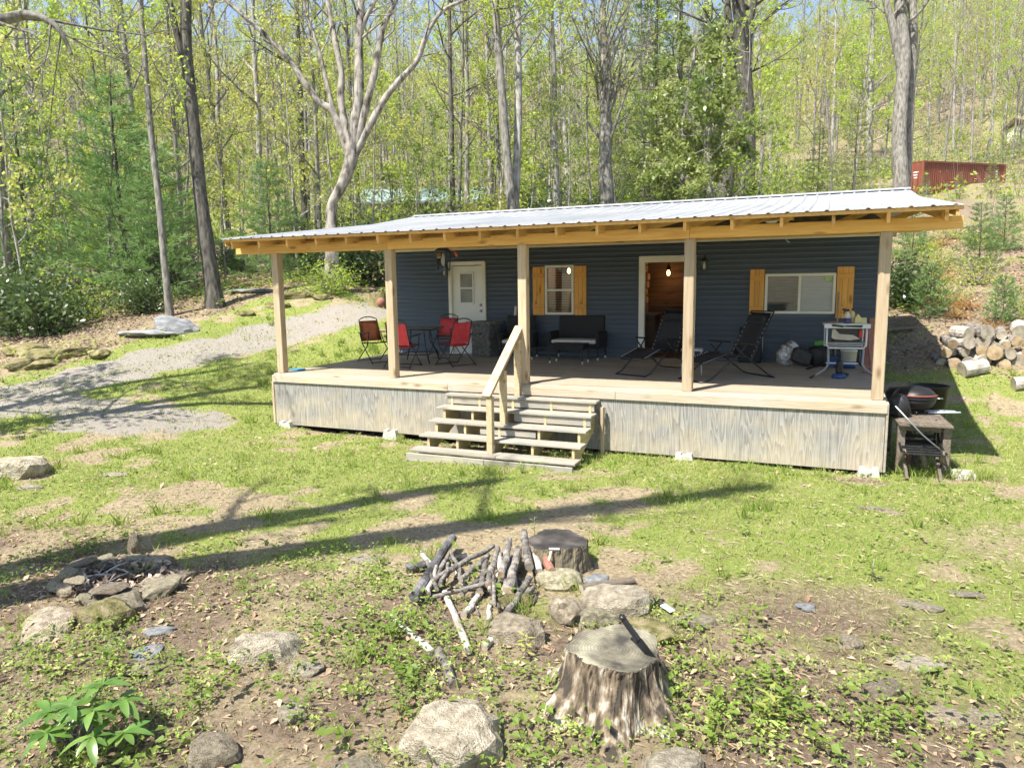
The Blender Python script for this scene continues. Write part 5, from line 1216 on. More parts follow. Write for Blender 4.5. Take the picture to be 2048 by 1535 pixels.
lg((7.02, -6.62), (6.72, -6.28), 0.035, 'grey rotten log end lying low in the weeds', M_LOG, M_ENDG, 0); lg((6.68, -6.30), (6.10, -5.95), 0.027, 'white broken branch at the lower left of the heap', M_LOGP, M_LOGP, 0)
lg((6.64, -5.75), (6.60, -5.40), 0.028, 'short grey block of wood in front of the heap', M_LOGP, M_ENDG, .01); lg((6.85, -5.75), (6.75, -5.48), 0.022, 'short pale stick in front of the thick log', M_LOGP, M_ENDG, .0); lg((6.98, -6.10), (7.02, -5.62), 0.028, 'pale weathered stick between the heap and the tan wedge rock', M_LOGP, M_ENDG, 0)
lg((7.35, -5.02), (7.70, -4.66), 0.039, 'long squared grey timber right of the dark stump', M_SHADEDWOOD, M_ENDG, .0)
for i in range(26):
    a0 = g.uniform(6.15, 6.95); b0 = -5.55+g.uniform(-.1, .35); an = R(g.uniform(70, 135)); L = g.uniform(.3, .62); rr_ = g.uniform(.012, .026)
    lg((a0, b0), (a0+math.cos(an)*L, b0+math.sin(an)*L), rr_, 'thin grey stick mixed into the log heap between the stumps', M_LOG if i % 3 else M_LOGP, M_ENDG, g.uniform(.02, .10), tip=.03, name='heap_stick', group='thin sticks in the log heap', cat='stick')
for i in range(16):
    x = 6.1+g.uniform(0, 1.0); y = -5.9+g.uniform(0, 1.0); a = g.uniform(0, 3.1); L = g.uniform(.12, .3)
    o = MB().tube([G(x, y, .02), G(x+math.cos(a)*L, y+math.sin(a)*L, .03)], [.008, .005], 5).build('twig', M_LOG); setp(o, 'short dead twig scattered round the log heap', 'twig', 'twigs round the heap')
# ------------------------------------------------------------------ firewood by the house
g = random.Random(21); cnt = 0
base = (11.15, 6.2); rows = [(9, -.04), (9, .16), (8, .34), (4, .5)]
ordw = ['first', 'second', 'third', 'fourth', 'fifth', 'sixth', 'seventh', 'eighth', 'ninth']
for ri, (nr, h) in enumerate(rows):
    for k in range(nr):
        r = g.uniform(.085, .165); x = base[0]+.10+.27*k+.13*(ri % 2)+.12*ri*(ri > 1)+g.uniform(-.06, .06); yb = 6.15+.22*g.random()+.05*ri
        zb = gz(x, yb)+h+r*.85; yaw_ = R(g.uniform(-48, 30)); L = g.uniform(.42, .55)
        log((x, yb, zb), (x+math.sin(yaw_)*L, yb+math.cos(yaw_)*L, zb+g.uniform(-.06, .10)), r, 'cut log in the firewood pile, %s row, %s from the cabin' % (('bottom', 'second', 'third', 'top')[ri], ordw[k]), M_LOGP if g.random() < .6 else M_LOG, M_END if g.random() < .3 else M_ENDG, 'firewood_log', 'firewood logs piled right of the cabin', 'firewood', .01, 1.0, 12)
for i, (a, b, r, lab) in enumerate((((11.55, 5.75), (11.95, 5.98), .16, 'big pale split log lying in front of the firewood pile'), ((12.3, 5.25), (13.2, 5.35), .13, 'long grey weathered log lying on the grass right of the pile'), ((12.55, 5.52), (13.3, 5.66), .11, 'upper grey log behind the long weathered log'), ((13.0, 6.4), (13.5, 6.9), .16, 'thick log at the far right end of the firewood pile'))):
    lg(a, b, r, lab, M_LOGP, M_ENDG, 0, name='firewood_log', group='firewood logs piled right of the cabin', cat='firewood')
for i in range(3):
    o = MB().bar((10.02, 8.2+.1*i, gz(10.3, 8.2)+.14+.10*i), (11.0, 8.5+.1*i, gz(11, 8.4)+.12+.10*i), .09, .05).build('rail_timber', M_SHADEDWOOD); setp(o, ('lowest', 'middle', 'top')[i]+' dark timber stacked between cabin and firewood', 'timber', 'dark timbers beside the firewood')
# ------------------------------------------------------------------ plants near the camera
def leaf_mesh(L, w, droop, seed):
    g = np.random.default_rng(seed); n = 7; v = []; f = []
    for i in range(n):
        t = i/(n-1); ww = w*math.sin(math.pi*min(1, t*.93+.06))**.8; y = L*t; z = -droop*t*t*L
        v += [(-ww, y, z+ww*.28), (0, y, z), (ww, y, z+ww*.28)]
    for i in range(n-1):
        a = i*3; f += [(a, a+1, a+4, a+3), (a+1, a+2, a+5, a+4)]
    return MB().add(v, f, 0, True).mesh('leaf', M_RHODO)
LM = [leaf_mesh(.13, .021, .25, 1), leaf_mesh(.15, .024, .45, 2), leaf_mesh(.115, .02, .1, 3)]
def rhodo(loc, label, heads, seed):
    g = random.Random(seed); e = empty('rhododendron', loc, 0, label, 'shrub')
    for (x, y, z) in heads:
        P(MB().tube([(0, 0, 0), (x*.4, y*.4, z*.6), (x, y, z)], [.009, .007, .005], 5), 'stem', M_BARKG, e)
        n = g.randint(8, 11)
        for k in range(n):
            a = 2*math.pi*k/n*1.0+g.uniform(-.2, .2); el = g.uniform(-.25, .45)
            o = link('leaf', g.choice(LM), e, (x, y, z), None, g.uniform(.8, 1.15)); o.rotation_euler = Euler((el, g.uniform(-.3, .3), a), 'XYZ')
    return e
rhodo(G(5.24, -7.93), 'rhododendron with long glossy green leaves in the bottom left corner', [(0, 0, .30), (.13, .05, .28), (-.13, -.04, .26), (.06, .17, .36), (.22, -.04, .20), (-.05, -.12, .2), (.17, .2, .27), (-.2, .1, .2), (.3, .1, .16), (.02, .08, .22)], 3)
def seedling(p, h, label, n, m, sz):
    g = random.Random(int(p[0]*97)); e = empty('seedling', G(*p), 0, label, 'seedling')
    P(MB().tube([(0, 0, 0), (.01, 0, h)], [.004, .003], 5), 'stem', M_BARKG, e); mb = MB()
    for k in range(n):
        a = k*2.4; z = h*(.35+.65*k/n); c = Vector((0, 0, z)); d = Vector((math.cos(a), math.sin(a), g.uniform(-.2, .3))); w = Vector((-math.sin(a), math.cos(a), 0))
        mb.add([c, c+d*sz-w*sz*.3, c+d*sz*2, c+d*sz+w*sz*.3], [(0, 1, 2, 3)])
    P(mb, 'leaves', m, e)
seedling((6.55, -4.05), .22, 'leafy green seedling on the lawn behind the log heap', 12, M_WEED, .035); seedling((5.45, -1.75), .16, 'dark leafy weed growing at the front of the steps', 16, M_LEAFG, .04); seedling((9.55, -3.95), .2, 'green seedling in the bare soil right of the stump', 10, M_LEAFG, .04)
seedling((8.9, -6.25), .25, 'yellowish maple seedling right of the machete stump', 12, M_LEAFY, .045); seedling((7.3, -6.1), .2, 'yellow-green maple seedling left of the machete stump', 10, M_LEAFY, .04); seedling((8.45, -3.2), .12, 'bright leafy clump in the middle of the right lawn', 14, M_WEED, .04)

# ------------------------------------------------------------------ trees
def leaf_quads(C, size, seed, flat=.0, asp=.62):
    """rhombic leaves of random attitude at centres C (n,3)"""
    g = np.random.default_rng(seed); n = len(C); u = g.normal(0, 1, (n, 3)); u[:, 2] *= (1-flat); u /= np.linalg.norm(u, axis=1)[:, None]
    w = g.normal(0, 1, (n, 3)); w -= u*(w*u).sum(1)[:, None]; w /= np.linalg.norm(w, axis=1)[:, None]
    s = (size*g.uniform(.6, 1.3, n))[:, None]
    V = np.stack([C-u*s, C-w*s*asp, C+u*s, C+w*s*asp], 1).reshape(-1, 3)
    return V, np.arange(n*4).reshape(n, 4)
def rdir(g, az, el): return np.array([math.cos(az)*math.cos(el), math.sin(az)*math.cos(el), math.sin(el)])
class Tree:
    def __init__(s, seed): s.g = np.random.default_rng(seed); s.wood = MB(); s.lc = []
    def branch(s, p, d, L, r, lvl, curve=.25, nseg=4, leafy=1.0, sub=4, spread=.16, lv=9):
        g = s.g; pts = [p]; dd = d/np.linalg.norm(d); q = p
        for k in range(nseg):
            dd = dd+np.array([0, 0, curve/nseg])+g.normal(0, .12, 3); dd /= np.linalg.norm(dd); q = q+dd*L/nseg; pts.append(q)
        rr = [max(r*(1-.85*k/nseg), .006) for k in range(nseg+1)]
        s.wood.tube([tuple(a) for a in pts], rr, 5 if lvl == 0 else (4 if lvl == 1 else 3), 0, False)
        if lvl < 2:
            for j in range(sub):
                t = .25+.75*(j+g.random())/sub; i = min(int(t*nseg), nseg-1); a = pts[i]+(pts[i+1]-pts[i])*(t*nseg-i)
                dv = (pts[i+1]-pts[i]); dv = dv/np.linalg.norm(dv)+g.normal(0, .55, 3); dv[2] += .1
                s.branch(a, dv, L*g.uniform(.3, .5)*(1.15-.4*t), max(rr[i]*.55, .007), lvl+1, curve*.6, 3, leafy, max(2, sub-1), spread, lv)
        if lvl >= 1 and leafy > 0:
            n = int(lv*leafy*g.uniform(.4, 1.6)*(1.4 if lvl == 2 else .6))
            if n > 0:
                t = g.uniform(.3, 1, n)*nseg; i = np.minimum(t.astype(int), nseg-1); A = np.array(pts)
                s.lc.append(A[i]+(A[i+1]-A[i])*(t-i)[:, None]+g.normal(0, spread, (n, 3)))
    def trunk(s, pts, rr, sides=9):
        s.wood.tube(pts, rr, sides, 0, False); s.tp = np.array(pts); s.tr = np.array(rr)
    def at(s, t):
        n = len(s.tp)-1; x = min(t*n, n-1e-6); i = int(x); f = x-i
        return s.tp[i]*(1-f)+s.tp[i+1]*f, s.tr[i]*(1-f)+s.tr[i+1]*f
    def limbs(s, n, c0, L, el, leafy=1, sub=4, spread=.16, lv=9, rk=.5, curve=.35, taper=.65, az0=0, c1=1.0):
        g = s.g
        for i in range(n):
            t = c0+(c1-c0)*(i+g.random())/n; p, r = s.at(t); az = az0+i*2.399+g.normal(0, .3)
            s.branch(p, rdir(g, az, el+g.normal(0, .15)), L*(1-taper*(t-c0)/(1.001-c0))*g.uniform(.75, 1.2), max(r*rk, .012), 0, curve, 4, leafy*(1.35-1.05*t), sub, spread, lv)
    def meshes(s, name, bark, leaf, size, seed=1, flat=0):
        wm = s.wood.mesh(name+'_wood', bark); lm = None
        if s.lc:
            C = np.concatenate(s.lc); V, F = leaf_quads(C, size, seed, flat); lm = np_mesh(name+'_leaves', V, F, leaf)
        return wm, lm
def simple_trunk(T, H, r, wob=.25, n=9, lean=(0, 0), fl=1.5):
    g = T.g; pts = []; rr = []; w = np.cumsum(g.normal(0, wob/n, (n+1, 2)), 0)
    for k in range(n+1):
        t = k/n; pts.append((w[k, 0]*(t > 0)+lean[0]*t, w[k, 1]*(t > 0)+lean[1]*t, H*t-.25)); rr.append(.86*r*(1-.80*t)*(1+(fl-1)*max(0, 1-t*9)))
    T.trunk(pts, rr)
# prototypes: (wood mesh, leaf mesh)
PROTO = {}
def proto_tall(key, seed, H, r, c0, n, L, el, leafy, lv, bark, leaf, size, sub=4, curve=.35, wob=.5):
    T = Tree(seed); simple_trunk(T, H, r, wob); T.limbs(n, c0, L, el, leafy, sub, .11, lv, curve=curve); PROTO[key] = T.meshes(key, bark, leaf, size, seed)
proto_tall('poplar_a', 1, 23, .17, .30, 20, 4.0, .55, .7, 21, M_BARKG, M_LEAF, .064)
proto_tall('poplar_b', 2, 20, .13, .22, 20, 3.4, .65, .75, 21, M_BARKP, M_LEAF, .064)
proto_tall('poplar_c', 3, 25, .19, .38, 18, 4.4, .50, .7, 21, M_BARKP, M_LEAFY, .064)
proto_tall('maple_a', 4, 18, .13, .20, 20, 4.0, .6, .7, 21, M_BARKG, M_LEAFY, .064)
proto_tall('bare_a', 5, 22, .19, .28, 24, 4.4, .75, .22, 8, M_BARKP, M_LEAFY, .08, 5, .5)
proto_tall('bare_b', 6, 19, .15, .25, 24, 3.8, .8, .15, 8, M_BARKG, M_BUD, .08, 5, .5)
proto_tall('dark_a', 7, 24, .2, .38, 16, 4.4, .6, .5, 21, M_BARKD, M_LEAF, .064)
proto_tall('sap_a', 8, 8, .055, .18, 18, 2.3, .35, 1, 12, M_BARKG, M_LEAF, .055, 3, .2, .5)
proto_tall('sap_b', 9, 6.5, .045, .12, 18, 2.2, .25, 1, 8, M_BARKG, M_LEAFG, .07, 3, .15, .6)
proto_tall('sap_c', 10, 10, .06, .25, 18, 2.0, .6, .8, 7, M_BARKP, M_LEAFY, .075, 3, .3, .6)
proto_tall('sap_bare', 11, 9, .055, .15, 22, 2.3, .7, .15, 6, M_BARKG, M_LEAFY, .06, 4, .4, .6)
def proto_pine(key, seed, H, r, L, leaf, dens=1.0, droop=-.05, tuft=.17, c0=.06, nwh=None, bark=None):
    T = Tree(seed); g = T.g; simple_trunk(T, H, r, .15, 8); C = []; D = []
    n = nwh or int(H/.42)
    for i in range(n):
        t = c0+(.99-c0)*i/n; p, rr = T.at(t); Lb = L*(1-t)**.75*g.uniform(.8, 1.15)+.15
        for j in range(5):
            az = j*1.257+i*.7+g.normal(0, .2); el = .18+droop+g.normal(0, .12)+.5*max(0, t-.7)
            d = rdir(g, az, el); q = p+d*Lb+np.array([0, 0, .12*Lb]); T.wood.tube([tuple(p), tuple(p+d*Lb*.55), tuple(q)], [max(rr*.22, .008), .010, .005], 4, 0, False)
            m = max(3, int(Lb*7*dens))
            for k in range(m):
                s_ = .25+.75*(k+g.random())/m; b = p+(q-p)*s_; side = np.array([-d[1], d[0], 0])*g.uniform(-1, 1)*Lb*.30*(1.1-s_*.6)
                e = b+side+np.array([0, 0, g.normal(.03, .05)]); C.append(e); D.append(d*.7+side*.8+np.array([0, 0, .25]))
    C = np.array(C); D = np.array(D); D /= np.linalg.norm(D, axis=1)[:, None]; nb = 11; m = len(C)
    Cn = np.repeat(C, nb, 0); Dn = np.repeat(D, nb, 0)+g.normal(0, .55, (m*nb, 3)); Dn /= np.linalg.norm(Dn, axis=1)[:, None]
    w = np.cross(Dn, g.normal(0, 1, (m*nb, 3))); w /= np.linalg.norm(w, axis=1)[:, None]
    Ln = (tuft*g.uniform(.6, 1.3, m*nb))[:, None]; V = np.stack([Cn-w*.008, Cn+w*.008, Cn+Dn*Ln*.7+w*.012, Cn+Dn*Ln-w*.003], 1).reshape(-1, 3)
    PROTO[key] = (T.wood.mesh(key+'_wood', bark or M_BARKD), np_mesh(key+'_needles', V, np.arange(len(V)).reshape(-1, 4), leaf))
proto_pine('pine_a', 21, 7.5, .11, 2.3, M_NEEDLE, 1.6, 0, .24); proto_pine('pine_b', 22, 5.5, .08, 1.9, M_NEEDLE, 1.6, .0, .23); proto_pine('pine_s', 23, 2.4, .03, .8, M_NEEDLE, 1.8, .1, .15, .1, 9)
proto_pine('hemlock_a', 24, 9, .13, 2.4, M_HEML, 1.5, -.2, .16); proto_pine('hemlock_d', 25, 13, .2, 3.0, leafmat('dark_needle', (.07, .125, .04), (.14, .20, .07), (.16, .26, .06), .25), 1.2, -.2, .2)
def proto_shrub(key, seed, R_, H, n, bark, leaf, size, nl, upright=.6):
    T = Tree(seed); g = T.g; C = []
    for i in range(n):
        az = g.uniform(0, 6.28); el = g.uniform(upright, 1.5); d = rdir(g, az, el); L = H*g.uniform(.6, 1.1); p = np.array([g.normal(0, R_*.15), g.normal(0, R_*.15), -.1])
        pts = [p]; q = p
        for k in range(4): d = d+g.normal(0, .18, 3)+np.array([math.cos(az), math.sin(az), 0])*.10; d /= np.linalg.norm(d); q = q+d*L/4; pts.append(q)
        T.wood.tube([tuple(a) for a in pts], [.022, .018, .014, .009, .005], 4, 0, False); A = np.array(pts)
        k = max(6, int(nl/n)); t = g.uniform(.8, 4, k); ii_ = np.minimum(t.astype(int), 3); C.append(A[ii_]+(A[ii_+1]-A[ii_])*(t-ii_)[:, None]+g.normal(0, R_*.20, (k, 3)))
    C = np.concatenate(C); C[:, 2] = np.maximum(C[:, 2], .05)
    V, F = leaf_quads(C, size, seed, .3, .5); PROTO[key] = (T.wood.mesh(key+'_wood', bark), np_mesh(key+'_leaves', V, F, leaf))
proto_shrub('laurel_a', 31, 1.5, 2.6, 26, M_BARKD, M_LEAFD, .085, 3800); proto_shrub('laurel_b', 32, 1.3, 1.9, 22, M_BARKD, M_LEAFD, .08, 3000)
proto_shrub('shrub_y', 33, 1.2, 2.2, 30, M_BARKG, leafmat('gold_leaf', (.28, .30, .03), (.36, .36, .06), (.5, .5, .05), .42), .06, 3600, .9)
proto_shrub('shrub_g', 34, 1.0, 1.6, 24, M_BARKG, M_LEAF, .05, 1700); proto_shrub('shrub_b', 35, .9, 1.3, 26, M_BARKG, M_LEAFY, .045, 900); proto_shrub('fern_brush', 36, .6, .7, 30, M_BUD, M_BUD, .04, 600, .3)
def plant(key, name, loc, label, cat, group=None, s=1.0, rz=0, sz=None, tilt=(0, 0), crown='crown', trunk='trunk'):
    wm, lm = PROTO[key]; e = empty(name, loc, rz, label, cat, group); e.rotation_euler = (tilt[0], tilt[1], rz); e.scale = (s, s, sz or s)
    link(trunk, wm, e)
    if lm: link(crown, lm, e)
    return e
# -------- individual trees one can point at
def hero(name, label, trunk, limbs=(), bark=M_BARKG, leaf=M_LEAF, size=.10, seed=1, tw=10, twL=2.6, leafy=.6, lv=8, c0=.4, el=.5, down=True, sub=4, lsub=5, roots=True):
    b = np.array(trunk[0][:3]); gzv = gz(b[0], b[1]); 
    tr = [tuple(np.array(p[:3])) for p in trunk]; rr = [p[3] for p in trunk]
    if tr[0][2] > gzv+.3: tr.insert(0, (b[0]+.05, b[1], gzv-.2)); rr.insert(0, rr[0]*1.25)
    else: tr[0] = (b[0], b[1], gzv-.2)
    o0 = np.array([b[0], b[1], gzv]); loc = [tuple(np.array(p)-o0) for p in tr]
    T = Tree(seed)
    # refine the path so that it bends smoothly and has a flared foot
    def smooth(P_, Rr, m=4):
        P_ = np.array(P_); Rr = np.array(Rr); out = []; ro = []
        for i in range(len(P_)-1):
            p0 = P_[max(i-1, 0)]; p1 = P_[i]; p2 = P_[i+1]; p3 = P_[min(i+2, len(P_)-1)]
            for k in range(m):
                t = k/m; out.append(.5*((2*p1)+(-p0+p2)*t+(2*p0-5*p1+4*p2-p3)*t*t+(-p0+3*p1-3*p2+p3)*t**3)); ro.append(Rr[i]*(1-t)+Rr[i+1]*t)
        out.append(P_[-1]); ro.append(Rr[-1]); return out, [r*(1+T.g.normal(0, .03)) for r in ro]
    p, r = smooth(loc, rr)
    if roots:
        for k in range(len(p)):
            if p[k][2] < .5: r[k] *= 1+.55*(.5-p[k][2])
    T.trunk([tuple(a) for a in p], r, 12)
    if tw: T.limbs(tw, c0, twL, el, leafy, sub, .18, lv, .3)
    for L in limbs:
        q, w = smooth([np.array(a[:3])-o0 for a in L], [a[3] for a in L]); T.wood.tube([tuple(a) for a in q], w, 9, 0, False)
        n = len(q)
        for j in range(lsub):
            i = int(n*(.35+.6*(j+T.g.random())/lsub)); i = min(i, n-2); d = q[i+1]-q[i]; d = d/np.linalg.norm(d)+T.g.normal(0, .6, 3)
            T.branch(q[i], d, twL*T.g.uniform(.5, .9), max(w[i]*.4, .012), 0, .3, 4, leafy, sub, .16, lv)
    wm, lm = T.meshes(name, bark, leaf, size, seed); e = empty(name, tuple(o0), 0, label, 'tree'); link('trunk', wm, e)
    if lm: link('crown', lm, e)
    return e
hero('leaning_tree', 'tall dark-barked tree leaning left, forked near the top, above the grey ledge', [(-7.12, 5.54, 1.02, .246), (-7.36, 5.64, 2.34, .217), (-7.65, 5.78, 4.06, .195), (-7.84, 5.91, 5.49, .181), (-8.07, 6.07, 7.21, .174), (-8.23, 6.2, 8.5, .159), (-8.29, 6.37, 9.79, .145), (-8.42, 6.58, 11.51, .123), (-8.63, 6.88, 14.09, .072)],
     [[(-8.2, 6.08, 7.64, .101), (-8.52, 6.14, 8.94, .087), (-8.71, 6.19, 9.8, .08), (-8.92, 6.36, 11.52, .058), (-9.4, 6.46, 13.53, .029)]], M_BARKD, M_LEAF, .055, 41, 7, 2.6, .8, 8, .72)
hero('slender_pale_tree', 'slender pale-grey tree just left of the dark leaning tree', [(-7.5, 4.25, .88, .103), (-7.75, 4.41, 2.59, .09), (-7.91, 4.54, 3.96, .09), (-8.12, 4.66, 5.32, .083), (-8.33, 4.82, 6.96, .076), (-8.53, 4.99, 8.6, .069), (-8.62, 5.07, 9.42, .062), (-8.84, 5.29, 11.47, .048), (-9.03, 5.52, 13.51, .028)], (), M_BARKG, M_LEAF, .055, 42, 12, 2.0, .9, 8, .42)
hero('forked_tree', 'crooked pale tree with wide bare forked limbs rising behind the left end of the roof', [(-5.35, 8.6, 1.65, 0.271), (-5.36, 8.75, 2.67, 0.221), (-5.43, 8.87, 3.61, 0.169), (-5.43, 8.95, 4.11, 0.148), (-5.16, 9.15, 4.7, 0.169), (-4.93, 9.37, 5.48, 0.205), (-4.97, 9.43, 6.0, 0.180), (-4.92, 9.52, 6.6, 0.115), (-4.9, 9.56, 7.0, 0.057)],
     [[(-4.95, 9.40, 5.5, 0.156), (-5.49, 9.35, 6.93, 0.130), (-5.91, 9.22, 7.3, 0.111), (-6.45, 9.1, 8.01, 0.098), (-6.92, 9, 8.73, 0.084), (-7.6, 8.82, 9.44, 0.071), (-8.28, 8.62, 10.08, 0.065), (-8.81, 8.46, 10.56, 0.052), (-9.57, 8.25, 11.35, 0.033)],
      [(-4.97, 9.42, 5.7, 0.139), (-5.3, 9.49, 7.29, 0.117), (-5.32, 9.61, 8.15, 0.104), (-5.52, 9.66, 9.1, 0.098), (-5.7, 9.71, 9.88, 0.091), (-5.83, 9.75, 10.51, 0.078), (-6.11, 9.84, 11.93, 0.045)],
      [(-5.49, 9.35, 6.93, 0.078), (-5.72, 9.39, 7.85, 0.071), (-5.98, 9.42, 8.79, 0.065), (-6.18, 9.43, 9.42, 0.052), (-6.44, 9.41, 10.05, 0.045), (-6.49, 9.46, 10.9, 0.025)],
      [(-4.93, 9.42, 5.5, 0.180), (-4.79, 9.76, 7.68, 0.156), (-4.86, 9.93, 8.93, 0.136), (-4.86, 10.07, 9.87, 0.123), (-4.86, 10.17, 10.5, 0.111), (-4.89, 10.44, 12.38, 0.058)],
      [(-4.87, 10, 9.4, 0.091), (-4.65, 10.19, 10.02, 0.071), (-4.45, 10.34, 10.49, 0.065), (-4.27, 10.56, 11.43, 0.039)],
      [(-4.90, 9.44, 5.6, 0.139), (-4.53, 9.83, 7.36, 0.117), (-4.38, 10.02, 8.14, 0.111), (-4.27, 10.18, 8.92, 0.098), (-4.19, 10.31, 9.55, 0.091), (-3.97, 10.5, 10.17, 0.078), (-3.84, 10.61, 10.48, 0.071), (-3.54, 10.88, 11.42, 0.039)],
      [(-4.90, 9.44, 5.55, 0.131), (-4.13, 9.98, 7.2, 0.104), (-3.68, 10.28, 7.89, 0.098), (-3.17, 10.59, 8.51, 0.084), (-2.94, 10.8, 9.22, 0.078), (-2.68, 11.01, 9.84, 0.065), (-2.33, 11.22, 10.22, 0.058), (-1.83, 11.47, 10.45, 0.045), (-1.12, 11.85, 10.91, 0.026)]],
     M_BARKS, M_LEAFY, .06, 43, 0, 1.9, .12, 6, lsub=5)
hero('straight_grey_tree', 'straight grey tree, left one of the close pair behind the roof middle', [(-1.39, 13.99, 4.05, .179), (-1.68, 14.2, 6.27, .161), (-1.92, 14.42, 8.4, .152), (-2.13, 14.6, 10.18, .134), (-2.27, 14.76, 11.6, .125), (-2.52, 15.06, 14.26, .09), (-2.7, 15.38, 16.92, .045)], (), M_BARKG, M_LEAF, .062, 44, 16, 3.0, .9, 14, .5)
hero('straight_pale_tree', 'straight pale tree, right one of the close pair behind the roof middle', [(-1.49, 14.5, 4.1, .155), (-1.51, 14.84, 6.36, .146), (-1.57, 15.15, 8.52, .137), (-1.66, 15.38, 10.33, .128), (-1.74, 15.57, 11.78, .119), (-1.84, 15.94, 14.49, .082), (-1.92, 16.31, 17.2, .046)], (), M_BARKP, M_LEAF, .062, 45, 16, 2.8, .9, 14, .5)
hero('twin_dark_tree', 'big dark twin-topped trunk standing right of the leafy holly tree', [(5.81, 21.64, 4.91, .372), (5.8, 21.94, 6.86, .341), (5.67, 22.19, 8.9, .32), (5.49, 22.36, 10.54, .279), (5.35, 22.52, 11.97, .269), (5.19, 22.61, 13, .248), (4.95, 22.97, 16.07, .186), (4.58, 23.44, 20.16, .083)], [[(5.63, 22.46, 10.4, .186), (5.68, 22.7, 12.17, .165), (5.8, 22.87, 12.99, .145), (6.04, 23.28, 15.03, .093)]], M_BARKD, M_LEAF, .09, 46, 9, 3.6, .35, 8, .55)
hero('crooked_dark_tree', 'crooked dark trunk close left of the big dark twin-topped trunk', [(4.88, 22.34, 4.93, .384), (4.97, 22.61, 6.41, .32), (5.15, 22.88, 7.67, .278), (5.21, 23.13, 9.15, .235), (4.97, 23.32, 11.06, .192), (4.8, 23.41, 12.12, .16), (4.65, 23.53, 13.39, .128), (4.46, 23.78, 15.5, .085)], (), M_BARKD, M_LEAF, .09, 47, 8, 3.0, .4, 8, .5)
hero('big_grey_tree', 'thick pale-grey double trunk left of the red shipping container', [(12.57, 35.83, 6.53, 0.413), (12.36, 36.12, 9.05, 0.370), (12.37, 36.45, 11.23, 0.353), (12.42, 36.81, 13.41, 0.344), (12.25, 36.99, 15.04, 0.327), (12.08, 37.16, 16.68, 0.310), (11.75, 37.85, 22.14, 0.237), (11.36, 38.52, 27.6, 0.095)],
     [[(12.3, 36.7, 13.0, 0.261), (11.76, 36.82, 15.32, 0.213), (11.37, 36.86, 16.69, 0.189), (10.68, 37.06, 19.97, 0.119)], [(12.90, 36.82, 6.0, 0.241), (12.90, 37.17, 9.98, 0.224), (12.87, 37.57, 12.75, 0.265), (12.88, 37.91, 14.96, 0.241), (12.79, 38.17, 16.9, 0.217), (12.81, 38.68, 20.22, 0.144)]], M_BARKG, M_LEAF, .11, 48, 10, 5.0, .35, 8, .62, lsub=3)
hero('sprouting_tree', 'trunk crowded with upright bare sprouts behind the middle of the roof', [(.58, 19.36, 4.79, .31), (.45, 19.5, 6.12, .289), (.41, 19.74, 7.75, .258), (.31, 19.91, 9.19, .207), (.22, 20.09, 10.62, .165), (.12, 20.26, 12.05, .124), (-.02, 20.55, 14.3, .062)], (), M_BARKG, M_LEAFY, .07, 49, 34, 4.2, .22, 7, .35, 1.05, sub=5)
hero('pale_valley_tree', 'pale straight tree on the far slope left of the thick double trunk', [(12.46, 75.3, 13.06, .31), (12.27, 75.91, 17.66, .33), (12.26, 76.61, 22.26, .30), (12.16, 77.27, 29.87, .12)], (), M_BARKP, M_LEAF, .17, 50, 18, 6.0, .9, 9, .35)
# holly-like leafy tree
T = Tree(51)
for pth in ([(4.78, 13.36, 1.2, .12), (4.78, 13.36, 4.01, .105), (4.67, 13.51, 5.34, .09), (4.69, 13.74, 6.75, .075), (4.88, 14.03, 8.16, .06), (4.98, 14.24, 9.4, .03)], [(5.72, 12.65, 1.2, .1), (5.72, 12.65, 3.96, .09), (5.64, 12.78, 5.02, .075), (5.62, 12.96, 6.22, .06), (5.64, 13.15, 7.6, .03)]):
    T.trunk([(p[0]-5, p[1]-13, p[2]-gz(5, 13)) for p in pth], [p[3] for p in pth], 8); T.limbs(17, .30, 1.85, .12, 1.0, 4, .10, 26, .35, .1, .5)
wm, lm = T.meshes('holly', M_BARKG, M_LEAFH, .075, 5); e = empty('holly_tree', (5, 13, gz(5, 13)), 0, 'leafy broad-leaved evergreen tree with yellowish glossy leaves behind the right of the roof', 'tree'); link('trunk', wm, e); link('crown', lm, e)
def at(key, name, x, y, label, cat, s=1, rz=0, group=None, sz=None, **k): return plant(key, name, (x, y, gz(x, y)), label, cat, group, s, rz, sz, **k)
at('pine_b', 'young_pine', -9.9, 6.3, 'airy young pine between the laurels and the dark leaning tree', 'pine tree', .95, 2.0); at('pine_a', 'young_pine', -12.1, 6.7, 'soft blue-green young pine in the left woods, right of the laurel thicket', 'pine tree', 1.0, .3); at('pine_a', 'young_pine', -19.5, 8.5, 'yellowish-green pine at the far left edge of the woods', 'pine tree', 1.15, 1.3); at('pine_b', 'young_pine', -8.6, 9.6, 'small pine seen between the dark leaning tree and the porch post', 'pine tree', .8, 2.3); at('pine_b', 'young_pine', -14.8, 9.2, 'shadowed pine close behind the soft blue-green pine', 'pine tree', 1.2, .9)
at('laurel_a', 'laurel_bush', -9.9, 2.3, 'tall dark glossy laurel bush above the boulder row at left', 'bush', .8, .4, 'evergreen thicket at left'); at('laurel_b', 'laurel_bush', -11.6, 2.6, 'dark glossy laurel bush at the left edge of the frame', 'bush', 1.0, 1.4, 'evergreen thicket at left'); at('shrub_g', 'green_bush', -10.6, 4.0, 'light green bush behind the tallest laurel', 'bush', 1.0, 2.4); at('laurel_b', 'laurel_bush', -8.7, 4.4, 'smaller dark laurel bush left of the slender pale tree', 'bush', .6, 3.4, 'evergreen thicket at left')
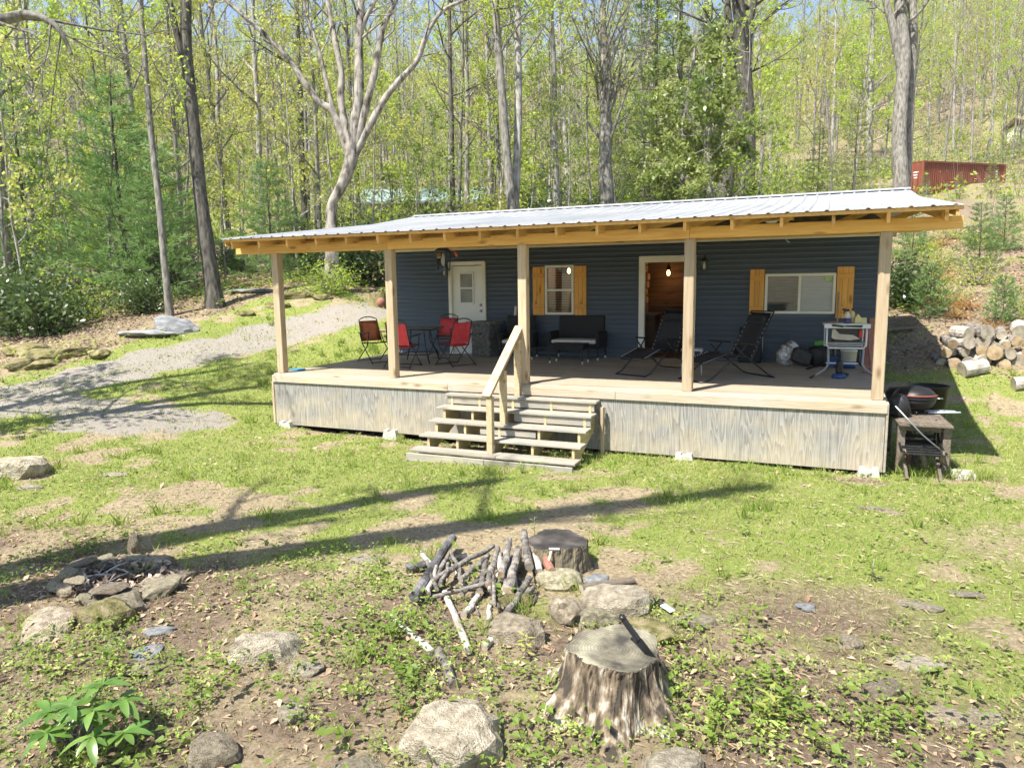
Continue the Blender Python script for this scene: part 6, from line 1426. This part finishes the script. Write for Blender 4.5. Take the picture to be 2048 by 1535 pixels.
at('laurel_b', 'laurel_bush', -5.9, 10.6, 'dark evergreen bush behind the forked tree foot', 'bush', 1.2, .5); at('laurel_a', 'laurel_bush', -3.8, 12.8, 'dark evergreen bush left of the white porch end, behind the drive', 'bush', 1.0, .8)
at('shrub_y', 'golden_bush', -3.0, 16.6, 'bright golden-green bush showing over the roof, left of the close pair of trees', 'bush', 1.25, .2, None, 1.5); at('laurel_a', 'dark_bush', -.9, 17.4, 'broad dark green bush showing over the roof, right of the close pair of trees', 'bush', 1.2, .2); at('shrub_g', 'leafy_bush', -5.1, 8.2, 'fresh green bush at the foot of the forked tree', 'bush', .9, 1.2); at('laurel_b', 'hedge_bush', -7.0, 18.5, 'grey-green bush above the left roof slope', 'bush', 1.5, .2)
at('hemlock_d', 'hemlock', .9, 26.5, 'tall dark hemlock behind the sprouting trunk', 'hemlock', 1.05, .3); at('hemlock_d', 'hemlock', 3.4, 27.5, 'dark hemlock between the sprouting trunk and the holly tree', 'hemlock', .85, 1.3); at('hemlock_a', 'hemlock', 10.0, 28.2, 'broad feathery olive hemlock over the right end of the roof', 'hemlock', .72, .6); at('hemlock_a', 'hemlock', 8.4, 30.5, 'second olive hemlock, left of the broad feathery one', 'hemlock', .6, 1.6)
# trees beside the camera's left edge, whose shadows cross the lawn
def shadow_tree(name, label, S0, S1, hmax, seed, r0, limb=None):
    """trunk whose shadow runs from S0 (foot) to S1 (height hmax)"""
    k = np.array([SHX, SHY])/math.tan(SUN_EL); pts = []
    for t in np.linspace(0, 1, 9):
        s = np.array(S0)+(np.array(S1)-np.array(S0))*t; xy = s-k*hmax*t; pts.append((xy[0], xy[1], gz(*S0)+hmax*t, r0*(1-.5*t)))
    return hero(name, label, pts, limb or (), M_BARKG, M_LEAF, .075, seed, 7, 2.4, .35, 6, .62, .7, lsub=3)
shadow_tree('lawn_edge_tree', 'grey tree beyond the left edge whose trunk throws the nearer long shadow on the lawn', (.1, -9.1), (8.6, -1.1), 18, 61, .32)
shadow_tree('lawn_side_tree', 'grey tree beyond the left edge whose trunk throws the farther long shadow on the lawn', (-.9, -10.4), (5.4, -1.9), 15, 62, .33)
hero('overhanging_tree', 'tree left of the frame with one bare limb reaching in at the top left corner', [(-4.9, -4.6, -.7, .2), (-4.85, -4.6, 2, .17), (-4.8, -4.7, 4, .15), (-4.7, -4.7, 6, .13), (-4.75, -4.7, 9, .09), (-4.8, -4.8, 12, .04)], [[(-4.8, -4.7, 4.2, .12), (-3.6, -3.6, 5.3, .10), (-2.58, -2.79, 5.62, .085), (-2.16, -2.6, 5.69, .06), (-1.75, -2.5, 5.5, .04), (-1.58, -2.42, 5.1, .025)]], M_BARKG, M_LEAF, .032, 63, 12, 2.8, .3, 8, .45, .5)
hero('roadside_tree', 'tree left of the frame shading the gravel drive', [(-6.6, -4.9, -.5, .2), (-6.5, -5, 3, .16), (-6.6, -5.1, 6, .13), (-6.5, -5.2, 10, .08), (-6.6, -5.2, 13, .03)], (), M_BARKG, M_LEAF, .08, 64, 20, 3.0, 1.0, 10, .3, .5)
# -------- the woods
g = np.random.default_rng(99); placed = []
def cam_xy(px, t):
    a = (px-1024)/1452.2; return CAM.x+t*(-math.sin(YAW)+a*math.cos(YAW)), CAM.y+t*(math.cos(YAW)+a*math.sin(YAW))
def free(x, y, dmin):
    for (a, b) in placed:
        if (a-x)**2+(b-y)**2 < dmin*dmin: return False
    return True
HERO_XY = [(-7.2, 5.6), (-7.6, 4.3), (-5.3, 8.8), (-1.4, 14.2), (5.8, 21.8), (4.9, 22.5), (12.6, 36.2), (.5, 19.5), (5, 13)]
placed += HERO_XY
KT = {'poplar_a': ('forest_poplar', 'tall grey-barked poplar with yellow-green spring leaves in the woods'), 'poplar_b': ('forest_birch', 'slender pale-barked tree with fresh green leaves in the woods'), 'poplar_c': ('forest_tulip_tree', 'tall pale-trunked tree with yellowish young leaves in the woods'), 'maple_a': ('forest_maple', 'spreading tree with golden-green young leaves in the woods'), 'bare_a': ('bare_pale_tree', 'nearly bare pale tree with upright twigs in the woods'), 'bare_b': ('budding_tree', 'grey tree with rusty buds in the woods'), 'dark_a': ('forest_oak', 'dark-barked tall tree with sparse green leaves in the woods')}
WK = list(KT); WP = [.17, .19, .13, .13, .19, .13, .06]
def open_area(x, y):
    if x > 8.6 and y < 52 and x < 40: return True            # the cleared slope at right
    if x > 7.5 and y < 30: return True
    if -11.0 < x < 9 and y < 10.5: return True
    if poly_dist(np.array([x]), np.array([y]), DRIVE)[0] < 2.2: return True
    if (x-20)**2/150+(y-70)**2/200 < 1: return True
    if x > 13 and y < 66: return True
    return False
def fill(n, t0, t1, dmin, kinds, probs, smin, smax, table, group, cat='tree', px=(-150, 2200), power=1.0):
    c = 0; tries = 0
    while c < n and tries < n*30:
        tries += 1; t = t0+(t1-t0)*g.random()**power; x, y = cam_xy(g.uniform(*px), t)
        if open_area(x, y) or not free(x, y, dmin): continue
        placed.append((x, y)); k = kinds[g.choice(len(kinds), p=probs)]; s = g.uniform(smin, smax)
        nm, lb = table[k]; plant(k, nm, (x, y, gz(x, y)), lb, cat, group, s, g.uniform(0, 6.28), s*g.uniform(.9, 1.1), (g.normal(0, .03), g.normal(0, .03))); c += 1
near = {k: (v[0], v[1].replace('in the woods', 'in the woods close behind the cabin')) for k, v in KT.items()}
fill(38, 25, 46, 2.0, WK, WP, .75, 1.05, near, 'trees close behind the cabin', px=(-150, 1750))
fill(112, 46, 92, 2.6, WK, WP, .75, 1.15, KT, 'trees on the wooded slope', power=.8)
far = {k: (v[0], v[1].replace('in the woods', 'high on the wooded hillside')) for k, v in KT.items()}
fill(110, 92, 150, 3.4, WK, WP, .8, 1.15, far, 'trees high on the hillside')
fill(75, 74, 150, 2.6, WK, WP, .7, 1.05, far, 'trees high on the hillside', px=(1700, 2250))
ST = {'sap_a': ('sapling', 'thin sapling with layered yellow-green leaves in the undergrowth'), 'sap_b': ('leafy_sapling', 'low leafy green sapling in the undergrowth'), 'sap_c': ('pale_sapling', 'pale upright sapling with sparse golden leaves in the undergrowth'), 'sap_bare': ('bare_sapling', 'bare twiggy sapling in the undergrowth')}
placed[:] = HERO_XY[:]
fill(95, 19.5, 48, 1.0, list(ST), [.32, .22, .24, .22], .7, 1.25, ST, 'saplings in the undergrowth', 'sapling', (-150, 1500))
fill(80, 48, 110, 1.5, list(ST), [.3, .2, .25, .25], .9, 1.4, ST, 'saplings in the undergrowth', 'sapling', (-100, 2150))
UT = {'laurel_b': ('undergrowth_laurel', 'dark evergreen bush on the forest floor'), 'shrub_g': ('undergrowth_shrub', 'light green shrub on the forest floor'), 'laurel_a': ('tall_laurel', 'taller dark evergreen bush on the forest floor')}
fill(48, 21, 55, 1.3, list(UT), [.35, .4, .25], .7, 1.3, UT, 'bushes on the forest floor', 'bush', (-150, 1500))
# right bank: young pines, shrubs, brush
bk_ = [('pine_s', 'pine_sapling', 11.35, 9.3, .62, 'small soft-needled pine sapling just above the firewood pile'), ('pine_s', 'pine_sapling', 12.7, 8.9, .5, 'smallest pine sapling above the right end of the firewood'), ('pine_b', 'bank_pine', 13.4, 16.5, .42, 'young pine on the bank at the right edge'), ('pine_b', 'bank_pine', 11.9, 20.0, .40, 'young pine on the bank right of the corner post'), ('pine_b', 'bank_pine', 15.2, 23.0, .42, 'young pine higher up the bank at right'), ('pine_s', 'pine_sapling', 14.6, 13.0, 1.0, 'pine sapling low on the bank at the right edge'),
       ('hemlock_a', 'container_pine', 15.6, 54.5, .30, 'young conifer in front of the container, left one'), ('hemlock_a', 'container_pine', 18.2, 56.5, .28, 'young conifer in front of the container, middle one'), ('hemlock_a', 'container_pine', 20.6, 58.5, .32, 'young conifer in front of the container, right one')]
for k, nm, x, y, s, lb in bk_: at(k, nm, x, y, lb, 'conifer', s, x*3)
for i in range(34):
    t = g.uniform(15, 44); px = g.uniform(1790, 2130); x, y = cam_xy(px, t)
    if x < 10.5 or y < 8.5: continue
    k = ('shrub_g', 'shrub_b', 'fern_brush', 'sap_bare', 'shrub_b')[i % 5]; sc = g.uniform(.55, 1.05)*(.35 if k == 'sap_bare' else .9)
    at(k, {'shrub_g': 'bank_shrub', 'shrub_b': 'bank_brush', 'fern_brush': 'dead_fern', 'sap_bare': 'bank_sapling'}[k], x, y, {'shrub_g': 'light green shrub on the cleared bank at right', 'shrub_b': 'twiggy yellowish brush on the cleared bank at right', 'fern_brush': 'rusty dead fern clump on the cleared bank at right', 'sap_bare': 'bare small sapling on the cleared bank at right'}[k], {'shrub_g': 'shrub', 'shrub_b': 'brush', 'fern_brush': 'fern', 'sap_bare': 'sapling'}[k], sc, g.uniform(0, 6), 'growth on the cleared bank')
for i, (x, y) in enumerate(((12.4, 8.3), (11.9, 9.4), (13.2, 8.0))): at('fern_brush', 'dead_fern', x, y, ('rusty dead fern clump right above the firewood pile', 'rusty dead fern clump behind the pine sapling', 'rusty dead fern clump at the right end of the firewood')[i], 'fern', .6, i)
at('laurel_b', 'wall_bush', 10.9, 10.8, 'dark bush against the back right corner of the cabin', 'bush', .75, 1)
# -------- the far woods: one mass over the hills
def far_woods():
    g = np.random.default_rng(5); V = []; F = []; MI = []; nv = 0
    n = 3600; t = 112+288*g.random(n)**.85; px = g.uniform(-250, 2300, n); a = (px-1024)/1452.2
    X = CAM.x+t*(-math.sin(YAW)+a*math.cos(YAW)); Y = CAM.y+t*(math.cos(YAW)+a*math.sin(YAW)); Z = ground(X, Y)
    H = g.uniform(9, 16, n)
    # trunks and limbs as thin three-sided spikes
    for seg in range(5):
        az = g.uniform(0, 6.28, n); b = np.stack([X, Y, Z+H*(.0 if seg == 0 else .30+.1*seg)], -1); d = np.stack([np.cos(az)*(.02 if seg == 0 else .55), np.sin(az)*(.02 if seg == 0 else .55), np.ones(n)], -1)
        L = H*(1.0 if seg == 0 else .35); w = .24 if seg == 0 else .10; tip = b+d*L[:, None]; vv = []
        for k in range(3): vv.append(b+np.array([math.cos(k*2.09)*w, math.sin(k*2.09)*w, 0]))
        q = np.stack(vv+[tip], 1).reshape(-1, 3); base = np.arange(n)*4+nv
        for k in range(3): F.append(np.stack([base+k, base+(k+1) % 3, base+3], -1)); MI.append(np.full(n, seg % 2 if seg else 0))
        V.append(q); nv += len(q)
    m = 105; rx = np.repeat(X, m)+g.normal(0, 1.9, n*m); ry = np.repeat(Y, m)+g.normal(0, 1.9, n*m); rz = np.repeat(Z, m)+np.repeat(H, m)*np.clip(g.normal(.68, .2, n*m), .12, 1.05)
    keep = g.random(n*m) < np.repeat(np.where(g.random(n) < .28, .12, 1.0), m); C = np.stack([rx, ry, rz], -1)[keep]
    Q, FQ = leaf_quads(C, .30, 8); mi = np.repeat(np.where(g.random(n) < .5, 2, np.where(g.random(n) < .8, 3, 4)), m)[keep]
    tri = np.concatenate([FQ[:, [0, 1, 2]], FQ[:, [0, 2, 3]]])+nv; F.append(tri); MI.append(np.concatenate([mi, mi])); V.append(Q)
    V = np.concatenate(V); F = np.concatenate(F); MI = np.concatenate(MI)
    me = np_mesh('far_woods', V, F, [M_BARKG, M_BARKP, M_LEAF, M_LEAFY, M_BUD]); 
    if len(me.polygons) == len(MI): me.polygons.foreach_set('material_index', MI.astype(np.int32))
    o = link('far_woods', me); setp(o, 'distant spring woods covering the hills behind', 'woods', kind='stuff')
far_woods()

def hill_brush():
    """low brush over the slopes: too much to count"""
    g = np.random.default_rng(77); n = 8500; t = 38+150*g.random(n)**.8; px = g.uniform(-200, 2250, n); a = (px-1024)/1452.2
    X = CAM.x+t*(-math.sin(YAW)+a*math.cos(YAW)); Y = CAM.y+t*(math.cos(YAW)+a*math.sin(YAW))
    k = ~((X > 9.5) & (Y < 50)) & (vnoise(X*.12, Y*.12, 5) > .30) & ~((X-19.5)**2/60+(Y-64)**2/80 < 1); X = X[k]; Y = Y[k]; n = len(X); Z = ground(X, Y); m = 34
    h = g.uniform(.5, 2.2, n); C = np.stack([np.repeat(X, m)+g.normal(0, .7, n*m), np.repeat(Y, m)+g.normal(0, .7, n*m), np.repeat(Z, m)+np.repeat(h, m)*g.random(n*m)], -1)
    V, F = leaf_quads(C, .15, 78, 0, .5); mi = np.repeat(np.where(g.random(n) < .45, 0, np.where(g.random(n) < .5, 1, 2)), m)
    # bare stems
    b = np.repeat(np.stack([X, Y, Z], -1), 3, 0); q = len(b); d = np.stack([g.normal(0, .35, q), g.normal(0, .35, q), np.ones(q)], -1)*np.repeat(h, 3)[:, None]*1.3
    S = np.stack([b-[.02, 0, 0], b+[.02, 0, 0], b+d+[.006, 0, 0], b+d-[.006, 0, 0]], 1).reshape(-1, 3); FS = np.arange(q*4).reshape(q, 4)+len(V)
    me = np_mesh('hill_brush', np.concatenate([V, S]), np.concatenate([F, FS]), [M_LEAF, M_LEAFY, M_LEAFG, M_BARKG]); me.polygons.foreach_set('material_index', np.concatenate([mi, np.full(q, 3)]).astype(np.int32))
    o = link('hill_brush', me); setp(o, 'low green brush and bare stems over the wooded slopes', 'brush', kind='stuff')
hill_brush()

# ------------------------------------------------------------------ things far behind
A = np.array([15.97, 59.95]); Bv = np.array([23.53, 69.79])-A; L = 12.2; ax_ = math.atan2(Bv[1], Bv[0])
c = empty('shipping_container', (A[0], A[1], 8.45), ax_, 'rust-red shipping container on top of the cleared bank', 'shipping container')
c.rotation_euler = (0, R(-2.2), ax_)
Hh, Wd = 2.6, 2.44
side = MB()
for sgn, yy in ((-1, 0.0), (1, Wd)):
    x = 0; v = []; f = []; pr = []
    while x < L: pr += [(x, 0), (x+.11, 0), (x+.15, .06*-sgn), (x+.26, .06*-sgn)]; x += .30
    pr = [(min(a, L), b) for a, b in pr]; m = len(pr)
    for zz_ in (.15, Hh-.12): v += [(a, yy+b, zz_) for a, b in pr]
    f = [(j, j+1, m+j+1, m+j) for j in range(m-1)]; side.add(v, f)
P(side, 'corrugated_side', M_RUSTC, c); P(MB().box((L/2, Wd/2, Hh-.03), (L, Wd, .06)), 'roof', M_RUSTC, c); P(MB().box((L/2, Wd/2, .09), (L, Wd, .1)), 'floor', M_RUSTC, c)
fr = MB()
for yy in (0, Wd):
    for zz_ in (.08, Hh-.06): fr.box((L/2, yy, zz_), (L+.02, .12, .14))
    for xx in (0, L): fr.box((xx, yy, Hh/2), (.16, .16, Hh))
P(fr, 'frame', M_RUSTC, c); P(MB().box((L, Wd/2, Hh/2), (.05, Wd, Hh-.1)), 'end_wall', M_RUSTC, c)
for k in range(2):
    d = P(MB().box((.0, Wd*(.25+.5*k), Hh/2), (.06, Wd*.48, Hh-.2), bev=.02), 'door', M_RUSTC, c)
    for j in range(2): P(MB().tube([(-.06, Wd*(.17+.5*k+.18*j), .15), (-.06, Wd*(.17+.5*k+.18*j), Hh-.15)], .03, 6), 'lock_bar', M_RUSTC, d)
    mk = MB()
    for j in range(3): mk.box((-.034, Wd*(.25+.5*k), 1.75-.22*j), (.008, .5-.1*j, .09))
    P(mk, 'white_marking', M_WHITE, d)
mk = MB()
for j in range(3): mk.box((L-1.3, -.012, 1.95-.25*j), (.34, .01, .13))
P(mk, 'white_marking', M_WHITE, c)
p_ = hero('leaning_snag', 'thin brownish dead pole of a tree left of the thick double trunk', [(8.96, 43.41, 8.8, .11), (8.66, 43.71, 11.58, .09), (8.35, 44.02, 14.5, .06)], (), M_LOG, M_BUD, .05, 71, 0)
def cottage(name, loc, rz, w, d, h, wallm, roofm, label):
    e = empty(name, loc, rz, label, 'house'); P(MB().box((0, 0, h/2), (w, d, h)), 'wall', wallm, e)
    r = P(MB().prism([(-d/2-.5, h-.1), (0, h+d*.22), (d/2+.5, h-.1), (d/2+.5, h+.05), (0, h+d*.22+.15), (-d/2-.5, h+.05)], 'x', -w/2-.5, w/2+.5), 'roof', roofm, e)
    for k in (-.3, .1): P(MB().box((w*k, -d/2-.02, h*.55), (1.0, .06, 1.0)), 'window', M_SCREEN, e)
    P(MB().box((w*.35, -d/2-.02, 1.0), (.9, .06, 2.0)), 'door', M_WHITE, e)
cottage('valley_house', (-18.3, 37.5, gz(-18.3, 37.5)-1.2), R(20), 8.5, 5, 2.0, M_TRIM, M_TEAL, 'distant house with a teal metal roof glimpsed over the left roof slope')
cottage('hill_house', (34.5, 109.0, gz(34.5, 109)-.6), R(20), 7, 5, 2.2, M_TRIM, mat('pink_roof', (.50, .34, .28), (.58, .42, .36), .7), 'distant house with a pinkish roof at the upper right edge')
# mossy garden stump by the drive
e = stump('planter_stump', (-3.05, 7.9), .3, .5, 'mossy old stump with a brown hollow beside the drive behind the porch', 15, M_ROCKM, topmat('moss_top', (.08, .09, .03), (.3, .28, .12), (.16, .15, .06)), .3, 4)
P(MB().lathe([(.02, -.14), (.10, -.1), (.13, 0), (.10, .1), (.02, .14)], n=14, mtx=Matrix.Translation((.17, -.24, .22))), 'brown_knot', M_PINK, e)

# ------------------------------------------------------------------ the air
def haze(dens):
    zmin = float(ZZ.min())-1.0; zmax = float(ZZ.max())+22.0
    x0, x1, y0, y1 = gx[0]-2, gx[-1]+2, gy[0]-2, gy[-1]+2
    m = bpy.data.materials.new('haze_air'); m.use_nodes = True; n = m.node_tree.nodes; l = m.node_tree.links
    n.remove(n['Principled BSDF']); v = n.new('ShaderNodeVolumePrincipled')
    v.inputs['Color'].default_value = (.93, .95, .97, 1); v.inputs['Density'].default_value = dens; v.inputs['Anisotropy'].default_value = .1
    l.new(v.outputs[0], n['Material Output'].inputs['Volume'])
    o = MB().box(((x0+x1)/2, (y0+y1)/2, (zmin+zmax)/2), (x1-x0, y1-y0, zmax-zmin)).build('haze', m); setp(o, kind='stuff')
    print('HAZE', zmin, zmax)
haze(.0003)
